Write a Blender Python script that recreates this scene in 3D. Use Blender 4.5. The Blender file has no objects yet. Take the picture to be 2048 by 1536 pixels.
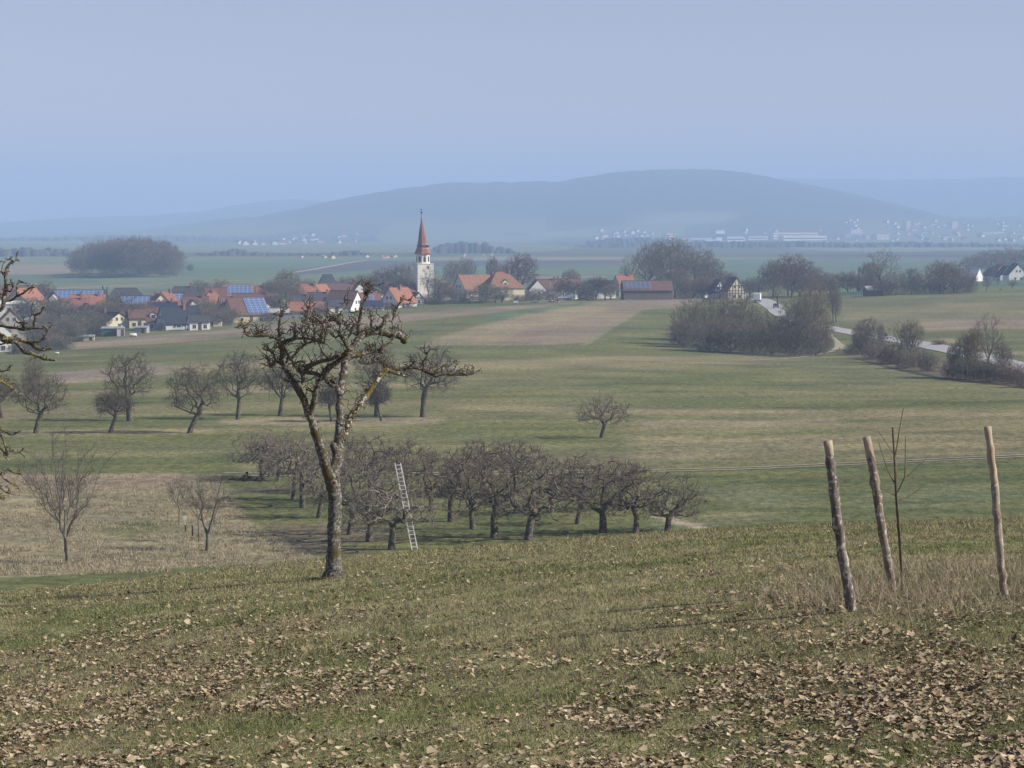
import bpy, math, random
import numpy as np
from mathutils import Vector, Matrix

# ------------------------------------------------------------------ camera, sky, sun, exposure
SC = bpy.context.scene
COL = SC.collection
FPX = 4500.0                     # focal length in photo pixels (photo 2048 wide)
PITCH = math.atan(318.0 / FPX)   # eye level lies above the middle of the frame
cam_d = bpy.data.cameras.new("camera")
cam_d.sensor_width = 36.0
cam_d.lens = 36.0 * FPX / 2048.0
cam_d.clip_start = 0.5
cam_d.clip_end = 40000.0
cam = bpy.data.objects.new("camera", cam_d)
cam.location = (0, 0, 0)
cam.rotation_euler = (math.pi / 2 - PITCH, 0, 0)
COL.objects.link(cam)
SC.camera = cam

SUN_EL = math.radians(34.0)
SUN_DIR = Vector((0.975 * math.cos(SUN_EL), -0.22 * math.cos(SUN_EL), math.sin(SUN_EL))).normalized()
world = bpy.data.worlds.new("World")
SC.world = world
world.use_nodes = True
wn = world.node_tree
wn.nodes.clear()
sky = wn.nodes.new("ShaderNodeTexSky")
sky.sky_type = 'NISHITA'
sky.sun_disc = False
sky.sun_elevation = SUN_EL
sky.sun_rotation = math.atan2(SUN_DIR.x, SUN_DIR.y)
sky.altitude = 400
sky.air_density = 1.0
sky.dust_density = 0.6
sky.ozone_density = 4.0
tint = wn.nodes.new("ShaderNodeMixRGB"); tint.blend_type = 'MULTIPLY'; tint.inputs[0].default_value = 1.0
tint.inputs[2].default_value = (1.34, 0.94, 0.92, 1)
bg = wn.nodes.new("ShaderNodeBackground"); bg.inputs[1].default_value = 0.070
wo = wn.nodes.new("ShaderNodeOutputWorld")
wn.links.new(sky.outputs[0], tint.inputs[1]); wn.links.new(tint.outputs[0], bg.inputs[0])
wn.links.new(bg.outputs[0], wo.inputs[0])

sun_d = bpy.data.lights.new("sun", 'SUN')
sun_d.energy = 4.2
sun_d.angle = math.radians(0.6)
sun_d.color = (1.0, 0.94, 0.85)
sun = bpy.data.objects.new("sun", sun_d)
sun.rotation_euler = SUN_DIR.to_track_quat('Z', 'Y').to_euler()
COL.objects.link(sun)

SC.view_settings.view_transform = 'Standard'
SC.view_settings.look = 'None'
SC.view_settings.exposure = 0.68
SC.view_settings.gamma = 1.0
SC.cycles.max_bounces = 6
SC.cycles.diffuse_bounces = 2
SC.cycles.volume_bounces = 3
SC.cycles.transparent_max_bounces = 8

HAZE_DENSITY = 0.00024
HAZE_COLOR = (0.49, 0.685, 1.0, 1)
hm = bpy.data.materials.new("haze_air")
hm.use_nodes = True
hm.node_tree.nodes.clear()
hv = hm.node_tree.nodes.new("ShaderNodeVolumePrincipled")
hv.inputs["Color"].default_value = HAZE_COLOR
hv.inputs["Density"].default_value = HAZE_DENSITY
hv.inputs["Anisotropy"].default_value = 0.0
ho = hm.node_tree.nodes.new("ShaderNodeOutputMaterial")
hm.node_tree.links.new(hv.outputs[0], ho.inputs["Volume"])

# ------------------------------------------------------------------ small helpers
rng = np.random.default_rng(7)
random.seed(7)

def L(c):
    """sRGB 0..255 -> linear rgba"""
    r = []
    for v in c[:3]:
        v = v / 255.0
        r.append(v / 12.92 if v <= 0.04045 else ((v + 0.055) / 1.055) ** 2.4)
    return tuple(r) + (1.0,)

def project(P):
    """photo pixel of world points (N,3)"""
    P = np.asarray(P, float)
    c, s = math.cos(PITCH), math.sin(PITCH)
    f = P[..., 1] * c - P[..., 2] * s
    u = P[..., 1] * s + P[..., 2] * c
    return 1024 + FPX * P[..., 0] / f, 768 - FPX * u / f

def slope_of(py):
    """z/y of a photo row (at x = 0)"""
    return math.tan(math.atan((768.0 - py) / FPX) - PITCH)

def x_of(px, Y, z):
    f = Y * math.cos(PITCH) - z * math.sin(PITCH)
    return (px - 1024) / FPX * f

def vnoise(x, y, seed=0):
    """value noise in 0..1"""
    x = np.asarray(x, float); y = np.asarray(y, float)
    xi = np.floor(x).astype(np.int64); yi = np.floor(y).astype(np.int64)
    xf = x - xi; yf = y - yi
    def h(a, b):
        n = (a * 374761393 + b * 668265263 + seed * 1274126177) & 0xFFFFFFFF
        n = ((n ^ (n >> 13)) * 1274126177) & 0xFFFFFFFF
        n = n ^ (n >> 16)
        return (n & 0xFFFF) / 65535.0
    u = xf * xf * (3 - 2 * xf); v = yf * yf * (3 - 2 * yf)
    return (h(xi, yi) * (1 - u) + h(xi + 1, yi) * u) * (1 - v) + (h(xi, yi + 1) * (1 - u) + h(xi + 1, yi + 1) * u) * v

def fbm(x, y, seed=0, o=4):
    a = 0.0; w = 0.5; t = 0.0
    for i in range(o):
        a = a + w * vnoise(x * 2 ** i, y * 2 ** i, seed + i); t += w; w *= 0.5
    return a / t

def mesh_np(name, V, faces, mats, fmat=None, smooth=False):
    """faces: list of (M,k) int arrays (different k allowed)"""
    me = bpy.data.meshes.new(name)
    V = np.ascontiguousarray(V, dtype=np.float32)
    faces = [np.asarray(f, dtype=np.int32) for f in faces if len(f)]
    loops = np.concatenate([f.ravel() for f in faces])
    counts = np.concatenate([np.full(len(f), f.shape[1], dtype=np.int32) for f in faces])
    starts = np.concatenate([[0], np.cumsum(counts)[:-1]]).astype(np.int32)
    me.vertices.add(len(V)); me.vertices.foreach_set("co", V.ravel())
    me.loops.add(len(loops)); me.loops.foreach_set("vertex_index", loops)
    me.polygons.add(len(counts)); me.polygons.foreach_set("loop_start", starts)
    if fmat is not None:
        me.polygons.foreach_set("material_index", np.asarray(fmat, dtype=np.int32))
    if smooth:
        me.polygons.foreach_set("use_smooth", np.ones(len(counts), dtype=bool))
    for m in (mats if isinstance(mats, (list, tuple)) else [mats]):
        me.materials.append(m)
    me.update(calc_edges=True)
    return me

def set_color(me, name, C):
    at = me.attributes.new(name, 'FLOAT_COLOR', 'POINT')
    C = np.asarray(C, dtype=np.float32)
    if C.shape[1] == 3:
        C = np.concatenate([C, np.ones((len(C), 1), np.float32)], 1)
    at.data.foreach_set("color", np.ascontiguousarray(C, dtype=np.float32).ravel())

def tag(o, label=None, cat=None, group=None, kind=None):
    if label: o["label"] = label
    if cat: o["category"] = cat
    if group: o["group"] = group
    if kind: o["kind"] = kind
    return o

def add(name, me, parent=None, loc=None):
    o = bpy.data.objects.new(name, me)
    COL.objects.link(o)
    if parent is not None: o.parent = parent
    if loc is not None: o.location = loc
    return o

def empty(name, loc, label, cat, group=None, rz=0.0):
    o = bpy.data.objects.new(name, None)
    COL.objects.link(o)
    o.location = loc; o.rotation_euler = (0, 0, rz); o.empty_display_size = 0.5
    return tag(o, label, cat, group)

class MB:
    """collects quads/boxes/tubes into one mesh with material slots"""
    def __init__(s): s.v = []; s.f = []; s.m = []
    def poly(s, pts, m=0):
        b = len(s.v); s.v += [tuple(p) for p in pts]; s.f.append(tuple(range(b, b + len(pts)))); s.m.append(m)
    def box(s, x0, x1, y0, y1, z0, z1, m=0, M=None):
        P = [Vector((x, y, z)) for z in (z0, z1) for y in (y0, y1) for x in (x0, x1)]
        if M is not None: P = [M @ p for p in P]
        b = len(s.v); s.v += [tuple(p) for p in P]
        for q in ((0, 2, 3, 1), (4, 5, 7, 6), (0, 1, 5, 4), (2, 6, 7, 3), (0, 4, 6, 2), (1, 3, 7, 5)):
            s.f.append(tuple(b + i for i in q)); s.m.append(m)
    def prism(s, prof, a, b_, m=0, axis='x'):
        """closed profile [(p,q)] extruded along axis from a to b"""
        n = len(prof); b = len(s.v)
        for t in (a, b_):
            for p, q in prof:
                s.v.append((t, p, q) if axis == 'x' else ((p, t, q) if axis == 'y' else (p, q, t)))
        s.f.append(tuple(b + i for i in range(n))[::-1]); s.m.append(m)
        s.f.append(tuple(b + n + i for i in range(n))); s.m.append(m)
        for i in range(n):
            j = (i + 1) % n
            s.f.append((b + i, b + j, b + n + j, b + n + i)); s.m.append(m)
    def tube(s, pts, rad, n=8, m=0, cap=True):
        pts = [Vector(p) for p in pts]
        if not hasattr(rad, '__len__'): rad = [rad] * len(pts)
        b = len(s.v); ref = None
        for i, p in enumerate(pts):
            d = (pts[min(i + 1, len(pts) - 1)] - pts[max(i - 1, 0)])
            if d.length < 1e-9: d = Vector((0, 0, 1))
            d.normalize()
            if ref is None:
                ref = d.orthogonal().normalized()
            else:
                ref = (ref - d * ref.dot(d))
                ref = ref.normalized() if ref.length > 1e-6 else d.orthogonal().normalized()
            w = d.cross(ref)
            for k in range(n):
                a = 2 * math.pi * k / n
                s.v.append(tuple(p + (ref * math.cos(a) + w * math.sin(a)) * rad[i]))
        for i in range(len(pts) - 1):
            for k in range(n):
                k2 = (k + 1) % n
                s.f.append((b + i * n + k, b + i * n + k2, b + (i + 1) * n + k2, b + (i + 1) * n + k)); s.m.append(m)
        if cap:
            s.f.append(tuple(b + k for k in range(n))[::-1]); s.m.append(m)
            e = b + (len(pts) - 1) * n
            s.f.append(tuple(e + k for k in range(n))); s.m.append(m)
    def mesh(s, name, mats, smooth=False):
        me = bpy.data.meshes.new(name)
        me.from_pydata(s.v, [], s.f)
        for m in (mats if isinstance(mats, (list, tuple)) else [mats]): me.materials.append(m)
        me.polygons.foreach_set("material_index", s.m)
        if smooth: me.polygons.foreach_set("use_smooth", [True] * len(s.f))
        me.update()
        return me
    def build(s, name, mats, parent=None, loc=None, smooth=False):
        return add(name, s.mesh(name, mats, smooth), parent, loc)

# ------------------------------------------------------------------ materials
def mat(name, c, c2=None, scale=2.0, rough=0.85, bump=0.0, detail=5.0, stretch=(1, 1, 1), spec=0.2, metal=0.0, thr=None, coords='Object'):
    m = bpy.data.materials.new(name); m.use_nodes = True
    nt = m.node_tree; b = nt.nodes["Principled BSDF"]
    b.inputs["Roughness"].default_value = rough
    b.inputs["Specular IOR Level"].default_value = spec
    b.inputs["Metallic"].default_value = metal
    c = tuple(c[:3]) + (1,)
    if c2 is None:
        c2 = tuple(v * 0.75 for v in c[:3]) + (1,)
    c2 = tuple(c2[:3]) + (1,)
    tc = nt.nodes.new("ShaderNodeTexCoord"); mp = nt.nodes.new("ShaderNodeMapping")
    mp.inputs["Scale"].default_value = stretch
    nz = nt.nodes.new("ShaderNodeTexNoise"); nz.inputs["Scale"].default_value = scale; nz.inputs["Detail"].default_value = detail
    nz.inputs["Roughness"].default_value = 0.65
    rp = nt.nodes.new("ShaderNodeValToRGB")
    lo, hi = thr or (0.35, 0.65)
    rp.color_ramp.elements[0].position = lo; rp.color_ramp.elements[0].color = c2
    rp.color_ramp.elements[1].position = hi; rp.color_ramp.elements[1].color = c
    nt.links.new(tc.outputs[coords], mp.inputs[0]); nt.links.new(mp.outputs[0], nz.inputs["Vector"])
    nt.links.new(nz.outputs["Fac"], rp.inputs[0]); nt.links.new(rp.outputs[0], b.inputs["Base Color"])
    if bump:
        bp = nt.nodes.new("ShaderNodeBump"); bp.inputs["Strength"].default_value = bump
        nt.links.new(nz.outputs["Fac"], bp.inputs["Height"]); nt.links.new(bp.outputs[0], b.inputs["Normal"])
    return m

def bark_mat(name, base, dark, pale=None, pale_amt=0.0, moss=None, moss_amt=0.0, scale=14.0, tscale=2.2):
    """bark: fissured noise, pale lichen flecks, moss / lichen patches"""
    m = bpy.data.materials.new(name); m.use_nodes = True
    nt = m.node_tree; b = nt.nodes["Principled BSDF"]
    b.inputs["Roughness"].default_value = 0.95; b.inputs["Specular IOR Level"].default_value = 0.1
    tc = nt.nodes.new("ShaderNodeTexCoord"); mp = nt.nodes.new("ShaderNodeMapping"); mp.inputs["Scale"].default_value = (1, 1, 0.35)
    nt.links.new(tc.outputs["Object"], mp.inputs[0])
    n1 = nt.nodes.new("ShaderNodeTexNoise"); n1.inputs["Scale"].default_value = scale; n1.inputs["Detail"].default_value = 8; n1.inputs["Roughness"].default_value = 0.7
    nt.links.new(mp.outputs[0], n1.inputs["Vector"])
    rp = nt.nodes.new("ShaderNodeValToRGB")
    rp.color_ramp.elements[0].position = 0.36; rp.color_ramp.elements[0].color = tuple(dark) + (1,)
    rp.color_ramp.elements[1].position = 0.62; rp.color_ramp.elements[1].color = tuple(base) + (1,)
    nt.links.new(n1.outputs["Fac"], rp.inputs[0])
    last = rp.outputs[0]
    for colr, amt, sc, seed in ((pale, pale_amt, tscale * 5.0, 3.1), (moss, moss_amt, tscale, 9.7)):
        if colr is None or amt <= 0: continue
        n2 = nt.nodes.new("ShaderNodeTexNoise"); n2.inputs["Scale"].default_value = sc; n2.inputs["Detail"].default_value = 6
        ad = nt.nodes.new("ShaderNodeVectorMath"); ad.operation = 'ADD'; ad.inputs[1].default_value = (seed, seed * 2, seed * 3)
        nt.links.new(tc.outputs["Object"], ad.inputs[0]); nt.links.new(ad.outputs[0], n2.inputs["Vector"])
        r2 = nt.nodes.new("ShaderNodeValToRGB")
        r2.color_ramp.elements[0].position = 0.62 - 0.3 * amt; r2.color_ramp.elements[0].color = (0, 0, 0, 1)
        r2.color_ramp.elements[1].position = 0.68 - 0.3 * amt; r2.color_ramp.elements[1].color = (1, 1, 1, 1)
        nt.links.new(n2.outputs["Fac"], r2.inputs[0])
        mx = nt.nodes.new("ShaderNodeMixRGB"); mx.inputs[2].default_value = tuple(colr) + (1,)
        nt.links.new(r2.outputs[0], mx.inputs[0]); nt.links.new(last, mx.inputs[1]); last = mx.outputs[0]
    nt.links.new(last, b.inputs["Base Color"])
    bp = nt.nodes.new("ShaderNodeBump"); bp.inputs["Strength"].default_value = 0.7; bp.inputs["Distance"].default_value = 0.03
    nt.links.new(n1.outputs["Fac"], bp.inputs["Height"]); nt.links.new(bp.outputs[0], b.inputs["Normal"])
    return m

def attr_mat(name, attr, rough=0.95, trans=0.0):
    m = bpy.data.materials.new(name); m.use_nodes = True
    nt = m.node_tree; b = nt.nodes["Principled BSDF"]
    b.inputs["Roughness"].default_value = rough; b.inputs["Specular IOR Level"].default_value = 0.15
    a = nt.nodes.new("ShaderNodeAttribute"); a.attribute_name = attr
    nt.links.new(a.outputs["Color"], b.inputs["Base Color"])
    return m

# ------------------------------------------------------------------ terrain height
# photo row at which the ground of each distance would appear (rows below a crest are hidden ground)
TPX = np.array([-500., 0., 500., 1024., 1500., 2048., 2600.])
TZ = [  # (distance, heights for the inner five columns)
    (-40, (1.0, 1.0, 1.0, 1.0, 1.0)),
    (0, (-1.6, -1.6, -1.6, -1.6, -1.6)),
    (12, (-3.75, -3.6, -3.4, -3.25, -3.1)),
    (20, (-5.25, -5.0, -4.75, -4.5, -4.35)),
    (30, (-6.35, -6.0, -5.65, -5.3, -5.0)),
    (46, (-7.95, -7.45, -6.95, -6.53, -6.3)),
    (60, (-9.9, -9.18, -8.57, -8.12, -7.86)),
    (80, (-13.8, -13.0, -12.1, -11.4, -10.8)),
    (100, (-17.2, -17.0, -16.3, -15.5, -14.6)),
    (125, (-19.9, -20.4, -20.3, -19.8, -18.9)),
    (150, (-21.4, -21.4, -20.9, -20.4, -20.0)),
    (200, (-22.1, -22.0, -21.8, -21.5, -20.9)),
    (250, (-22.6, -22.6, -22.5, -22.2, -21.6)),
    (300, (-23.6, -23.6, -23.3, -23.1, -22.7)),
    (400, (-26.0, -25.4, -25.0, -25.2, -25.2)),
    (500, (-29.4, -27.9, -26.6, -27.9, -25.9)),
    (600, (-32.0, -29.4, -26.8, -27.6, -26.6)),
    (700, (-32.8, -30.6, -26.7, -27.4, -26.3)),
    (800, (-33.6, -32.0, -27.4, -27.3, -25.1)),
    (900, (-34.0, -32.3, -29.6, -28.4, -25.1)),
    (1000, (-34.4, -33.0, -31.5, -30.2, -25.6)),
    (1200, (-35.0, -34.4, -34.0, -33.3, -29.0)),
    (1500, (-35.4, -35.2, -35.2, -35.0, -33.5)),
    (2000, (-36.2, -36.0, -36.0, -36.0, -36.0)),
    (3000, (-36.8, -36.8, -36.8, -36.8, -36.8)),
    (5000, (-37.5, -37.5, -37.5, -37.5, -34.0)),
    (7000, (-38.0, -30.0, -15.0, -5.0, 15.0)),
    (10000, (-39.0, -25.0, 0.0, 10.0, 40.0)),
    (15000, (-40.0, -30.0, 0.0, 10.0, 40.0)),
]
def pchip(x, y, xq):
    h = np.diff(x); d = np.diff(y) / h
    m = np.zeros_like(y)
    for i in range(1, len(x) - 1):
        if d[i - 1] * d[i] > 0:
            w1 = 2 * h[i] + h[i - 1]; w2 = h[i] + 2 * h[i - 1]
            m[i] = (w1 + w2) / (w1 / d[i - 1] + w2 / d[i])
    m[0] = d[0]; m[-1] = d[-1]
    i = np.clip(np.searchsorted(x, xq) - 1, 0, len(x) - 2)
    t = (xq - x[i]) / h[i]
    return ((1 + 2 * t) * (1 - t) ** 2) * y[i] + t * (1 - t) ** 2 * h[i] * m[i] + t * t * (3 - 2 * t) * y[i + 1] + t * t * (t - 1) * h[i] * m[i + 1]

RIDGE = np.array([(-600, 490), (0, 474), (150, 468), (300, 459), (450, 441), (520, 436), (600, 420), (650, 407), (700, 399), (800, 381), (900, 367), (960, 365), (1020, 363), (1080, 362), (1120, 363),
                  (1160, 355), (1250, 345), (1350, 340), (1440, 341), (1490, 344), (1530, 352), (1580, 362), (1640, 374), (1700, 389), (1760, 404), (1800, 414),
                  (1850, 425), (1900, 436), (2048, 447), (2600, 470)], float)
YS = np.concatenate([np.linspace(-40, 0, 12)[:-1], np.geomspace(0.0 + 4, 15004, 900) - 4.0])
PXS = np.linspace(-500, 2600, 156)
_ty = np.array([t[0] for t in TZ], float)
_tz = np.array([(t[1][0] - (t[1][1] - t[1][0]) * 0.5,) + t[1] + (t[1][4] + (t[1][4] - t[1][3]) * 0.5,) for t in TZ], float)
_cols = np.stack([pchip(_ty, _tz[:, k], YS) for k in range(7)], 1)
LUT = np.stack([pchip(TPX, _cols[i], PXS) for i in range(len(YS))], 0)
_rz = np.interp(PXS, RIDGE[:, 0], [slope_of(p) * 7300 for p in RIDGE[:, 1]])

def terrain_z(X, Y):
    X = np.asarray(X, float); Y = np.asarray(Y, float)
    Yc = np.clip(Y, -39.9, 14999)
    den = np.where(Yc > 30, Yc, 30.0)
    px = np.clip(1024 + FPX * X / den, -499, 2599)
    i = np.clip(np.searchsorted(YS, Yc) - 1, 0, len(YS) - 2)
    ty = (Yc - YS[i]) / (YS[i + 1] - YS[i])
    fx = (px + 500) / (PXS[1] - PXS[0]); j = np.clip(fx.astype(int), 0, len(PXS) - 2); tx = fx - j
    z = (LUT[i, j] * (1 - tx) + LUT[i, j + 1] * tx) * (1 - ty) + (LUT[i + 1, j] * (1 - tx) + LUT[i + 1, j + 1] * tx) * ty
    # hill range
    rz = _rz[j] * (1 - tx) + _rz[j + 1] * tx
    w = np.clip((Yc - 5300) / 2000.0, 0, 1); w = w * w * (3 - 2 * w)
    w2 = np.clip((9500 - Yc) / 2000.0, 0, 1)
    far = (Yc > 5000)
    rough = (fbm(X / 420, Yc / 420, 5, 4) - 0.5) * 26 * w + (vnoise(X / 26, Yc / 26, 8) - 0.5) * 7 * w
    z = np.where(far, np.maximum(z, z + (rz - z) * w * w2 + rough * w2 * np.clip((rz - z) / 60, 0, 1)), z)
    # gentle unevenness
    near = np.clip(1 - np.abs(Yc) / 110.0, 0, 1)
    z = z + (fbm(X / 3.1, Yc / 3.1, 11, 3) - 0.5) * 0.16 * near + (fbm(X / 40, Yc / 60, 21, 3) - 0.5) * np.clip((Yc - 70) / 200, 0, 1) * 0.5
    return z

def hit(px, py, ymin=14.0, ymax=9500.0):
    """first ground point seen at a photo pixel"""
    Y = np.geomspace(ymin, ymax, 2600)
    zz = Y * slope_of(py)
    X = (px - 1024) / FPX * (Y * math.cos(PITCH) - zz * math.sin(PITCH))
    d = terrain_z(X, Y) - zz
    k = np.argmax(d >= 0)
    if d[k] < 0: k = len(Y) - 1
    if k > 0:
        t = -d[k - 1] / (d[k] - d[k - 1] + 1e-12)
        y = Y[k - 1] + (Y[k] - Y[k - 1]) * np.clip(t, 0, 1)
    else: y = Y[0]
    z = y * slope_of(py)
    x = (px - 1024) / FPX * (y * math.cos(PITCH) - z * math.sin(PITCH))
    return float(x), float(y), float(terrain_z(x, y))

def at(px, Y):
    """ground point straight below a photo column at a distance"""
    x = x_of(px, Y, -30 if Y > 300 else -20 if Y > 100 else -6)
    return float(x), float(Y), float(terrain_z(x, Y))

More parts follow.
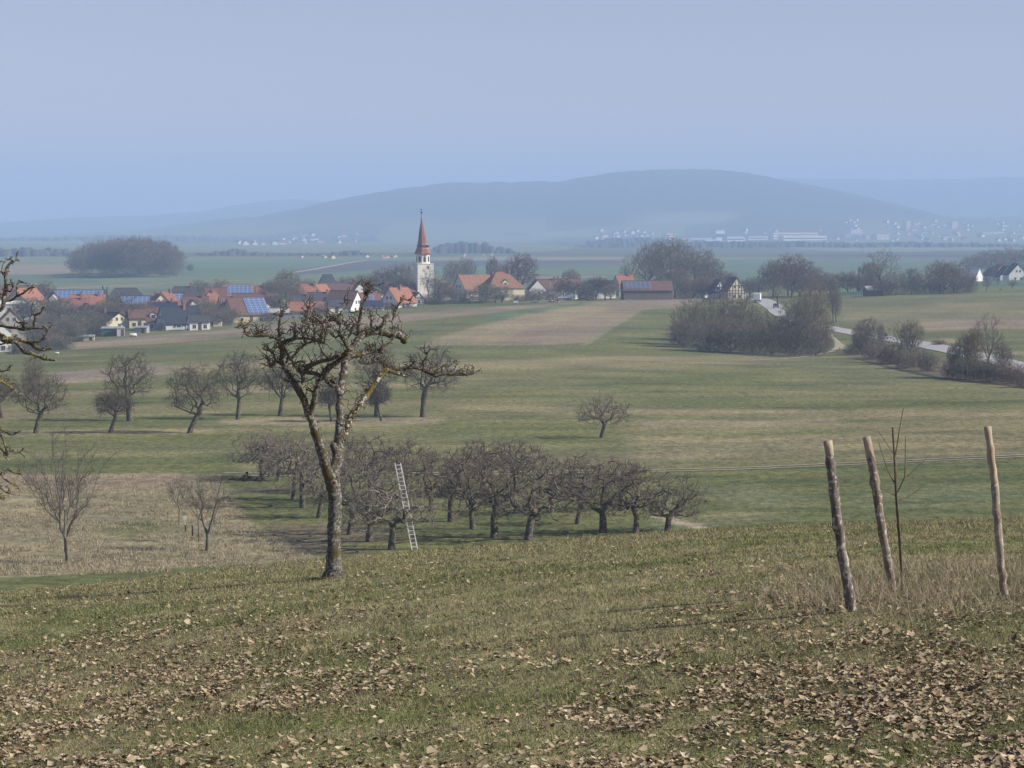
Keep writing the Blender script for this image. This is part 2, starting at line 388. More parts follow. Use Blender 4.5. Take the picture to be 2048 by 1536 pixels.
# ------------------------------------------------------------------ fields (polygons on the ground)
G1 = (0.140, 0.150, 0.062); G2 = (0.135, 0.145, 0.060); G3 = (0.165, 0.165, 0.078); GV = (0.120, 0.134, 0.055)
T1 = (0.248, 0.216, 0.130); T2 = (0.225, 0.200, 0.108); T3 = (0.190, 0.177, 0.092)
B1 = (0.235, 0.180, 0.115); B2 = (0.270, 0.225, 0.135); PB = (0.235, 0.192, 0.130); DK = (0.085, 0.075, 0.055)
TEAL = (0.105, 0.148, 0.085)
FIELDS = [  # colour, softness(px), polygon in photo pixels; later ones lie on top
    (G3, 6, [(-300, 700), (2400, 700), (2400, 960), (-300, 960)]),
    # far plain
    (TEAL, 2, [(-300, 552), (2400, 546), (2400, 590), (-300, 590)]),
    ((0.14, 0.17, 0.085), 2, [(150, 556), (560, 548), (980, 552), (980, 566), (-100, 584)]),
    (PB, 2, [(-300, 532), (150, 529), (152, 549), (-300, 553)]),
    (TEAL, 1, [(-300, 552), (200, 548), (200, 566), (-300, 570)]),
    ((0.19, 0.19, 0.12), 1, [(100, 574), (330, 567), (330, 571), (100, 580)]),
    ((0.105, 0.165, 0.085), 1, [(360, 521), (1250, 517), (1250, 545), (360, 552)]),
    ((0.10, 0.145, 0.085), 1, [(360, 536), (620, 530), (600, 541), (360, 549)]),
    ((0.095, 0.09, 0.085), 1, [(585, 540), (730, 522), (1240, 521), (1240, 528), (830, 534), (600, 549)]),
    (PB, 1, [(862, 515), (1250, 513), (1250, 519), (862, 521)]),
    ((0.16, 0.20, 0.11), 1, [(940, 503), (1250, 502), (1250, 512), (870, 514)]),
    ((0.12, 0.115, 0.085), 1, [(1000, 529), (1250, 526), (1250, 534), (1000, 537)]),
    ((0.17, 0.20, 0.12), 1, [(1420, 500), (1980, 494), (1980, 500), (1420, 514)]),
    (PB, 1, [(1440, 505), (1720, 499), (1720, 502), (1440, 509)]),
    ((0.12, 0.115, 0.09), 1, [(1620, 511), (2200, 508), (2200, 517), (1620, 520)]),
    (TEAL, 1, [(1380, 520), (2200, 517), (2200, 552), (1380, 556)]),
    ((0.21, 0.17, 0.11), 1, [(870, 555), (1210, 551), (1210, 556), (870, 560)]),
    # edge of the village
    (G1, 2, [(-300, 590), (2400, 575), (2400, 700), (-300, 720)]),
    (G2, 2, [(90, 700), (260, 676), (500, 655), (700, 632), (860, 612), (1180, 600), (1180, 640), (860, 690), (500, 714), (60, 740)]),
    (PB, 2, [(150, 684), (300, 671), (400, 664), (500, 653), (640, 640), (830, 626), (1000, 613), (1150, 604), (1150, 611), (930, 631), (650, 662), (500, 672), (300, 690), (140, 700)]),
    (G2, 2, [(150, 700), (500, 673), (640, 662), (930, 632), (1150, 611), (1130, 640), (880, 684), (860, 692), (500, 708), (180, 722), (60, 730)]),
    ((0.12, 0.165, 0.08), 2, [(980, 628), (1070, 616), (1180, 606), (1190, 612), (1060, 626), (960, 645)]),
    # left valley side behind the old trees
    (G2, 3, [(-200, 730), (160, 712), (500, 700), (500, 710), (160, 735), (-200, 760)]),
    (T2, 3, [(60, 760), (200, 738), (560, 718), (560, 734), (200, 756), (60, 778)]),
    ((0.24, 0.20, 0.15), 4, [(100, 745), (330, 728), (330, 748), (100, 770)]),
    (G2, 2, [(-200, 775), (560, 755), (900, 752), (900, 760), (560, 768), (-200, 795)]),
    (T2, 2, [(-200, 790), (560, 772), (900, 762), (900, 772), (560, 784), (-200, 802)]),
    (G2, 2, [(-200, 803), (560, 790), (900, 783), (1500, 792), (1500, 800), (900, 795), (560, 803), (-200, 822)]),
    (T3, 2, [(-200, 815), (560, 806), (900, 798), (900, 806), (560, 822), (-200, 846)]),
    (G2, 3, [(-200, 846), (440, 828), (600, 816), (600, 828), (440, 846), (-200, 864)]),
    (T1, 2, [(440, 838), (560, 834), (700, 838), (880, 834), (915, 842), (860, 850), (700, 853), (440, 848)]),
    (T2, 3, [(-100, 866), (250, 858), (420, 858), (420, 866), (250, 870), (-100, 876)]),
    (G2, 3, [(-200, 880), (560, 866), (700, 862), (560, 885), (-200, 905)]),
    (G3, 3, [(-200, 905), (700, 890), (700, 908), (-200, 920)]),
    (GV, 3, [(-200, 922), (480, 912), (480, 945), (-200, 948)]),
    # big brown field on the rise
    (B2, 3, [(860, 690), (880, 676), (960, 650), (1060, 628), (1190, 604), (1400, 598), (1400, 612), (1290, 618), (1240, 640), (1170, 684), (1000, 690)]),
    (PB, 2, [(985, 690), (1060, 655), (1140, 640), (1215, 622), (1215, 602), (1400, 598), (1400, 612), (1290, 618), (1240, 640), (1170, 684), (1100, 691)]),
    ((0.235, 0.205, 0.125), 2, [(840, 694), (880, 676), (950, 655), (985, 650), (930, 690)]),
    (G2, 2, [(1170, 686), (1225, 655), (1285, 620), (1340, 617), (1420, 615), (1420, 715), (1160, 700)]),
    ((0.21, 0.20, 0.125), 1, [(1160, 690), (1215, 655), (1278, 619), (1286, 619), (1226, 657), (1175, 692)]),
    (G2, 3, [(830, 694), (1340, 690), (1340, 714), (830, 712)]),
    (T2, 3, [(600, 733), (900, 727), (1240, 712), (1500, 714), (1640, 718), (1500, 728), (1100, 736), (700, 745)]),
    (G3, 4, [(860, 742), (1200, 738), (1700, 725), (2000, 770), (2200, 800), (1250, 796), (900, 780)]),
    (G2, 8, [(1150, 772), (1250, 748), (1500, 742), (1580, 758), (1540, 775), (1250, 784)]),
    (G2, 3, [(1250, 800), (1700, 800), (2300, 790), (2300, 815), (1700, 818), (1240, 812)]),
    (T2, 3, [(880, 808), (1150, 814), (1700, 822), (2300, 815), (2300, 840), (1700, 838), (1150, 828), (880, 818)]),
    (T3, 5, [(1000, 850), (1500, 845), (2300, 838), (2300, 862), (1500, 868), (1100, 866)]),
    (T1, 4, [(1280, 842), (1660, 838), (1700, 845), (1450, 856), (1280, 852)]),
    (G1, 5, [(900, 838), (1250, 852), (1250, 870), (1700, 862), (1700, 872), (1100, 885), (800, 860)]),
    (T2, 4, [(1250, 872), (2300, 866), (2300, 890), (1500, 905), (1280, 905)]),
    (T3, 4, [(1000, 905), (2300, 893), (2300, 903), (1500, 925), (1290, 935), (900, 920)]),
    (T1, 3, [(1240, 910), (1480, 905), (1500, 912), (1240, 919)]),
    # strong green field on the right, orchard floor
    (G2, 3, [(430, 950), (1300, 948), (1300, 1100), (500, 1130), (430, 1030)]),
    (GV, 2, [(1300, 946), (1640, 933), (2048, 921), (2500, 905), (2500, 1120), (1360, 1120), (1370, 1010), (1290, 950)]),
    ((0.145, 0.155, 0.080), 7, [(1380, 975), (1500, 968), (1640, 1000), (1560, 1015), (1420, 1000)]),
    ((0.135, 0.148, 0.072), 7, [(1700, 990), (1900, 965), (2100, 985), (1950, 1010), (1720, 1016)]),
    ((0.16, 0.160, 0.085), 5, [(1380, 1035), (1480, 1020), (1600, 1032), (1500, 1045), (1400, 1055)]),
    ((0.33, 0.29, 0.20), 2, [(1296, 1030), (1330, 1030), (1420, 1055), (1400, 1060), (1340, 1046)]),
    ((0.140, 0.125, 0.080), 9, [(480, 1066), (560, 1050), (680, 1046), (800, 1062), (800, 1078), (700, 1092), (760, 1110), (560, 1108)]),
    ((0.135, 0.115, 0.085), 5, [(470, 975), (620, 972), (640, 985), (470, 985)]),
    # dry meadow on the left
    (T1, 3, [(-300, 950), (300, 948), (430, 950), (455, 975), (480, 1020), (520, 1060), (600, 1104), (640, 1118), (560, 1135), (300, 1150), (-300, 1162)]),
    ((0.27, 0.220, 0.150), 5, [(-300, 953), (100, 950), (350, 948), (400, 958), (330, 976), (120, 984), (-300, 990)]),
    (G3, 7, [(180, 1060), (300, 1040), (360, 1060), (260, 1075)]),
    (GV, 2, [(-400, 1162), (0, 1156), (250, 1143), (480, 1128), (520, 1131), (470, 1150), (250, 1188), (-400, 1230)]),
    # right: land beyond and beside the road
    (T3, 3, [(1675, 600), (1900, 592), (2400, 575), (2400, 650), (1790, 655), (1700, 652)]),
    (G3, 2, [(1675, 600), (1900, 592), (2400, 572), (2400, 596), (1900, 606), (1700, 622)]),
    (PB, 2, [(1800, 652), (1900, 640), (2400, 628), (2400, 654), (1950, 660), (1820, 660)]),
    (G2, 2, [(1790, 664), (1900, 660), (2400, 655), (2400, 745), (2060, 722), (1900, 690), (1800, 678)]),
    (T2, 2, [(1860, 680), (1960, 700), (2400, 760), (2400, 735), (2000, 700), (1900, 676)]),
    (G2, 1, [(1668, 672), (1690, 668), (1760, 682), (1900, 708), (1990, 730), (1900, 728), (1700, 702)]),
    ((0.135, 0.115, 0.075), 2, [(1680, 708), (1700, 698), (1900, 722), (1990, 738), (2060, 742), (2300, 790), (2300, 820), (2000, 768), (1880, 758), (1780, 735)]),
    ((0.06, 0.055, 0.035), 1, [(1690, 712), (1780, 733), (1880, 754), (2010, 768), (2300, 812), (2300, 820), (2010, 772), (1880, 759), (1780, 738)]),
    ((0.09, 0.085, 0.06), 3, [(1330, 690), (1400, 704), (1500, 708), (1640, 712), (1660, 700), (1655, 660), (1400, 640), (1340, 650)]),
]
HILLF = [  # pale clearings and fields on the hill slopes
    ((0.20, 0.22, 0.14), 4, [(1290, 440), (1360, 422), (1430, 424), (1480, 436), (1400, 446), (1300, 448)]),
    ((0.17, 0.19, 0.12), 4, [(1040, 468), (1200, 456), (1230, 460), (1100, 474)]),
]

def field_color(X, Y, Z):
    """albedo for ground points"""
    n = len(X)
    C = np.zeros((n, 3)); C[:] = (0.15, 0.17, 0.08)
    px, py = project(np.stack([X, Y, Z], 1))
    # which ground is visible at its photo row: compare distances, hidden ground keeps a plain meadow colour
    vis = np.ones(n, bool)
    vis &= ~((Y > 62) & (py > crest_row(px) + 2) & (Y < 140))
    jx = (fbm(X / (Y * 0.004 + 1), Y / (Y * 0.012 + 1), 31, 3) - 0.5)
    near = Y < 62 + 0 * px
    C[near] = (0.125, 0.135, 0.055)
    mid = ~near
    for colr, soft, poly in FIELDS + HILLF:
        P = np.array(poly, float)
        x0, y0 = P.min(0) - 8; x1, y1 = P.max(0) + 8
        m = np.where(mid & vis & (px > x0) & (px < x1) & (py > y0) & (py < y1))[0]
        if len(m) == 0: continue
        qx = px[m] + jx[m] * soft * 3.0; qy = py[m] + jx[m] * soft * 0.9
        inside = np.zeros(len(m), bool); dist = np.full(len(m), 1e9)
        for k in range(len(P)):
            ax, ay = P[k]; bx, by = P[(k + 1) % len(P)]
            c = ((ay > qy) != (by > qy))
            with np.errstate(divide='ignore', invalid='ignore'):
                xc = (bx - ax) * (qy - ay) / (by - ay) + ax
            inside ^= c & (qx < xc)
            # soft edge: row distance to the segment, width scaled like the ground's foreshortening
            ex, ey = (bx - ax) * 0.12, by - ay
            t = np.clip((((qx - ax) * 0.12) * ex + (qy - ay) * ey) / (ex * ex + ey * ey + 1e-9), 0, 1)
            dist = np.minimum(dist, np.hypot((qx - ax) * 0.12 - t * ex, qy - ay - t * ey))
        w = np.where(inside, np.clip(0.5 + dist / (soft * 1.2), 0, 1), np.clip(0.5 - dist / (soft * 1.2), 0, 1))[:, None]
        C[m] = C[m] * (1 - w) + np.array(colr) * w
    # forest cover on the range of hills
    hill = np.clip((Y - 5600) / 500, 0, 1) * np.clip((Z + 15) / 50, 0, 1)
    fst = (np.array((0.050, 0.056, 0.040)) * (0.8 + 0.5 * fbm(X / 90, Y / 90, 41, 3))[:, None])
    keep = np.zeros(n)
    for colr, soft, poly in HILLF:
        P = np.array(poly, float)
        keep = np.maximum(keep, ((px > P[:, 0].min()) & (px < P[:, 0].max()) & (py > P[:, 1].min()) & (py < P[:, 1].max())) * 0.6)
    hw = (hill * (1 - keep))[:, None]
    C = C * (1 - hw) + fst * hw
    # far ploughland / woods mosaic
    f = (Y > 2600) & (Y < 6000)
    mos = fbm(X / 260, Y / 700, 51, 2)
    C[f] = np.where((mos[f] > 0.55)[:, None], C[f] * 0.55, C[f])
    # wear and streaks in the meadows
    st = fbm(X / (Y * 0.02 + 4), Y / (Y * 0.004 + 0.4), 61, 4)
    dry = np.clip((st - 0.5) * 3.2, -1, 1)[:, None] * np.clip((Y - 60) / 60, 0, 1)[:, None] * np.clip((1500 - Y) / 800, 0.15, 1)[:, None]
    C = C * (1 + 0.16 * dry) + np.array((0.022, 0.010, 0.002)) * dry
    # near slope: patches of green, straw and bare brown
    g = fbm(X / 2.6, Y / 1.3, 71, 4); g2 = fbm(X / 7, Y / 3.5, 81, 3)
    nm = (Y < 90)
    a = np.clip((g - 0.40) * 5, 0, 1)[:, None]; b = np.clip((g2 - 0.42) * 5, 0, 1)[:, None]
    nc = np.array((0.130, 0.145, 0.052)) * (1 - a) + np.array((0.235, 0.210, 0.110)) * a
    nc = nc * (1 - 0.35 * b) + np.array((0.205, 0.170, 0.100)) * 0.35 * b
    fade = np.clip((92 - Y) / 25, 0, 1)[:, None]
    C = C * (1 - fade) + nc * fade
    return np.clip(C, 0.01, 0.9)

def crest_row(px):
    return np.interp(px, [-500, 0, 250, 500, 640, 830, 1024, 1250, 1500, 1700, 2048, 2600], [1235, 1190, 1168, 1138, 1118, 1101, 1086, 1068, 1048, 1036, 1018, 1000])
# ------------------------------------------------------------------ ground sheet
def ground_material():
    m = bpy.data.materials.new("meadow_ground"); m.use_nodes = True
    nt = m.node_tree; b = nt.nodes["Principled BSDF"]
    b.inputs["Roughness"].default_value = 0.97; b.inputs["Specular IOR Level"].default_value = 0.05
    a = nt.nodes.new("ShaderNodeAttribute"); a.attribute_name = "field"
    tc = nt.nodes.new("ShaderNodeTexCoord")
    last = a.outputs["Color"]
    bumpsrc = None
    for sc, st, lo, hi, amt in ((1.3, (1, 0.6, 1), 0.32, 0.68, (0.56, 1.40)), (0.09, (0.35, 1.0, 1), 0.3, 0.7, (0.84, 1.18)), (9.0, (1, 0.7, 1), 0.3, 0.7, (0.7, 1.3))):
        mp = nt.nodes.new("ShaderNodeMapping"); mp.inputs["Scale"].default_value = st
        nz = nt.nodes.new("ShaderNodeTexNoise"); nz.inputs["Scale"].default_value = sc; nz.inputs["Detail"].default_value = 6; nz.inputs["Roughness"].default_value = 0.7
        mr = nt.nodes.new("ShaderNodeMapRange"); mr.inputs[1].default_value = lo; mr.inputs[2].default_value = hi; mr.inputs[3].default_value = amt[0]; mr.inputs[4].default_value = amt[1]
        vm = nt.nodes.new("ShaderNodeVectorMath"); vm.operation = 'MULTIPLY'
        nt.links.new(tc.outputs["Object"], mp.inputs[0]); nt.links.new(mp.outputs[0], nz.inputs["Vector"]); nt.links.new(nz.outputs["Fac"], mr.inputs[0])
        nt.links.new(last, vm.inputs[0]); nt.links.new(mr.outputs[0], vm.inputs[1]); last = vm.outputs[0]
        if bumpsrc is None: bumpsrc = nz
    nt.links.new(last, b.inputs["Base Color"])
    bp = nt.nodes.new("ShaderNodeBump"); bp.inputs["Strength"].default_value = 0.9; bp.inputs["Distance"].default_value = 0.25
    nt.links.new(bumpsrc.outputs["Fac"], bp.inputs["Height"]); nt.links.new(bp.outputs[0], b.inputs["Normal"])
    return m

def build_ground():
    NR, NC = 1250, 980
    w = np.geomspace(28, 15060, NR); Yr = w - 60.0
    u = np.concatenate([np.linspace(-0.42, -0.235, 60)[:-1], np.linspace(-0.235, 0.235, NC - 118), np.linspace(0.235, 0.42, 60)[1:]])
    WW, UU = np.meshgrid(w, u, indexing='ij')
    Y = (WW - 60).ravel()
    X = (UU * WW).ravel()
    Z = terrain_z(X, Y)
    V = np.stack([X, Y, Z], 1)
    nr, nc = len(w), len(u)
    i = np.arange(nr - 1)[:, None] * nc + np.arange(nc - 1)[None, :]
    F = np.stack([i, i + 1, i + nc + 1, i + nc], -1).reshape(-1, 4)
    me = mesh_np("ground", V, [F], ground_material(), smooth=True)
    C = field_color(X, np.maximum(Y, 5.0), Z)
    set_color(me, "field", C)
    return tag(add("ground", me), kind="structure")
build_ground()

def drape(name, line, width, material, lift, nsub=8, edge=0.0, cat=None, u_shift=0.0):
    """strip along world points, laid on the ground"""
    P = np.array(line, float)
    # catmull-rom resample
    pts = []
    for k in range(len(P) - 1):
        p0 = P[max(k - 1, 0)]; p1 = P[k]; p2 = P[k + 1]; p3 = P[min(k + 2, len(P) - 1)]
        for t in np.linspace(0, 1, nsub, endpoint=False):
            pts.append(0.5 * ((2 * p1) + (-p0 + p2) * t + (2 * p0 - 5 * p1 + 4 * p2 - p3) * t * t + (-p0 + 3 * p1 - 3 * p2 + p3) * t ** 3))
    pts.append(P[-1]); pts = np.array(pts)
    d = np.gradient(pts, axis=0); d /= np.linalg.norm(d, axis=1)[:, None] + 1e-9
    nrm = np.stack([-d[:, 1], d[:, 0]], 1)
    cols = np.linspace(-0.5, 0.5, 9)
    V = []
    for c in cols:
        wv = np.full(len(pts), width)
        if edge: wv = wv + (fbm(np.arange(len(pts)) * 0.7, np.full(len(pts), c * 3), 5, 2) - 0.5) * edge
        q = pts + nrm * (c * wv + u_shift)[:, None]
        V.append(np.stack([q[:, 0], q[:, 1], terrain_z(q[:, 0], q[:, 1]) + lift], 1))
    V = np.stack(V, 1); n, k = V.shape[:2]
    i = np.arange(n - 1)[:, None] * k + np.arange(k - 1)[None, :]
    F = np.stack([i, i + k, i + k + 1, i + 1], -1).reshape(-1, 4)
    me = mesh_np(name, V.reshape(-1, 3), [F], material, smooth=True)
    return tag(add(name, me), kind="structure")

M_ASPH = mat("asphalt_pale", (0.40, 0.385, 0.36), (0.33, 0.32, 0.30), scale=0.5)
M_TRACK = mat("farm_track_gravel", (0.42, 0.37, 0.28), (0.27, 0.23, 0.16), scale=0.8)
M_MARK = mat("road_paint", (0.75, 0.75, 0.73), (0.6, 0.6, 0.58), scale=3)
road_px = [(1516, 597), (1530, 603), (1548, 614), (1566, 628), (1600, 641), (1650, 655), (1700, 664), (1760, 675), (1830, 686), (1900, 700), (1970, 716), (2048, 735), (2130, 760), (2300, 815)]
ROAD = [hit(*p)[:2] for p in road_px]
drape("road", ROAD, 6.6, M_ASPH, 0.10)
for s in (-3.05, 3.05):
    drape("road_edge_marking", ROAD, 0.16, M_MARK, 0.125, u_shift=s)
track_px = [(1664, 657), (1659, 664), (1663, 674), (1674, 684), (1684, 693), (1688, 698)]
drape("farm_track", [hit(*p)[:2] for p in track_px], 1.5, M_TRACK, 0.07, edge=0.8)
track2 = [(1672, 683), (1675, 690), (1673, 697), (1664, 703), (1645, 708), (1615, 713), (1570, 718), (1500, 722)]
drape("farm_track", [hit(*p)[:2] for p in track2], 1.3, M_TRACK, 0.085, edge=1.0)
vt = [(2400, 897), (2048, 912), (1850, 921), (1640, 931), (1460, 938), (1300, 942), (1180, 944), (1000, 947), (800, 949), (600, 950), (440, 949)]
VT = [hit(*p)[:2] for p in vt]
for s in (-0.95, 0.95):
    drape("meadow_path", VT, 0.55, M_TRACK, 0.05, edge=0.3, u_shift=s)
drape("far_track", [hit(*p)[:2] for p in ((560, 549), (610, 542), (650, 535), (700, 526), (735, 521))], 5.5, M_TRACK, 0.3)
drape("far_track", [hit(*p)[:2] for p in ((90, 580), (200, 574), (330, 568), (480, 562))], 4.0, M_TRACK, 0.3)

# back ranges of hills
def back_range(name, sky_pts, Y, depth, label_seed):
    P = np.array(sky_pts, float)
    px = np.linspace(-500, 2600, 700)
    top = np.interp(px, P[:, 0], P[:, 1])
    top = top + (fbm(px / 60, px * 0, label_seed, 3) - 0.5) * 4
    rows = 14
    V = []
    for r in range(rows):
        t = r / (rows - 1)
        yy = Y - depth * (1 - t) if r < rows - 2 else Y + depth * 0.4 * (r - rows + 3)
        s = math.sin(min(1, r / (rows - 3)) * math.pi / 2)
        zt = np.array([slope_of(p) for p in top]) * Y
        z = -40 + (zt + 40) * (s if r <= rows - 3 else 1 - 0.5 * (r - rows + 3))
        x = (px - 1024) / FPX * yy
        z = z + (vnoise(x / 60, x * 0 + r, label_seed + 3) - 0.5) * 8 * (0 < r)
        V.append(np.stack([x, np.full_like(x, yy), z], 1))
    V = np.stack(V, 0); n, k = V.shape[:2]
    i = np.arange(n - 1)[:, None] * k + np.arange(k - 1)[None, :]
    F = np.stack([i, i + 1, i + k + 1, i + k], -1).reshape(-1, 4)
    me = mesh_np(name, V.reshape(-1, 3), [F], M_FAR, smooth=True)
    tag(add(name, me), kind="structure")
M_FAR = mat("far_forest", (0.095, 0.10, 0.075), (0.06, 0.065, 0.05), scale=0.004)
back_range("hills", [(-600, 455), (0, 446), (150, 436), (330, 430), (400, 425), (460, 414), (520, 405), (580, 401), (630, 402), (680, 410), (800, 420), (1500, 365), (1580, 361), (1700, 364), (1800, 363), (1900, 361), (2048, 358), (2600, 350)], 11500, 3000, 91)

# haze: one closed box of even air round everything, ground included
hb = MB(); hb.box(-8200, 8200, -75, 15000, -52, 300)
tag(hb.build("haze", hm), kind="stuff")
# ------------------------------------------------------------------ trees
def frusta(segs, name, material, parent=None):
    """segs: list of (P0,P1,R0,R1) arrays -> one mesh of small tapered tubes, sides chosen by thickness"""
    P0 = np.concatenate([s[0] for s in segs]); P1 = np.concatenate([s[1] for s in segs])
    R0 = np.concatenate([s[2] for s in segs]); R1 = np.concatenate([s[3] for s in segs])
    Vs = []; Fs = []; base = 0
    for lo, hi, n in ((0.03, 9, 7), (0.0, 0.03, 3)):
        m = (R0 >= lo) & (R0 < hi)
        if not m.any(): continue
        a, b, ra, rb = P0[m], P1[m], R0[m], R1[m]
        d = b - a; ln = np.linalg.norm(d, axis=1)[:, None] + 1e-9; d = d / ln
        ref = np.where(np.abs(d[:, 2:3]) < 0.9, np.array([[0, 0, 1.0]]), np.array([[1.0, 0, 0]]))
        s = np.cross(d, ref); s /= np.linalg.norm(s, axis=1)[:, None] + 1e-9
        t = np.cross(d, s)
        a = a - d * ra[:, None] * (0.35 if n > 3 else 0); b = b + d * rb[:, None] * (0.35 if n > 3 else 0)
        k = np.arange(n) * 2 * math.pi / n
        ring = s[:, None, :] * np.cos(k)[None, :, None] + t[:, None, :] * np.sin(k)[None, :, None]
        A = a[:, None, :] + ring * ra[:, None, None]; B = b[:, None, :] + ring * rb[:, None, None]
        V = np.concatenate([A, B], 1).reshape(-1, 3)
        i = (np.arange(len(a)) * 2 * n)[:, None]
        kk = np.arange(n)[None, :]; k2 = (kk + 1) % n
        F = np.stack([i + kk, i + k2, i + n + k2, i + n + kk], -1).reshape(-1, 4) + base
        Vs.append(V); Fs.append(F); base += len(V)
    me = mesh_np(name, np.concatenate(Vs), Fs, material, smooth=True)
    return me

def skeleton(seed, fork_h, lean, zc, rx, ry, rz, n, bf=0.35, step=0.35, shell=0.45, zmin=None, wob=0.10, cx=0.0, flat=False, off=(0, 0), keep=None, stems=1):
    """grow a branching frame: scattered tips joined to the nearest branch, shortest way back to the fork preferred"""
    r = np.random.default_rng(seed)
    nodes = [(0.0, 0.0, 0.0)]; par = [-1]; path = [0.0]
    k = max(2, int(fork_h / step))
    w = r.normal(0, 0.035 * fork_h, (k, 2)).cumsum(0) * 0.35
    for i in range(1, k + 1):
        t = i / k
        nodes.append((lean[0] * t ** 1.3 + w[i - 1, 0] * (t), lean[1] * t + w[i - 1, 1] * t, fork_h * t)); par.append(len(nodes) - 2); path.append(0.0)
    first = len(nodes) - 1
    fork = np.array(nodes[first])
    cen = np.array([lean[0] * 0.8 + cx, lean[1], zc])
    P = r.normal(size=(n * 3, 3)); P /= np.linalg.norm(P, axis=1)[:, None]
    P *= (r.random(n * 3) ** shell)[:, None]
    P = P * np.array([rx, ry, rz]) + cen
    zm = fork_h * 0.95 if zmin is None else zmin
    P = P[P[:, 2] > zm]
    if keep is not None: P = P[keep(P - cen)]
    P = P[:n]
    d0 = np.linalg.norm((P - fork) * np.array([1, 1, 0.8]), axis=1)
    P = P[np.argsort(d0 + r.normal(0, 0.15, len(P)) * d0)]
    cap = len(P) * 14 + 400
    N = np.zeros((cap, 3)); PR = np.full(cap, -1); PA = np.zeros(cap); cnt = len(nodes)
    N[:cnt] = nodes; PR[:cnt] = par; PA[:cnt] = path
    lo = max(1, first - (stems > 1) * (first - 1))
    for p in P:
        q = N[first if stems == 1 else lo:cnt] - p
        dist = np.sqrt((q ** 2).sum(1))
        j = int(np.argmin(dist + bf * PA[first if stems == 1 else lo:cnt])) + (first if stems == 1 else lo)
        L_ = np.linalg.norm(p - N[j])
        m = max(1, int(L_ / step))
        if cnt + m >= cap: break
        prev = j; side = r.normal(0, wob * L_, 3); side[2] += wob * 0.5 * L_
        for s in range(1, m + 1):
            t = s / m
            c = N[j] * (1 - t) + p * t + side * math.sin(math.pi * t) + r.normal(0, 0.045 * step * 3 * wob * 5, 3) * (s < m)
            N[cnt] = c; PR[cnt] = prev; PA[cnt] = PA[prev] + np.linalg.norm(c - N[prev]); prev = cnt; cnt += 1
    return N[:cnt], PR[:cnt], first

def tree_meshes(seed, key, R, tip=0.012, twigs=2, twl=0.45, twr=0.006, twdir=(0, 0, 0.25), materials=None, limb=0.35, sub=1, **kw):
    N, PR, first = skeleton(seed, **kw)
    r = np.random.default_rng(seed + 999)
    n = len(N)
    cnt = np.zeros(n); child = np.zeros(n, int)
    for i in range(1, n): child[PR[i]] += 1
    cnt[child == 0] = 1
    for i in range(n - 1, 0, -1): cnt[PR[i]] += cnt[i]
    e = math.log(max(R / tip, 1.5)) / math.log(cnt[first])
    rad = tip * cnt ** e
    for i in range(first + 1): rad[i] = R * (1.0 + 0.28 * (1 - i / first) ** 3)
    idx = np.arange(1, n); p = PR[idx]
    thick = (rad[idx] > R * limb) | (idx <= first)
    def seg(m):
        ii = idx[m]; pp = PR[ii]
        r0 = np.minimum(rad[pp], rad[ii] * 1.25 + 0.002)
        r0 = np.where(ii <= first, rad[pp], r0)
        return (N[pp], N[ii], r0, rad[ii])
    trunk = seg(thick); branch = seg(~thick)
    # fine twigs
    src = np.where((rad < max(0.035, tip * 2.6)) & (np.arange(n) > first))[0]
    src = np.repeat(src, twigs)
    segs = [branch]
    if len(src):
        cen = N[first:].mean(0)
        base = N[src]
        along = N[src] - N[PR[src]]; along /= np.linalg.norm(along, axis=1)[:, None] + 1e-9
        d = r.normal(size=(len(src), 3)) * 0.75 + along * 0.55 + np.array(twdir)
        d /= np.linalg.norm(d, axis=1)[:, None]
        l = (twl * (0.4 + 0.9 * r.random(len(src))))[:, None]
        mid = base + d * l * 0.5
        d2 = d + r.normal(size=d.shape) * 0.35 + np.array(twdir) * 0.6; d2 /= np.linalg.norm(d2, axis=1)[:, None]
        end = mid + d2 * l * 0.5
        o = np.ones(len(src))
        segs.append((base, mid, o * twr * 1.25, o * twr)); segs.append((mid, end, o * twr, o * twr * 0.4))
        for s in range(sub):
            d3 = d + r.normal(size=d.shape) * 0.8; d3 /= np.linalg.norm(d3, axis=1)[:, None]
            st = base + (mid - base) * r.random((len(src), 1))
            segs.append((st, st + d3 * l * 0.45, o * twr * 0.8, o * twr * 0.35))
    return frusta([trunk], key + "_trunk", materials[0]), frusta(segs, key + "_crown", materials[1])

BK_OLD = bark_mat("bark_old", (0.120, 0.104, 0.078), (0.055, 0.047, 0.036), (0.22, 0.22, 0.17), 0.2, (0.12, 0.12, 0.04), 0.1, tscale=1.5)
TW_OLD = mat("twig_old", (0.125, 0.110, 0.088), (0.065, 0.056, 0.046), scale=3)
BK_ORCH = bark_mat("bark_orchard", (0.115, 0.100, 0.085), (0.060, 0.050, 0.042), (0.22, 0.21, 0.17), 0.22, (0.13, 0.13, 0.05), 0.12, tscale=1.5)
TW_ORCH = mat("twig_orchard", (0.175, 0.145, 0.118), (0.095, 0.078, 0.065), scale=2.5)
TW_PALE = mat("twig_pale_orchard", (0.27, 0.24, 0.19), (0.11, 0.095, 0.075), scale=4)
TW_YOUNG = mat("twig_young", (0.200, 0.180, 0.140), (0.100, 0.090, 0.070), scale=3)
BK_FAR = mat("bark_far", (0.085, 0.078, 0.065), (0.050, 0.045, 0.038), scale=1.5)
TW_GREY = mat("twig_grey_brown", (0.178, 0.158, 0.125), (0.120, 0.106, 0.083), scale=0.6)
TW_OLIVE = mat("twig_olive", (0.165, 0.157, 0.105), (0.110, 0.103, 0.068), scale=0.6)
TW_RED = mat("twig_red_brown", (0.150, 0.098, 0.080), (0.100, 0.066, 0.056), scale=0.6)
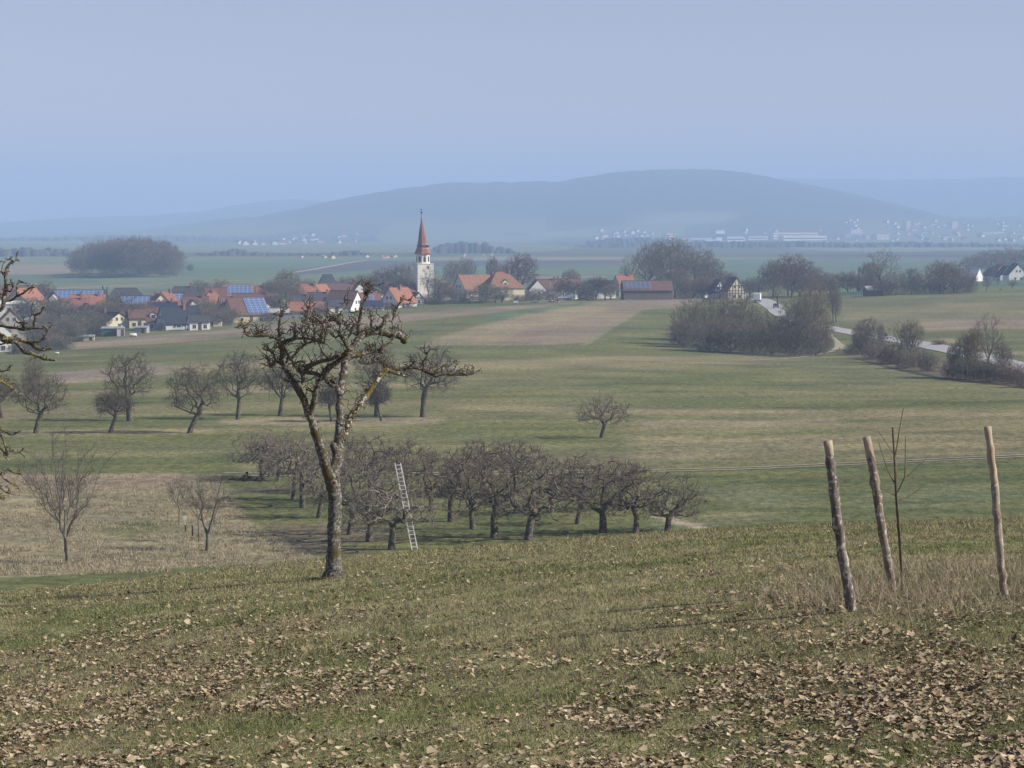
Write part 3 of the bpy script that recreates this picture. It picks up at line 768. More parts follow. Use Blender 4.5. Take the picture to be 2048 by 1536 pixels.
TW_DARK = mat("twig_dark", (0.105, 0.093, 0.078), (0.065, 0.058, 0.050), scale=0.6)
TW_TAN = mat("twig_tan", (0.190, 0.160, 0.105), (0.120, 0.100, 0.068), scale=0.6)
NEEDLE = mat("conifer_needles", (0.030, 0.055, 0.030), (0.014, 0.026, 0.016), scale=1.2)

def own_tree(name, px, py, label, group, seed, R, H_px, W_px, kind, cxp=0.0, leanp=0.0, cat="tree", forkp=None, Y=None, **over):
    """tree placed on the ground point seen at a photo pixel; sizes are given in photo pixels at that distance"""
    x, y, z = hit(px, py) if Y is None else at(px, Y)
    if Y is None and y < 105: x, y, z = at(px, 150)
    k = y / FPX
    H = H_px * k; W = W_px * k * (1.1 if kind in ('orchard', 'pale') else 1.0)
    m = dict(old=(BK_OLD, TW_OLD), orchard=(BK_ORCH, TW_ORCH), pale=(BK_ORCH, TW_PALE), young=(TW_YOUNG, TW_YOUNG), lone=(BK_ORCH, TW_ORCH))[kind]
    fork = (forkp * k) if forkp else H * 0.28
    kw = dict(fork_h=fork, lean=(leanp * k, 0), cx=cxp * k, rx=W / 2, ry=W / 2.2)
    if kind in ('orchard', 'pale'):
        kw.update(zc=fork + (H - fork) * 0.12, rz=(H - fork) * 0.86, rx=W * 0.60, n=230, bf=0.10, step=0.28, shell=0.27, zmin=fork + (H - fork) * 0.04, wob=0.22)
        t = dict(tip=0.018, twigs=4, twl=0.45, twr=0.009, twdir=(0, 0, 0.30), limb=0.42)
    elif kind == 'old':
        kw.update(zc=fork + (H - fork) * 0.52, rz=(H - fork) * 0.52, n=230, bf=0.30, step=0.4, shell=0.42, zmin=fork * 0.9, wob=0.13)
        t = dict(tip=0.016, twigs=6, twl=0.95, twr=0.0085, twdir=(0, 0, 0.15), limb=0.38)
    elif kind == 'lone':
        kw.update(zc=fork + (H - fork) * 0.36, rz=(H - fork) * 0.66, n=200, bf=0.22, step=0.35, shell=0.45, zmin=fork * 1.1, wob=0.12)
        t = dict(tip=0.014, twigs=4, twl=0.7, twr=0.009, twdir=(0, 0, 0.3), limb=0.4)
    else:
        kw.update(zc=fork + (H - fork) * 0.62, rz=(H - fork) * 0.55, n=60, bf=0.75, step=0.35, shell=0.35, zmin=fork + (H - fork) * 0.22, wob=0.06, rx=W * 0.66,
                  keep=lambda q: (q[:, 2] + (H - fork) * 0.62) * 0.75 * W / (H - fork) > np.abs(q[:, 0]) * 0.95)
        t = dict(tip=0.016, twigs=5, twl=0.60, twr=0.0075, twdir=(0, 0, 0.45), limb=0.45)
    for a in list(over):
        if a in kw or a in ('stems',): kw[a] = over.pop(a)
    t.update(over)
    tm, cm = tree_meshes(seed, name, R, materials=m, **t, **kw)
    root = empty(name, (x, y, z - 0.05), label, cat, group)
    add("trunk", tm, root); add("crown", cm, root)
    return root

# ---- the row of old fruit trees behind the orchard
OLD = "old fruit trees standing in the middle meadow"
for a in [
    (72, 866, 116, 122, 0, 10, 40, 0.27, "broad old fruit tree with low arching limbs, left of the small leaning one", 101),
    (4, 836, 90, 74, 0, -6, 30, 0.22, "old fruit tree cut by the left edge of the view behind the gnarled branches", 102),
    (221, 866, 84, 80, 0, 10, 34, 0.20, "small crooked fruit tree leaning right, in front of the tallest dark one", 103),
    (260, 842, 138, 110, 2, -4, 44, 0.34, "tall dark fruit tree with dense top, above the small crooked one", 104),
    (380, 866, 142, 116, -4, 14, 36, 0.28, "wide fruit tree with drooping twigs and a slanting trunk", 105),
    (476, 839, 136, 104, 0, 2, 44, 0.24, "upright fruit tree with a straight trunk forking into a narrow vase", 106),
    (560, 831, 104, 92, -6, 6, 36, 0.24, "fruit tree half hidden by the left limbs of the big pruned tree", 107),
    (663, 843, 74, 52, 0, -6, 30, 0.15, "thin little fruit tree seen between the limbs of the big pruned tree", 108),
    (752, 833, 140, 92, 0, 0, 44, 0.20, "slim tall fruit tree behind the yellow lichened limb", 109),
    (763, 842, 74, 56, -4, -8, 30, 0.14, "small bent fruit tree in front of the slim tall one", 110),
    (846, 834, 142, 124, 12, 2, 44, 0.32, "fruit tree with twigs weeping down to the right, last of the middle row", 111),
]:
    px, py, h, w, cxp, leanp, fk, R, lab, sd = a
    ex = dict(twdir=(0.1, 0, -0.35), twl=1.1) if sd in (111, 105) else {}
    own_tree("fruit_tree", px, py, lab, OLD, sd, R, h, w, 'old', cxp=cxp, leanp=leanp, forkp=fk, **ex)
own_tree("fruit_tree", 1203, 876, "lone spreading fruit tree in the open meadow right of centre", None, 120, 0.20, 88, 112, 'lone', cxp=0, leanp=6, forkp=28)

# ---- the pruned orchard in the hollow
ORC = "pruned apple trees of the orchard in the hollow"
orch = [
    # px, py, H, W, fork, lean, R, label
    (783, 1099, 160, 172, 42, 3, .22, "pruned apple tree right beside the foot of the ladder", 'pale'),
    (740, 1083, 180, 150, 48, 0, .26, "thick trunked apple tree just left of the tree by the ladder", 'orchard'),
    (699, 1069, 190, 150, 48, 6, .18, "apple tree forking low, right behind the big foreground trunk", 'pale'),
    (989, 1075, 192, 176, 40, 0, .24, "wide apple tree with a limb curling up on its left, in the front row", 'orchard'),
    (1057, 1079, 186, 190, 46, 4, .25, "wide apple tree with one long limb sweeping right, in the orchard's front row", 'orchard'),
    (1206, 1066, 156, 150, 42, 0, .24, "apple tree with paired candelabra limbs, third from the right end of the front row", 'orchard'),
    (1272, 1071, 142, 120, 34, 0, .18, "apple tree second from the right end of the orchard", 'orchard'),
    (1335, 1062, 124, 116, 26, 2, .20, "rightmost apple tree of the orchard with a limb stretched flat to the right", 'orchard'),
    (902, 1043, 146, 130, 44, 0, .22, "apple tree with a bare straight trunk between the ladder and the wide front trees", 'orchard'),
    (945, 1058, 176, 120, 60, -4, .18, "slim trunked apple tree close left of the tree with the curling limb", 'orchard'),
    (862, 1022, 128, 110, 30, 0, .17, "apple tree partly behind the top half of the ladder on its right", 'orchard'),
    (1155, 1048, 150, 92, 44, 6, .17, "apple tree with a topped leader poking above the crowns in the gap", 'orchard'),
    (1102, 1026, 120, 130, 40, 0, .19, "apple tree of the second row seen between two wide front trees", 'orchard'),
    (605, 1015, 158, 150, 52, -2, .20, "apple tree with straight grey trunk left of the big foreground trunk", 'pale'),
    (637, 1036, 150, 110, 46, 10, .16, "leaning apple tree almost behind the big foreground trunk", 'pale'),
    (586, 1000, 130, 110, 44, 2, .14, "thin trunked apple tree just behind the straight grey one", 'orchard'),
    (525, 957, 106, 106, 30, -4, .18, "leftmost apple tree of the orchard beside the brush heap", 'pale'),
    (556, 962, 110, 112, 36, 2, .17, "apple tree next to the leftmost one, crown frayed at the top", 'pale'),
    (742, 1003, 142, 124, 50, 0, .17, "tall rear apple tree showing above the crowns right of the big trunk", 'orchard'),
    (812, 996, 124, 110, 50, 0, .17, "rear apple tree directly behind the ladder's top", 'orchard'),
    (688, 985, 120, 100, 50, 0, .16, "rear apple tree behind the fork of the big foreground tree", 'orchard'),
    (966, 990, 116, 110, 50, 0, .17, "rear apple tree topping the crowns above the curling limb tree", 'orchard'),
    (1030, 993, 118, 110, 50, 0, .17, "rear apple tree topping the crowns above the long limb tree", 'orchard'),
    (1240, 1020, 104, 116, 50, 0, .17, "rear apple tree whose flat crown shows above the front row's right end", 'orchard'),
]
for i, (px, py, h, w, fk, ln, R, lab, kd) in enumerate(orch):
    ex = {}
    if 'flat to the right' in lab: ex = dict(cxp=18, shell=0.5)
    own_tree("apple_tree", px, py, lab, ORC, 200 + i * 3, R, h, w, kd, leanp=ln, forkp=fk, **ex)

# ---- young trees in the dry meadow
YG = "young trees planted in the dry meadow"
own_tree("young_tree", 135, 1127, "tall young tree with long upright rods, biggest in the dry meadow", YG, 301, 0.12, 244, 168, 'young', forkp=50, n=90, twigs=4, twl=0.8)
own_tree("young_tree", 131, 1104, "slim young tree hidden behind the tall one with long rods", YG, 302, 0.07, 150, 80, 'young', forkp=50, n=34)
own_tree("young_tree", 415, 1101, "young tree with a short thick trunk and pale upright shoots", YG, 303, 0.13, 144, 96, 'young', forkp=34, n=46, leanp=2)
own_tree("young_tree", 398, 1084, "thin young tree just behind the one with pale shoots", YG, 304, 0.045, 120, 34, 'young', forkp=50, n=16)
own_tree("young_tree", 358, 1050, "small sapling furthest back in the dry meadow", YG, 305, 0.04, 88, 50, 'young', forkp=34, n=22)

# ---- prototypes for the village, hedges and far woods (unit size 10 m high, 9 m wide)
PROTO = {}
EXT = {}
def extent(me):
    v = np.zeros(len(me.vertices) * 3, np.float32); me.vertices.foreach_get("co", v); v = v.reshape(-1, 3)
    return float(np.percentile(np.hypot(v[:, 0], v[:, 1]), 91) * 2), float(np.percentile(v[:, 2], 97.5))
def proto(key, seed, mats_, **kw):
    PROTO[key] = tree_meshes(seed, key, materials=mats_, **kw)
    EXT[key] = extent(PROTO[key][1])
proto('round', 401, (BK_FAR, TW_GREY), R=0.22, tip=0.02, twigs=5, twl=0.95, twr=0.017, twdir=(0, 0, 0.35), fork_h=2.4, lean=(0, 0), zc=6.0, rx=4.0, ry=4.0, rz=3.8, n=420, bf=0.35, step=0.5, zmin=2.4)
proto('tall', 402, (BK_FAR, TW_GREY), R=0.2, tip=0.018, twigs=5, twl=0.9, twr=0.016, twdir=(0, 0, 0.6), fork_h=3.0, lean=(0, 0), zc=6.1, rx=2.9, ry=2.9, rz=3.9, n=380, bf=0.5, step=0.5, zmin=2.6)
proto('open', 403, (BK_FAR, TW_GREY), R=0.24, tip=0.02, twigs=3, twl=0.9, twr=0.015, twdir=(0, 0, 0.3), fork_h=2.6, lean=(0.3, 0), zc=6.0, rx=4.4, ry=4.2, rz=3.8, n=230, bf=0.3, step=0.5, zmin=2.6)
proto('shrub', 404, (TW_DARK, TW_GREY), R=0.10, tip=0.02, twigs=4, twl=1.15, twr=0.017, twdir=(0, 0, 0.55), fork_h=0.6, lean=(0, 0), zc=3.6, rx=4.4, ry=3.8, rz=6.0, n=480, bf=0.25, step=0.55, zmin=0.3, shell=0.5)
proto('shrub2', 405, (TW_DARK, TW_GREY), R=0.10, tip=0.02, twigs=4, twl=1.3, twr=0.017, twdir=(0, 0, 0.4), fork_h=0.5, lean=(0.4, 0), zc=4.2, rx=4.4, ry=3.8, rz=5.4, n=440, bf=0.4, step=0.55, zmin=0.3, shell=0.5)
proto('round2', 406, (BK_FAR, TW_GREY), R=0.22, tip=0.02, twigs=5, twl=1.0, twr=0.017, twdir=(0.1, 0, 0.3), fork_h=2.0, lean=(-0.3, 0), zc=5.8, rx=4.1, ry=4.0, rz=4.0, n=420, bf=0.3, step=0.5, zmin=1.9)

def conifer_mesh():
    r = np.random.default_rng(5)
    mb = MB(); 
    V = []; F = []
    n = 0
    for i in range(1500):
        t = r.random() ** 0.7
        z = 0.8 + 9.0 * (1 - t); rr = (0.15 + 1.9 * t) * (0.5 + 0.5 * r.random())
        a = r.random() * 6.283
        c = np.array([math.cos(a) * rr, math.sin(a) * rr, z - 0.25 * rr])
        o = np.array([math.cos(a), math.sin(a), -0.35]); s = np.array([-math.sin(a), math.cos(a), 0])
        l = 0.35 + 0.4 * r.random(); w = 0.22
        V += [c - o * l - s * w, c - o * l + s * w, c + o * l + np.array([0, 0, r.normal() * .1])]
        F.append((n, n + 1, n + 2)); n += 3
    me = mesh_np("conifer_crown", np.array(V), [np.array(F)], NEEDLE)
    mb.tube([(0, 0, 0), (0, 0, 5), (0, 0, 9.4)], [0.2, 0.12, 0.03], 7)
    return mb.mesh("conifer_trunk", BK_FAR), me
PROTO['conifer'] = conifer_mesh()

HUES = dict(grey=TW_GREY, olive=TW_OLIVE, red=TW_RED, dark=TW_DARK, tan=TW_TAN)
_first = {}
def plant(name, key, hue, px, top, width, label, cat, group=None, Y=None, py=None, rz=None, ry_scale=None):
    """a copy of a prototype: base on the ground, crown top at a photo row, crown width in photo pixels"""
    x, y, z = at(px, Y) if Y is not None else hit(px, py)
    zt = slope_of(top) * y
    H = max(zt - z, 1.0); W = width * y / FPX
    root = empty(name, (x, y, z - 0.15), label, cat, group, rz=random.uniform(0, 6.28) if rz is None else rz)
    bw, bh = EXT.get(key, (4.2, 9.8))
    root.scale = (W / bw, W / bw, (H + 0.15) / bh)
    tm, cm = PROTO[key]
    t = add("trunk", tm, root); c = add("crown", cm, root)
    if key != 'conifer':
        c.material_slots[0].link = 'OBJECT'; c.material_slots[0].material = HUES[hue]
    return root
# ------------------------------------------------------------------ village trees
def vt_(px, top, w, Y, key, hue, lab, group="bare trees among the village houses", name="bare_tree", cat="tree"):
    plant(name, key, hue, px, top, w, lab, cat, group, Y=Y)
VT_LIST = [
    (60, 598, 60, 760, 'round', 'dark', "dark bushy tree right of the white flat roofed building"),
    (92, 566, 40, 880, 'round2', 'red', "purplish bare tree behind the orange roof near the left edge"),
    (105, 596, 56, 770, 'round', 'dark', "dark tree below the small white gable left of the long solar roof"),
    (150, 612, 62, 740, 'round', 'grey', "broad tree under the left end of the long solar roof"),
    (88, 628, 56, 640, 'round2', 'grey', "grey tree right of the hipped house at the left edge"),
    (130, 640, 56, 610, 'round', 'grey', "grey tree in front of the broad one on the left village edge"),
    (176, 610, 50, 730, 'tall', 'dark', "dark tall tree in the left thicket"),
    (205, 606, 60, 740, 'round', 'grey', "grey tree between the thicket and the cream gable"),
    (248, 588, 64, 700, 'open', 'dark', "large tree with thick dark limbs in front of the cream gable"),
    (180, 640, 46, 650, 'shrub', 'olive', "olive bush left of the cream gable"),
    (105, 668, 48, 560, 'shrub', 'grey', "thicket at the lower left end of the village"),
    (72, 672, 50, 520, 'shrub2', 'dark', "dark bush beside the lower left thicket"),
    (30, 690, 40, 520, 'shrub', 'dark', "dark bush below the tall white house on the left edge"),
    (290, 606, 40, 730, 'round2', 'grey', "bare tree over the cream house with the red roof"),
    (322, 645, 16, 662, 'shrub', 'dark', "dark shrub left of the blue grey gabled house"),
    (396, 600, 52, 690, 'open', 'grey', "forked tree right of the blue grey house"),
    (432, 612, 50, 700, 'round', 'olive', "olive brown tree before the big solar barn"),
    (462, 618, 40, 705, 'round2', 'grey', "grey tree left of the solar barn's wall"),
    (400, 563, 44, 960, 'round', 'grey', "tree on the far side of the village above the orange hipped roof"),
    (440, 561, 40, 980, 'round2', 'grey', "tree behind the blue solar roof on the far side"),
    (500, 570, 30, 960, 'round', 'grey', "small far tree right of the blue solar roof"),
    (574, 542, 48, 900, 'tall', 'olive', "tall olive tree left of the orange twin roofs"),
    (556, 560, 50, 860, 'round', 'grey', "grey tree left of the tall olive one"),
    (592, 570, 36, 840, 'round2', 'tan', "tan tree beside the orange twin roofs"),
    (535, 566, 36, 900, 'shrub', 'dark', "dark evergreen looking bush by the far orange hut"),
    (612, 560, 40, 980, 'round', 'grey', "tree behind the orange twin roofs"),
    (690, 556, 54, 960, 'round', 'grey', "grey tree behind the long dark red roof"),
    (728, 552, 52, 980, 'round2', 'dark', "dark tree above the tall white gable"),
    (766, 540, 54, 970, 'round', 'red', "reddish tree between the tall white gable and the church"),
    (800, 532, 56, 960, 'tall', 'grey', "tall grey tree just left of the church tower"),
    (826, 528, 44, 930, 'open', 'grey', "thin tree rising before the church tower's left side"),
    (806, 560, 50, 900, 'round', 'dark', "dark tree over the orange roofed house by the church"),
    (858, 534, 32, 865, 'open', 'dark', "leafless tree drawn across the white church tower"),
    (880, 556, 44, 880, 'round2', 'grey', "grey tree right of the church tower"),
    (876, 584, 46, 820, 'round', 'dark', "dark round tree at the foot of the church"),
    (905, 575, 36, 850, 'round', 'grey', "tree left of the big farmhouse gable"),
    (850, 590, 34, 830, 'shrub', 'grey', "bush in front of the church nave"),
    (905, 525, 36, 1100, 'round', 'grey', "far tree right of the church belfry"),
    (932, 520, 44, 1120, 'round2', 'grey', "wide far tree above the farmhouse gable"),
    (985, 517, 26, 1050, 'tall', 'red', "slender reddish tree above the farmhouse roof"),
    (1005, 532, 40, 1060, 'round', 'grey', "low far tree behind the hipped farmhouse roof"),
    (1042, 512, 66, 1000, 'round', 'red', "big purplish tree right of the hipped farmhouse roof"),
    (940, 580, 50, 800, 'round2', 'olive', "olive tree before the farmhouse gable"),
    (972, 568, 50, 810, 'round', 'olive', "olive tree covering the middle of the farmhouse"),
    (1004, 574, 46, 800, 'round', 'grey', "grey tree before the hipped end of the farmhouse"),
    (1040, 590, 44, 815, 'shrub2', 'grey', "brushy garden shrubs right of the farmhouse"),
    (1068, 578, 40, 850, 'shrub', 'dark', "dark shrub below the pale hipped gable"),
    (1142, 541, 36, 1000, 'round', 'olive', "rounded tree behind the dark roofs"),
    (1128, 560, 40, 860, 'round2', 'dark', "dark tree in front of the dark roofs"),
    (1160, 566, 44, 840, 'round', 'dark', "dark tree between the dark roofs and the solar barn"),
    (1192, 556, 50, 850, 'round', 'dark', "darkest tree left of the solar barn"),
    (1222, 572, 40, 835, 'round2', 'grey', "low tree at the left end of the solar barn"),
    (1258, 514, 36, 960, 'open', 'olive', "upright open tree above the solar barn"),
    (1300, 492, 66, 960, 'round2', 'grey', "left crown of the tall tree group behind the solar barn"),
    (1340, 482, 90, 970, 'round', 'olive', "highest crown of the tall tree group behind the solar barn"),
    (1385, 500, 86, 950, 'round2', 'grey', "right crown of the tall tree group behind the solar barn"),
    (1420, 520, 60, 930, 'round', 'grey', "lower tree sloping off right of the tall group"),
    (1404, 560, 44, 860, 'round', 'red', "reddish tree in front of the hidden white gable"),
    (1368, 562, 40, 850, 'shrub', 'dark', "dark shrub at the right end of the solar barn"),
    (1448, 546, 50, 930, 'round2', 'red', "reddish tree behind the half timbered gables"),
    (1500, 560, 46, 880, 'round', 'grey', "grey tree right of the half timbered gable"),
    (1546, 524, 56, 860, 'round', 'grey', "grey crown left of the big red brown one by the road"),
    (1584, 514, 84, 850, 'round2', 'red', "big red brown crown beside the road into the village"),
    (1620, 534, 60, 870, 'round', 'grey', "grey crown right of the big red brown one"),
    (1556, 548, 50, 745, 'open', 'grey', "thin tree standing between the oncoming car and the camera"),
    (1660, 548, 54, 880, 'round', 'red', "red brown tree left of the green netting fence"),
    (1696, 546, 50, 890, 'round2', 'red', "red brown tree behind the green netting fence"),
    (1740, 528, 44, 900, 'round', 'red', "low reddish tree left of the tall open crowned one"),
    (1764, 504, 72, 880, 'open', 'olive', "tall open crowned tree rising from the right hand hedge"),
    (44, 606, 60, 720, 'round', 'dark', "dark tree behind the hipped house with the beige gable"),
    (120, 600, 70, 745, 'round2', 'grey', "wide grey tree high in the left thicket"),
    (172, 622, 66, 700, 'round2', 'grey', "wide grey tree in the heart of the left thicket"),
    (140, 648, 70, 620, 'round', 'grey', "big grey tree leading the left thicket's front"),
    (96, 650, 70, 580, 'round2', 'grey', "big grey tree at the lower left corner of the village"),
    (120, 672, 60, 548, 'shrub', 'grey', "grey brush sloping down at the village's lower left corner"),
    (150, 660, 50, 610, 'shrub2', 'grey', "grey brush behind the cream hut"),
    (196, 650, 46, 645, 'shrub', 'dark', "dark brush behind the dark green shed"),
    (226, 596, 50, 760, 'round', 'grey', "grey tree in front of the dark grey hipped barn"),
    (384, 612, 40, 700, 'round', 'grey', "grey tree over the slate roof's right end"),
    (415, 600, 40, 740, 'round2', 'grey', "grey tree before the big orange hipped roof"),
    (375, 590, 30, 840, 'round', 'grey', "small tree between the brown roof and the slate roof"),
    (486, 588, 30, 850, 'round', 'grey', "small tree before the bright blue solar block"),
    (545, 590, 50, 800, 'round', 'dark', "dark tree over the right end of the long dark ridge"),
    (570, 590, 46, 790, 'round', 'olive', "olive tree before the slate dark roof"),
    (70, 640, 60, 600, 'round2', 'grey', "grey tree filling the gap below the hipped house on the left"),
    (150, 632, 60, 660, 'round', 'grey', "grey tree in the middle of the left thicket"),
    (110, 626, 60, 690, 'round', 'dark', "dark tree low in the left thicket"),
    (200, 628, 50, 680, 'round2', 'grey', "grey tree right in the left thicket, beside the olive bush"),
    (272, 610, 46, 720, 'round', 'grey', "grey tree touching the cream house with dark windows"),
    (410, 618, 44, 678, 'round2', 'grey', "grey tree over the low outbuilding"),
    (446, 624, 46, 692, 'shrub', 'grey', "brushy row before the solar barn's left wall"),
    (540, 626, 36, 720, 'shrub', 'grey', "shrub beside the weathered grey shed"),
    (580, 622, 40, 745, 'shrub2', 'grey', "brush along the weathered board fence"),
    (596, 600, 34, 775, 'round', 'tan', "tan tree at the left end of the long low orange roof"),
    (640, 608, 30, 755, 'shrub', 'grey', "grey brush before the long low orange roof"),
    (775, 606, 34, 770, 'shrub', 'red', "reddish brush in front of the blue shaded gable"),
    (815, 606, 34, 775, 'shrub', 'dark', "dark shrubs below the orange roofed white house"),
    (865, 596, 40, 800, 'shrub2', 'dark', "dark brush under the church's right foot"),
    (885, 600, 46, 800, 'shrub', 'grey', "grey garden brush right of the church foot"),
    (920, 596, 46, 800, 'shrub2', 'grey', "grey garden brush at the pale lamp post"),
    (960, 592, 50, 795, 'shrub', 'grey', "grey garden brush below the farmhouse middle"),
    (990, 590, 44, 800, 'round', 'olive', "olive tree right before the farmhouse wing"),
    (1064, 590, 50, 830, 'shrub2', 'red', "reddish hedge below the pale pyramid gable"),
    (1100, 578, 50, 850, 'shrub', 'grey', "grey hedge below the left dark brown roof"),
    (1210, 560, 46, 850, 'round', 'red', "reddish tree just left of the wooden barn"),
    (1175, 574, 60, 830, 'shrub', 'dark', "dark hedge at the top of the brown field"),
    (1350, 540, 70, 890, 'round', 'grey', "grey tree closing the gap right of the wooden barn"),
    (1385, 556, 60, 880, 'round2', 'olive', "olive tree low in the tall tree group"),
    (1430, 556, 50, 880, 'round', 'grey', "grey tree between the two half timbered gables"),
    (1515, 556, 60, 900, 'round2', 'grey', "grey tree behind the white lorry"),
    (1600, 556, 70, 860, 'round', 'red', "reddish tree low beside the road into the village"),
    (1640, 552, 50, 870, 'round2', 'grey', "grey tree between the road and the netting fence"),
    (1576, 540, 60, 880, 'round', 'red', "reddish tree behind the thin roadside tree"),
    (1715, 552, 44, 895, 'round', 'grey', "grey low tree right behind the netting fence"),
    (1740, 556, 40, 880, 'shrub', 'red', "reddish shrub by the garden shed"),
]
for a in VT_LIST: vt_(*a)
for i, (px, top, w, Y, lab) in enumerate([
    (206, 572, 11, 900, "left one of two dark conifers behind the village thicket"),
    (214, 574, 9, 905, "right one of two dark conifers behind the village thicket"),
    (1717, 533, 9, 905, "small pointed dark conifer left of the tall open crowned tree")]):
    plant("conifer", 'conifer', None, px, top, w, lab, "tree", "dark conifers in the village", Y=Y)
# right hand belt
for a in [
    (1790, 548, 50, 850, 'shrub', 'grey', "grey shrub at the left end of the right hand hedge"),
    (1822, 540, 50, 860, 'shrub2', 'dark', "dark evergreen topped shrub in the right hand hedge"),
    (1852, 550, 52, 850, 'shrub', 'grey', "low shrub in the middle of the right hand hedge"),
    (1880, 524, 60, 860, 'round', 'grey', "rounded grey tree left of the red roof peeking from the hedge"),
    (1908, 527, 60, 865, 'round2', 'grey', "rounded grey tree right of the red roof peeking from the hedge"),
    (1880, 556, 54, 845, 'shrub2', 'dark', "dark underbrush below the two rounded grey trees"),
    (1915, 554, 52, 845, 'shrub', 'dark', "dark brush before the hedge's right end"),
    (1940, 548, 32, 850, 'shrub', 'red', "reddish shrub closing the hedge on the right"),
    (1766, 560, 48, 845, 'shrub2', 'dark', "dark brush under the tall open crowned tree"),
    (1985, 503, 80, 1500, 'round', 'grey', "far tree behind the row of white gabled houses"),
    (2030, 499, 80, 1520, 'round2', 'grey', "far tree behind the rightmost white gabled house"),
    (1950, 512, 60, 1480, 'round', 'grey', "far tree left of the white gabled houses"),
]:
    vt_(*a, group="trees and shrubs of the right hand hedge")
for px, py, top, w, lab in [(1973, 583, 553, 20, "small fruit tree left below the white gabled houses"), (2024, 577, 559, 24, "flat crowned fruit tree below the rightmost white house"), (1995, 571, 553, 14, "little fruit tree right before the white house row"), (2001, 582, 577, 6, "tiny bush on the slope below the white houses")]:
    plant("fruit_tree", 'open', 'dark', px, top, w, lab, "tree", "small fruit trees below the white houses", py=py)

# ---- the big hedge by the track
HG = "shrubs of the big hedge beside the farm track"
for px, top, w, py, key, hue, lab in [
    (1376, 602, 60, 690, 'shrub', 'olive', "yellowish olive shrub at the hedge's upper left"),
    (1366, 640, 56, 694, 'shrub2', 'grey', "low shrub at the hedge's left tip"),
    (1412, 600, 60, 682, 'shrub2', 'olive', "tall olive shrub left in the hedge"),
    (1446, 588, 64, 672, 'shrub', 'grey', "tall grey shrub below the half timbered gables"),
    (1486, 600, 60, 672, 'shrub2', 'tan', "tan tinted shrub in front of the white lorry"),
    (1420, 646, 70, 703, 'shrub', 'grey', "front shrub with a dark base, left part of the hedge"),
    (1462, 640, 66, 705, 'shrub2', 'grey', "front shrub beside the dark hollow in the hedge"),
    (1506, 640, 70, 707, 'shrub', 'grey', "front shrub in the middle of the hedge"),
    (1520, 622, 52, 672, 'shrub', 'olive', "olive shrub below the road into the village"),
    (1556, 634, 60, 680, 'shrub2', 'grey', "low shrub below the oncoming car"),
    (1548, 652, 66, 709, 'shrub2', 'dark', "dark front shrub right of the hedge's middle"),
    (1590, 600, 66, 682, 'shrub', 'grey', "tall grey shrub right of the oncoming car"),
    (1590, 648, 66, 711, 'shrub', 'dark', "dark front shrub in the right third of the hedge"),
    (1626, 572, 64, 680, 'shrub2', 'tan', "tallest brownish shrub near the hedge's right end"),
    (1610, 590, 50, 688, 'shrub', 'olive', "olive shrub left of the tallest brownish one"),
    (1632, 650, 62, 712, 'shrub2', 'grey', "front shrub at the hedge's right end"),
    (1652, 636, 34, 694, 'shrub', 'tan', "narrow brown shrub touching the farm track"),
]:
    plant("hedge_shrub", key, hue, px, top, w, lab, "shrub", HG, py=py)
RS = "bushes along the road bank"
for px, top, w, py, key, hue, lab in [
    (1666, 560, 26, 646, 'tall', 'grey', "slim roadside tree above the track junction"),
    (1672, 590, 22, 645, 'tall', 'grey', "second slim roadside tree leaning beside the first"),
    (1732, 640, 52, 704, 'shrub2', 'grey', "bush hiding the road left of the dark car"),
    (1722, 672, 44, 709, 'shrub', 'dark', "dark low bush at the foot of the road bank"),
    (1760, 676, 40, 716, 'shrub', 'grey', "low bush on the bank below the dark car"),
    (1762, 650, 14, 699, 'tall', 'tan', "thin sapling at the road edge left of the car"),
    (1798, 646, 46, 722, 'open', 'grey', "bare roadside tree right of the dark car"),
    (1790, 690, 50, 728, 'shrub2', 'dark', "dark scrub under the roadside tree"),
    (1822, 644, 46, 726, 'tall', 'grey', "leafless roadside tree with two stems"),
    (1835, 698, 46, 734, 'shrub', 'grey', "scrub right of the two stemmed tree"),
    (1744, 690, 44, 719, 'shrub', 'grey', "low scrub between the dark foot bush and the low bush"),
    (1775, 700, 46, 729, 'shrub2', 'red', "reddish scrub on the bank under the car"),
    (1812, 704, 50, 737, 'shrub2', 'grey', "grey scrub filling the middle of the bank"),
    (1856, 708, 44, 742, 'shrub', 'grey', "sparse scrub at the right end of the left bushes"),
    (1700, 690, 30, 708, 'shrub2', 'grey', "small scrub at the start of the road bank"),
    (1904, 724, 40, 757, 'shrub2', 'grey', "grey scrub left of the roadside clump"),
    (1960, 712, 50, 760, 'shrub', 'grey', "grey scrub inside the roadside clump"),
    (2006, 722, 50, 765, 'shrub2', 'grey', "grey scrub right in the roadside clump"),
    (2046, 736, 46, 775, 'shrub', 'grey', "grey scrub cut by the right edge of the view"),
    (1722, 650, 36, 700, 'tall', 'grey', "thin tree inside the bush left of the car"),
    (1906, 690, 26, 755, 'tall', 'grey', "thin tree leading the roadside clump on the left"),
    (1878, 680, 30, 690, 'shrub', 'red', "reddish bush on the far verge of the road"),
    (1932, 668, 44, 756, 'tall', 'grey', "left tree of the roadside clump on the right"),
    (1975, 634, 64, 744, 'open', 'grey', "tall white stemmed tree in the roadside clump on the right"),
    (1948, 660, 40, 758, 'tall', 'tan', "tan tree in front of the tall white stemmed one"),
    (2004, 690, 40, 752, 'tall', 'grey', "short tree at the right of the roadside clump"),
    (1930, 722, 60, 760, 'shrub', 'dark', "dark brush below the roadside clump's left part"),
    (1980, 726, 64, 764, 'shrub2', 'dark', "dark brush below the tall white stemmed tree"),
    (2026, 728, 50, 768, 'shrub', 'red', "reddish brush at the right end of the road bank"),
]:
    plant("roadside_bush", key, hue, px, top, w, lab, "shrub" if 'shrub' in key else "tree", RS, py=py)
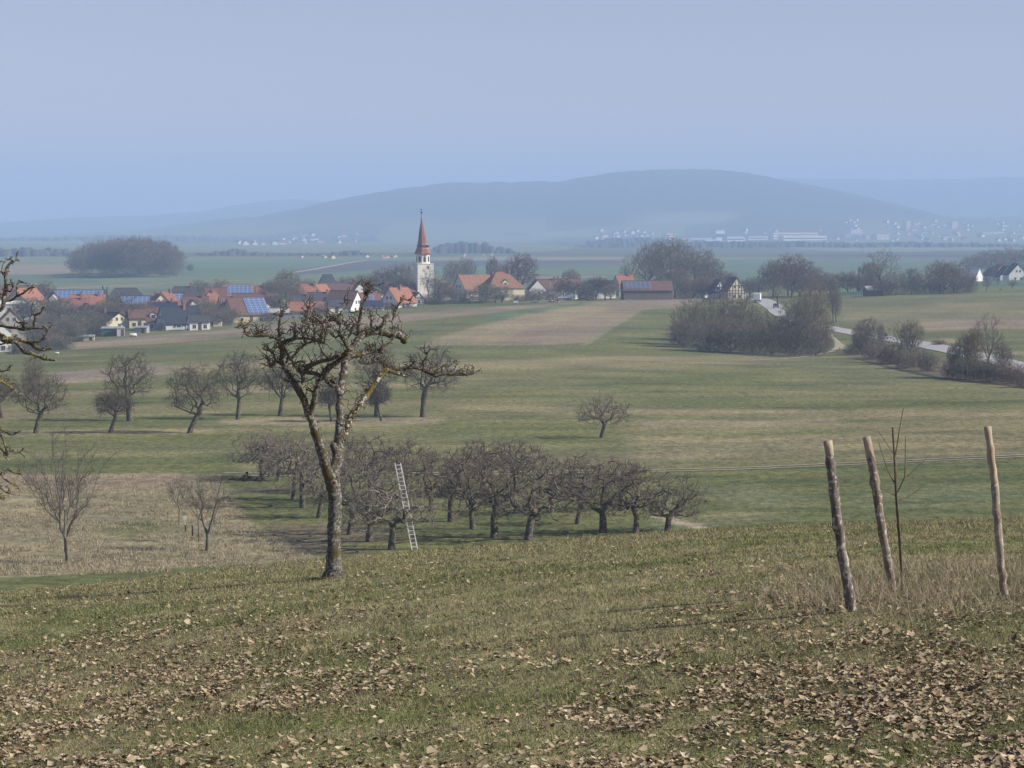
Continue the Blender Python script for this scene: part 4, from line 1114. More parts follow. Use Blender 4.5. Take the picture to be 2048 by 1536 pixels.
plant("dead_bush", 'shrub2', 'tan', 66, 716, 44, "pale dead bush below the lichened branch on the left", "shrub", None, py=792)

# ------------------------------------------------------------------ far woods and tree lines
def wood(name, px0, px1, Y, top_pts, depth, nmax, label, keys=('round', 'round2', 'shrub'), hue=TW_GREY, dens=1.0):
    """a far wood that reads as one mass: one mesh of many crowns"""
    r = np.random.default_rng(int(px0) + 17)
    T = np.array(top_pts, float)
    Vs = []; Fs = []; base = 0
    cache = {}
    for k in keys:
        me = PROTO[k][1]
        v = np.zeros(len(me.vertices) * 3, np.float32); me.vertices.foreach_get("co", v); v = v.reshape(-1, 3)
        f = np.zeros(len(me.loops), np.int32); me.loops.foreach_get("vertex_index", f); f = f.reshape(-1, 4)
        keep = r.random(len(f)) < dens
        cache[k] = (v, f[keep])
    for i in range(nmax):
        px = px0 + (px1 - px0) * (i + r.random()) / nmax
        yy = Y + depth * r.random()
        x, y, z = at(px, yy)
        top = np.interp(px, T[:, 0], T[:, 1]) + r.normal() * 2.8
        H = max(slope_of(top) * Y - z, 3.0)
        k = keys[r.integers(len(keys))]; v, f = cache[k]
        W = H * (0.75 + 0.5 * r.random()); a = r.random() * 6.28
        ca, sa = math.cos(a), math.sin(a)
        q = v * np.array([W / EXT[k][0], W / EXT[k][0], H / EXT[k][1]])
        q = np.stack([q[:, 0] * ca - q[:, 1] * sa + x, q[:, 0] * sa + q[:, 1] * ca + y, q[:, 2] + z], 1)
        Vs.append(q); Fs.append(f + base); base += len(q)
    me = mesh_np(name, np.concatenate(Vs), [np.concatenate(Fs)], hue)
    return tag(add(name, me), label, "wood", kind="stuff")
wood("grove", 156, 350, 1500, [(150, 520), (160, 504), (185, 495), (230, 487), (262, 482), (300, 488), (325, 490), (350, 505), (362, 522)], 160, 34, "rounded leafless grove alone in the far field on the left", dens=0.55)
M_WOOD = mat("far_wood", (0.060, 0.070, 0.050), (0.035, 0.042, 0.032), scale=0.02)

def tree_band(name, pts, Y, depth, label, m=M_WOOD, seed=1, lump=0.9, hump=18):
    """far tree line seen as one dark strip: rows of rounded crowns joined in one body"""
    r = np.random.default_rng(seed)
    P = np.array(pts, float); ico = []
    V = []; F = []; base = 0
    px0, px1 = P[0, 0], P[-1, 0]
    step = hump / (Y / FPX) * 0.5
    th = np.linspace(0, math.pi * 0.55, 4); ph = np.linspace(0, 2 * math.pi, 8)[:-1]
    px = px0
    while px < px1:
        top = np.interp(px, P[:, 0], P[:, 1]) + r.normal() * lump
        for row in range(2):
            yy = Y + depth * r.random()
            x, y, z = at(px + r.normal() * step * 0.5, yy)
            H = max(slope_of(top) * Y - z, 2.5); R = hump * (0.4 + 0.35 * r.random())
            cz = z + H - R * 0.8
            ring = [[x, y, z + H]]
            for t in th[1:]:
                for p in ph:
                    j = 0.85 + 0.3 * r.random()
                    ring.append([x + R * j * math.sin(t) * math.cos(p), y + R * j * math.sin(t) * math.sin(p), cz + R * 0.8 * math.cos(t) * j])
            for p in ph: ring.append([x + R * math.cos(p), y + R * math.sin(p), z - 1])
            k = len(ph)
            V += ring
            for q in range(k): F.append((base, base + 1 + q, base + 1 + (q + 1) % k, base + 1 + (q + 1) % k))
            for lv in range(3):
                for q in range(k):
                    a = base + 1 + lv * k
                    F.append((a + q, a + k + q, a + k + (q + 1) % k, a + (q + 1) % k))
            base += len(ring)
        px += step
    F = np.array(F); tri = F[:, 2] == F[:, 3]
    me = mesh_np(name, np.array(V), [F[~tri], F[tri][:, :3]], m)
    return tag(add(name, me), label, "wood", kind="stuff")
tree_band("far_wood", [(-300, 498), (0, 500), (60, 498), (120, 501), (160, 503), (200, 508)], 2600, 200, "dark far wood at the left edge behind the brown field", seed=3, hump=9, lump=1.6)
tree_band("far_wood", [(-300, 480), (100, 476), (250, 471), (420, 474), (560, 480), (700, 486), (760, 490)], 5200, 500, "hazy blue belt of far forest across the left plain", seed=4, hump=16, lump=1.2)
tree_band("tree_line", [(400, 512), (430, 504), (470, 500), (500, 505), (560, 511), (600, 508), (640, 512), (700, 503), (740, 510)], 2700, 120, "hazy line of far trees left of the church spire", seed=5, hump=7, lump=1.8)
tree_band("tree_line", [(862, 505), (880, 492), (920, 486), (960, 487), (1000, 496), (1030, 505)], 2900, 120, "hazy clump of far trees right of the church spire", seed=6, hump=8, lump=2.2)
tree_band("tree_line", [(1160, 492), (1250, 484), (1400, 484), (1560, 484), (1750, 487), (1850, 486), (2100, 490)], 3700, 200, "hazy tree line in front of the far town", seed=7, hump=9, lump=1.2)
tree_band("tree_line", [(1180, 484), (1230, 476), (1300, 474), (1340, 480)], 4200, 200, "blue wooded rise left of the far works", seed=8, hump=10, lump=1.4)
plant("bare_tree", 'round', 'dark', 380, 529, 15, "single small tree in the far field right of the grove", "tree", None, py=546)

# ------------------------------------------------------------------ village houses
R_RED = (0.26, 0.115, 0.080); R_ORG = (0.33, 0.150, 0.095); R_BRN = (0.17, 0.095, 0.078); R_DRK = (0.070, 0.068, 0.075); R_BLK = (0.035, 0.045, 0.060)
W_WHT = (0.74, 0.73, 0.68); W_CRM = (0.66, 0.60, 0.42); W_GRY = (0.42, 0.42, 0.40); W_OCH = (0.52, 0.43, 0.27); W_WOOD = (0.16, 0.13, 0.10); W_BLU = (0.50, 0.54, 0.58)
_mc = {}
def cmat(kind, c):
    k = (kind, c)
    if k not in _mc:
        if kind == 'roof':
            _mc[k] = mat("roof_tiles", c, tuple(v * 0.5 for v in c), scale=1.1, stretch=(1, 1, 3), rough=0.9, detail=8, thr=(0.3, 0.62))
        else:
            _mc[k] = mat("render_wall", c, tuple(v * 0.86 for v in c), scale=0.7, rough=0.9)
    return _mc[k]
M_PANE = mat("window_glass", (0.035, 0.045, 0.06), (0.025, 0.03, 0.04), rough=0.15, spec=0.5)
M_WFRAME = mat("window_frame_white", (0.7, 0.7, 0.68), (0.6, 0.6, 0.58))
M_DOOR = mat("door_brown", (0.12, 0.08, 0.06), (0.08, 0.05, 0.04))
M_CHIM = mat("chimney_brick", (0.25, 0.15, 0.12), (0.17, 0.11, 0.09))
def solar_mat(c=(0.070, 0.120, 0.25), g=(0.42, 0.45, 0.52)):
    m = bpy.data.materials.new("solar_panel"); m.use_nodes = True; nt = m.node_tree; b = nt.nodes["Principled BSDF"]
    tc = nt.nodes.new("ShaderNodeTexCoord"); br = nt.nodes.new("ShaderNodeTexBrick")
    br.offset = 0.0; br.inputs["Color1"].default_value = (*c, 1); br.inputs["Color2"].default_value = (c[0] * 1.15, c[1] * 1.12, c[2] * 1.08, 1)
    br.inputs["Mortar"].default_value = (*g, 1); br.inputs["Scale"].default_value = 1.0; br.inputs["Mortar Size"].default_value = 0.06
    br.inputs["Brick Width"].default_value = 1.7; br.inputs["Row Height"].default_value = 1.15
    nt.links.new(tc.outputs["Object"], br.inputs["Vector"]); nt.links.new(br.outputs["Color"], b.inputs["Base Color"])
    b.inputs["Roughness"].default_value = 0.3
    return m
M_SOLAR = solar_mat()
M_SOLAR_GR = solar_mat((0.06, 0.075, 0.12), (0.30, 0.32, 0.37))
M_SOLAR_DK = mat("dark_solar_sheet", (0.030, 0.045, 0.085), (0.02, 0.03, 0.06), scale=0.8, rough=0.35)

_wm = MB(); _wm.box(-0.5, 0.5, -0.06, 0.06, 0, 1, 0)
WIN_FRAME = _wm.mesh("window_frame", M_WFRAME)
_wp = MB()
_wp.box(-0.42, -0.03, -0.08, -0.05, 0.07, 0.93, 0); _wp.box(0.03, 0.42, -0.08, -0.05, 0.07, 0.93, 0)
WIN_PANE = _wp.mesh("window_pane", M_PANE)

def house(px, top, Y, yaw, g, l, rh, wall, roof, label, name="house", cat="house", ov=0.45, chim=(0.25,), solar=None, win=2, swin=3, hip=0.0, dorm=0, zdrop=0.0, group="houses of the village", timber=False, door=True, solar_m=None, skyl=0, floors=None):
    x, y, z = at(px, Y)
    z -= 0.6
    H = slope_of(top) * y - z
    wh = H - rh
    if wh < 2.2:
        rh = min(rh, H * 0.55); wh = H - rh
    root = empty(name, (x, y, z), label, cat, group, rz=math.radians(yaw))
    wm = cmat('wall', wall); rm = cmat('roof', roof)
    # walls with gables
    b = MB(); g2, l2 = g / 2, l / 2; hx = l2 - hip * g2 * 0.98
    if hip <= 0:
        b.prism([(-g2, 0), (g2, 0), (g2, wh), (0, H - 0.02), (-g2, wh)], -l2, l2, 0, 'x')
    else:
        b.box(-l2, l2, -g2, g2, 0, wh + 0.02)
    b.build("wall", wm, root)
    rb = MB(); sl = rh / g2; e = ov; t = 0.16
    if hip <= 0:
        for s in (-1, 1):
            rb.prism([(0, H + 0.12), (s * (g2 + e), wh - e * sl + 0.12), (s * (g2 + e), wh - e * sl + 0.12 + t), (0, H + 0.12 + t)], -l2 - e * 0.6, l2 + e * 0.6, 0, 'x')
        rb.tube([(-l2 - e * 0.6, 0, H + 0.30), (l2 + e * 0.6, 0, H + 0.30)], 0.14, 6)
    else:
        E = [(-l2 - e, -g2 - e, wh), (l2 + e, -g2 - e, wh), (l2 + e, g2 + e, wh), (-l2 - e, g2 + e, wh)]
        A = (-hx, 0, H); B = (hx, 0, H)
        rb.poly([E[0], E[1], B, A]); rb.poly([E[1], E[2], B]); rb.poly([E[2], E[3], A, B]); rb.poly([E[3], E[0], A]); rb.poly(E[::-1])
        rb.tube([A, B], 0.14, 6)
    ro = rb.build("roof", rm, root)
    c, s_ = math.cos(math.radians(yaw)), math.sin(math.radians(yaw))
    near_y = -1 if c > 0 else 1           # long side facing the camera
    near_x = -1 if s_ > 0 else 1          # gable facing the camera
    for i, cx in enumerate(chim):
        cb = MB(); cb.box(-0.35, 0.35, -0.35, 0.35, -1.2, 1.1); cb.box(-0.42, 0.42, -0.42, 0.42, 1.1, 1.25); 
        cb.build("chimney", M_CHIM, ro, loc=(cx * l, 0.6 * near_y, H + 0.1))
    if solar:
        a0, a1, t0, t1 = solar
        L_ = math.hypot(g2, rh)
        sb = MB(); sb.box(0, (a1 - a0) * l, 0, (t1 - t0) * L_, 0, 0.08)
        so = sb.build("solar_panel", solar_m or M_SOLAR, ro)
        ang = math.atan2(rh, g2)
        so.rotation_euler = (ang, 0, 0 if near_y < 0 else math.pi)
        yy = -g2 * (1 - t0); zz = wh + rh * t0
        off = 0.36
        if near_y < 0: so.location = (-l2 + a0 * l, yy - off * math.sin(ang), zz + off * math.cos(ang))
        else: so.location = (l2 - a0 * l, -yy + off * math.sin(ang), zz + off * math.cos(ang))
    def window(lx, ly, lz, rot, w=1.1, h=1.3, par=root):
        f = add("window", WIN_FRAME, par, (lx, ly, lz)); f.rotation_euler = (0, 0, rot); f.scale = (w, 1, h)
        add("pane", WIN_PANE, f)
        return f
    gr = -math.pi / 2 if near_x < 0 else math.pi / 2
    sr = 0 if near_y < 0 else math.pi
    fl = floors if floors is not None else max(1, int(wh / 2.7))
    if abs(s_) > 0.25 and win:
        for f_ in range(fl):
            for k in range(win):
                window(near_x * (l2 + 0.03), (k - (win - 1) / 2) * g * 0.62 / max(win, 1) * (1 if win > 1 else 0), 1.0 + f_ * 2.7, gr)
        if hip <= 0 and rh > 2.8:
            for k in (-1, 1): window(near_x * (l2 + 0.03), k * 0.9, wh + rh * 0.22, gr, 0.9, 1.2)
    if abs(c) > 0.25 and swin:
        for f_ in range(fl):
            for k in range(swin):
                if f_ == 0 and door and k == swin // 2: continue
                window((k - (swin - 1) / 2) * l * 0.8 / swin, near_y * (g2 + 0.03), 1.0 + f_ * 2.7, sr)
        if door:
            db = MB(); db.box(-0.5, 0.5, -0.06, 0.06, 0, 2.1); d = db.build("door", M_DOOR, root, (0 if swin % 2 else l * 0.4 / swin * -1, near_y * (g2 + 0.03), 0.6)); d.rotation_euler = (0, 0, sr)
    if dorm:
        for k in range(dorm):
            dx = (k - (dorm - 1) / 2) * min(4.0, l * 0.7 / dorm)
            zz = wh + rh * 0.12; yy = near_y * g2 * 0.78
            mb = MB(); pr = [(-1.15, 0), (1.15, 0), (1.15, 1.5), (0, 2.5), (-1.15, 1.5)]
            mb.prism(pr, min(0, -near_y * 2.6), max(0, -near_y * 2.6), 0, 'y')
            for s in (-1, 1):
                mb.prism([(0, 2.56), (s * 1.35, 1.38), (s * 1.35, 1.5), (0, 2.7)], min(near_y * 0.2, -near_y * 2.6), max(near_y * 0.2, -near_y * 2.6), 1, 'y')
            d = mb.build("dormer", [wm, rm], ro, (dx, yy, zz))
            window(0, near_y * 0.03, 0.45, sr, 1.2, 1.0, d)
    for k in range(skyl):
        ang = math.atan2(rh, g2)
        sb = MB(); sb.box(-0.5, 0.5, -0.6, 0.6, 0, 0.12)
        so = sb.build("skylight", mat_sky, ro); so.rotation_euler = (ang if near_y < 0 else -ang, 0, 0)
        so.location = ((k - (skyl - 1) / 2) * 1.8, near_y * g2 * 0.5, wh + rh * 0.5 + 0.34)
    if timber:
        tb = MB()
        xx = near_x * (l2 + 0.05)
        a, b_ = min(xx, xx + near_x * 0.05), max(xx, xx + near_x * 0.05)
        for zz in (0.4, 2.7, wh, wh + rh * 0.4): 
            w = g2 if zz <= wh else g2 * (1 - (zz - wh) / rh)
            tb.box(a, b_, -w, w, zz, zz + 0.22)
        for k in np.linspace(-0.85, 0.85, 6):
            tb.box(a, b_, k * g2 - 0.1, k * g2 + 0.1, 0.4, wh + rh * (1 - abs(k)) * 0.9)
        tb.build("timber_frame", mat_timber, root)
    return root
mat_sky = mat("skylight_glass", (0.35, 0.40, 0.48), (0.28, 0.33, 0.4), rough=0.2, spec=0.5)
mat_timber = mat("dark_timber", (0.07, 0.055, 0.045), (0.05, 0.04, 0.03))

# px, ridge row, distance, yaw, gable width, length, roof height, wall, roof, label, extras
HOUSES = [
    (-2, 640, 545, 105, 5.5, 8, 2.5, W_WHT, R_BRN, "tall narrow white house at the left edge with a brick plinth", dict(chim=())),
    (22, 619, 640, 104, 8, 12, 4.0, (0.40, 0.37, 0.30), R_RED, "hipped red brown house with a weathered beige gable on the left edge", dict(chim=())),
    (20, 604, 800, 8, 8, 18, 0.8, W_WHT, W_WHT, "white flat roofed building between the dark trees and the left edge", dict(chim=(), ov=0.2)),
    (52, 578, 850, 70, 9, 14, 4.5, W_OCH, R_ORG, "bright orange roof slope behind the white flat roofed building", dict(win=0)),
    (30, 572, 930, 10, 11, 24, 4.5, W_GRY, R_BRN, "dull brown roof furthest back at the left edge", dict(swin=0)),
    (107, 586, 860, 110, 4, 6, 2.2, W_WHT, R_BRN, "small white gable alone between dark trees", dict(win=0, chim=())),
    (158, 581, 880, 6, 12, 20, 5.0, W_OCH, R_DRK, "long barn roof covered with blue solar panels left of the conifers", dict(solar=(0.02, 0.98, 0.1, 0.98), swin=0, chim=())),
    (176, 590, 850, 10, 9, 13, 3.8, W_OCH, R_ORG, "orange roofed house in front of the long solar barn", dict(chim=(0.3, -0.2))),
    (148, 598, 835, 12, 8, 11, 3.2, W_OCH, R_RED, "duller red roof left of the orange one before the solar barn", dict(swin=0)),
    (172, 608, 790, 110, 5, 7, 2.5, W_CRM, R_BRN, "tiny cream gable in the trees below the red roofs", dict(win=0, chim=())),
    (252, 576, 930, 8, 12, 16, 4.6, W_GRY, R_DRK, "dark grey hipped barn behind the thicket", dict(hip=0.6, swin=0, chim=())),
    (272, 593, 860, 4, 9, 12, 3.6, W_GRY, R_DRK, "low roof with small blue solar panels left of the white gable with orange roof", dict(solar=(0.0, 0.95, 0.15, 0.95), swin=0, chim=())),
    (317, 589, 830, 112, 6.5, 9, 3.6, W_CRM, R_RED, "cream triangular gable under a red roof, middle of the left group", dict(win=1, chim=(0.3,))),
    (332, 585, 850, 75, 8, 9, 4.0, W_OCH, R_RED, "red side roof just right of the cream triangular gable", dict(win=0)),
    (327, 604, 775, 4, 9, 11.5, 3.6, W_OCH, R_ORG, "orange edged roof filled with dark solar sheets above the two dormers", dict(solar=(0.06, 0.94, 0.05, 0.92), solar_m=M_SOLAR_DK, swin=0)),
    (222, 626, 700, 128, 9, 11, 4.6, W_CRM, R_DRK, "cream house with an uneven sloping gable behind the big limbed tree", dict(win=1)),
    (278, 620, 700, 14, 7, 6.5, 2.4, W_CRM, R_BRN, "cream two storey house with dark windows and a red brown roof", dict(chim=(), swin=3)),
    (317, 616, 680, 4, 8, 6.5, 3.8, W_WHT, R_BRN, "house with two white gabled dormers beside the blue grey gable", dict(dorm=2, chim=())),
    (359, 614, 675, 32, 7.5, 12, 4.6, W_BLU, R_BLK, "slate roofed house with a shaded blue grey gable facing the field", dict(win=1, swin=3, chim=(0.1,))),
    (397, 632, 665, 16, 6, 6, 1.6, W_WHT, R_DRK, "low grey white outbuilding behind the forked tree", dict(chim=())),
    (430, 637, 690, 4, 5, 4.2, 0.8, W_CRM, R_DRK, "small cream garage between the outbuilding and the solar barn", dict(chim=(), swin=2)),
    (367, 573, 930, 6, 10, 12, 4.4, W_GRY, R_DRK, "dark barn roof behind the left group, right of the blue panels", dict(hip=0.4, swin=0)),
    (347, 587, 870, 8, 8, 9, 3.2, W_GRY, R_DRK, "roof with pale blue solar panels in front of the dark barn", dict(solar=(0.0, 0.9, 0.1, 0.9), swin=0, chim=())),
    (424, 582, 830, 20, 9.5, 9, 5.0, W_OCH, R_ORG, "large bright orange hipped roof above the olive brown tree", dict(hip=0.7, chim=(0.0,), swin=0)),
    (432, 576, 860, 8, 9, 8, 4.0, W_GRY, R_BRN, "dark ridge showing just over the big orange hipped roof", dict(swin=0, chim=())),
    (392, 594, 810, 8, 8, 9, 3.2, W_OCH, R_BRN, "brown roof left of the big orange hipped roof", dict(swin=0)),
    (477, 571, 900, 6, 11, 12, 4.8, W_OCH, R_ORG, "orange barn roof with a bright blue block of solar panels", dict(solar=(0.1, 0.95, 0.28, 0.97), swin=0, chim=())),
    (458, 595, 800, 20, 7, 7, 3.0, W_CRM, R_BRN, "cream gable peeping above the tilted solar roof", dict(win=1, swin=0)),
    (511, 588, 840, 5, 9, 17, 3.6, W_GRY, R_BRN, "long dark brown ridge behind the tilted solar roof", dict(swin=0)),
    (491, 597, 725, 24, 13, 12, 5.0, W_OCH, R_BRN, "barn whose right roof half is a large blue tilted solar field", dict(solar=(0.42, 1.0, 0.02, 0.99), swin=3, chim=())),
    (529, 607, 770, 118, 6.5, 6, 3.2, W_WHT, R_RED, "small white gable under a dark red roof right of the tilted solar field", dict(win=1)),
    (550, 619, 740, 6, 5, 9, 1.0, W_WOOD, W_GRY, "weathered grey shed with a light flat roof beside the small white gable", dict(swin=0, chim=())),
    (522, 573, 930, 8, 7, 4, 3.0, W_OCH, R_RED, "little reddish hut beyond the long dark ridge", dict(swin=0)),
    (613, 569, 860, 12, 8, 6.5, 5.0, W_OCH, R_ORG, "steep orange roof slab, left one of the orange twin roofs", dict(swin=0, chim=(-0.4, 0.45))),
    (641, 570, 865, 60, 7, 7, 3.6, W_CRM, R_ORG, "right one of the orange twin roofs with a cream wall below", dict(chim=())),
    (655, 550, 1000, 62, 9, 7, 6.5, W_GRY, R_BLK, "steep black triangular roof standing up behind the village", dict(win=0, swin=0, chim=())),
    (602, 591, 815, 4, 8, 9.5, 3.2, W_GRY, R_DRK, "slate dark roof left of the cream gable", dict(swin=0)),
    (642, 586, 820, 14, 9, 9, 3.6, W_GRY, R_DRK, "slate dark roof with a cross gable below the orange twin roofs", dict(swin=0)),
    (612, 605, 765, 3, 9, 12, 3.2, W_GRY, R_ORG, "long low orange roof over a grey shed at the field edge", dict(swin=0, chim=())),
    (655, 597, 785, 112, 3.6, 6, 2.0, W_CRM, R_BRN, "narrow cream gable between the dark roofs and the big maroon roof", dict(win=1, chim=())),
    (686, 567, 930, 4, 11, 17, 4.6, W_GRY, R_BRN, "long maroon roof behind with its ridge running to the tall white gable", dict(swin=0)),
    (688, 583, 775, 156, 10, 10.5, 5.4, W_WHT, R_BRN, "big maroon roofed house with a bright white gable to the right", dict(win=2, swin=2, chim=())),
    (718, 565, 890, 105, 6.5, 7, 4.2, W_WHT, R_RED, "tall bright white gable standing behind the maroon roofed house", dict(win=0, chim=())),
    (734, 587, 800, 10, 9, 8, 3.8, W_WHT, R_RED, "red roof with a small blue solar patch right of the white gable", dict(solar=(0.55, 0.8, 0.3, 0.8), swin=0, chim=())),
    (744, 603, 765, 8, 6.5, 7.6, 2.6, W_WHT, R_BRN, "low white building with near black solar roof by the field", dict(solar=(0.0, 1.0, 0.1, 1.0), solar_m=M_SOLAR_DK, swin=2, chim=(), floors=1)),
    (763, 588, 830, 12, 8, 8, 3.6, W_WHT, R_BRN, "maroon roof with three tiny skylights left of the blue shaded gable", dict(skyl=3, swin=0)),
    (797, 577, 790, 52, 8.2, 10, 4.8, W_WHT, R_ORG, "white house with a shaded gable, two windows and an orange roof near the church", dict(win=2, swin=2, chim=(0.0,))),
    (830, 586, 830, 122, 5.0, 6, 3.0, W_WHT, R_BRN, "small half timbered gable right of the orange roofed white house", dict(timber=True, win=1, chim=())),
    (892, 569, 930, 6, 8, 6, 3.0, W_OCH, R_RED, "low reddish roof behind the tree right of the church", dict(swin=0, chim=())),
    (952, 551, 880, 38, 10.5, 17, 6.0, W_WHT, (0.27, 0.145, 0.098), "big farmhouse with a shaded grey gable and a long orange brown roof", dict(win=2, swin=4, chim=(0.45,))),
    (1003, 544, 850, 18, 13, 14, 6.0, W_CRM, (0.28, 0.15, 0.10), "hipped orange farmhouse wing with one pale dormer", dict(hip=0.75, dorm=1, chim=(0.2,), swin=4)),
    (1072, 561, 870, 100, 6.6, 7, 3.6, W_WHT, R_BRN, "pale pyramid shaped gable standing over the garden shrubs", dict(win=0, chim=(), ov=0.1)),
    (1096, 560, 900, 6, 9, 10, 3.4, W_GRY, R_BRN, "dark brown roof right of the pale pyramid gable", dict(swin=0)),
    (1130, 559, 905, 6, 9, 12, 3.4, W_WHT, R_BRN, "dark brown roof with a bright chimney, right of its twin", dict(swin=0, chim=(-0.25,))),
    (1143, 564, 890, 80, 4, 6, 2.4, W_WHT, R_DRK, "narrow blue white gable among the dark trees", dict(win=0, chim=())),
    (384, 601, 800, 108, 5.5, 7, 2.8, W_WHT, R_BRN, "little white gable above the slate roof's right end", dict(win=1, chim=())),
    (449, 606, 790, 112, 6, 7, 3.2, W_WHT, R_RED, "white gable with a red roof left of the tilted solar field", dict(win=1)),
    (566, 594, 860, 106, 5.5, 7, 3.0, W_WHT, R_DRK, "white gable under a dark roof left of the orange twin roofs", dict(win=1, chim=())),
    (591, 585, 900, 20, 7, 8, 3.2, W_CRM, R_RED, "small red roof just left of the orange twin roofs", dict(swin=0)),
    (672, 600, 770, 10, 5, 5, 2.0, W_WHT, R_DRK, "tiny white annex against the maroon roofed house", dict(swin=1, chim=())),
    (779, 570, 930, 108, 6, 8, 3.4, W_OCH, R_RED, "brown red roof among trees above the three tiny skylights", dict(win=1)),
    (240, 612, 780, 14, 7, 8, 3.0, W_WHT, R_BRN, "house with a brown roof behind the cream uneven gable", dict(chim=(0.2,))),
    (128, 606, 810, 20, 7, 9, 3.2, W_WHT, R_RED, "red roof half sunk in the left thicket below the long solar barn", dict(swin=0)),
    (1205, 563, 900, 16, 7, 9, 3.0, W_WHT, R_DRK, "dark roof almost hidden by the darkest village trees", dict(swin=0, chim=())),
    (1248, 551, 950, 14, 9, 7, 3.4, W_OCH, R_ORG, "orange roofed house peeping over the solar barn's left end", dict(swin=0)),
    (1293, 563, 850, 4, 10, 18.5, 3.2, W_WOOD, R_BRN, "long wooden barn with solar panels on the left half of its roof", dict(solar=(0.0, 0.56, 0.08, 0.95), solar_m=M_SOLAR_GR, swin=0, chim=())),
    (1396, 566, 890, 70, 8, 9, 4.0, W_WHT, R_DRK, "white gable almost hidden by the reddish tree", dict(win=1)),
    (1436, 560, 860, 100, 6, 8, 4.6, W_WHT, R_BRN, "left one of two half timbered gables behind the hedge", dict(timber=True, win=1, chim=())),
    (1466, 556, 850, 104, 7, 9, 4.8, W_CRM, R_BRN, "right, brighter one of two half timbered gables behind the hedge", dict(timber=True, win=2, chim=())),
    (1746, 574, 850, 8, 6, 6.2, 1.2, W_WOOD, W_GRY, "dark garden shed with a pale roof at the green netting fence", dict(swin=0, chim=(), name="garden_shed", cat="shed")),
    (1876, 538, 910, 70, 8, 8, 4, W_WHT, R_RED, "red roof peeking out of the right hand hedge", dict(win=0)),
    (1945, 537, 1160, 140, 7, 8, 4.0, W_WHT, W_BLU, "pale blue roofed house left of the white gable row", dict(win=0, chim=())),
    (1983, 537, 1200, 97, 9, 9, 5.0, W_WHT, R_BLK, "first white gable house of the row on the right, counted from the left", dict(win=0, chim=())),
    (1998, 530, 1190, 97, 9.5, 9, 5.6, W_WHT, R_RED, "white gable house with the red roof in the row on the right", dict(win=0, chim=())),
    (2010, 533, 1180, 97, 8.5, 9, 5.2, W_WHT, R_BLK, "third white gable house of the row on the right", dict(win=0, chim=())),
    (2030, 528, 1165, 97, 10, 10, 5.4, W_WHT, R_BLK, "largest white gable house at the right edge with dark windows", dict(win=2, chim=())),
    (2062, 533, 1165, 104, 9.5, 10, 5.0, W_WHT, R_BLK, "dark roofed house cut by the right edge behind the largest white gable", dict(win=2, chim=())),
]
for hs in HOUSES:
    px, top, Y, yaw, g, l, rh, wl, rf, lab, ex = hs
    ex = dict(ex)
    house(px, top, Y, yaw, g, l, rh, wl, rf, lab, **ex)

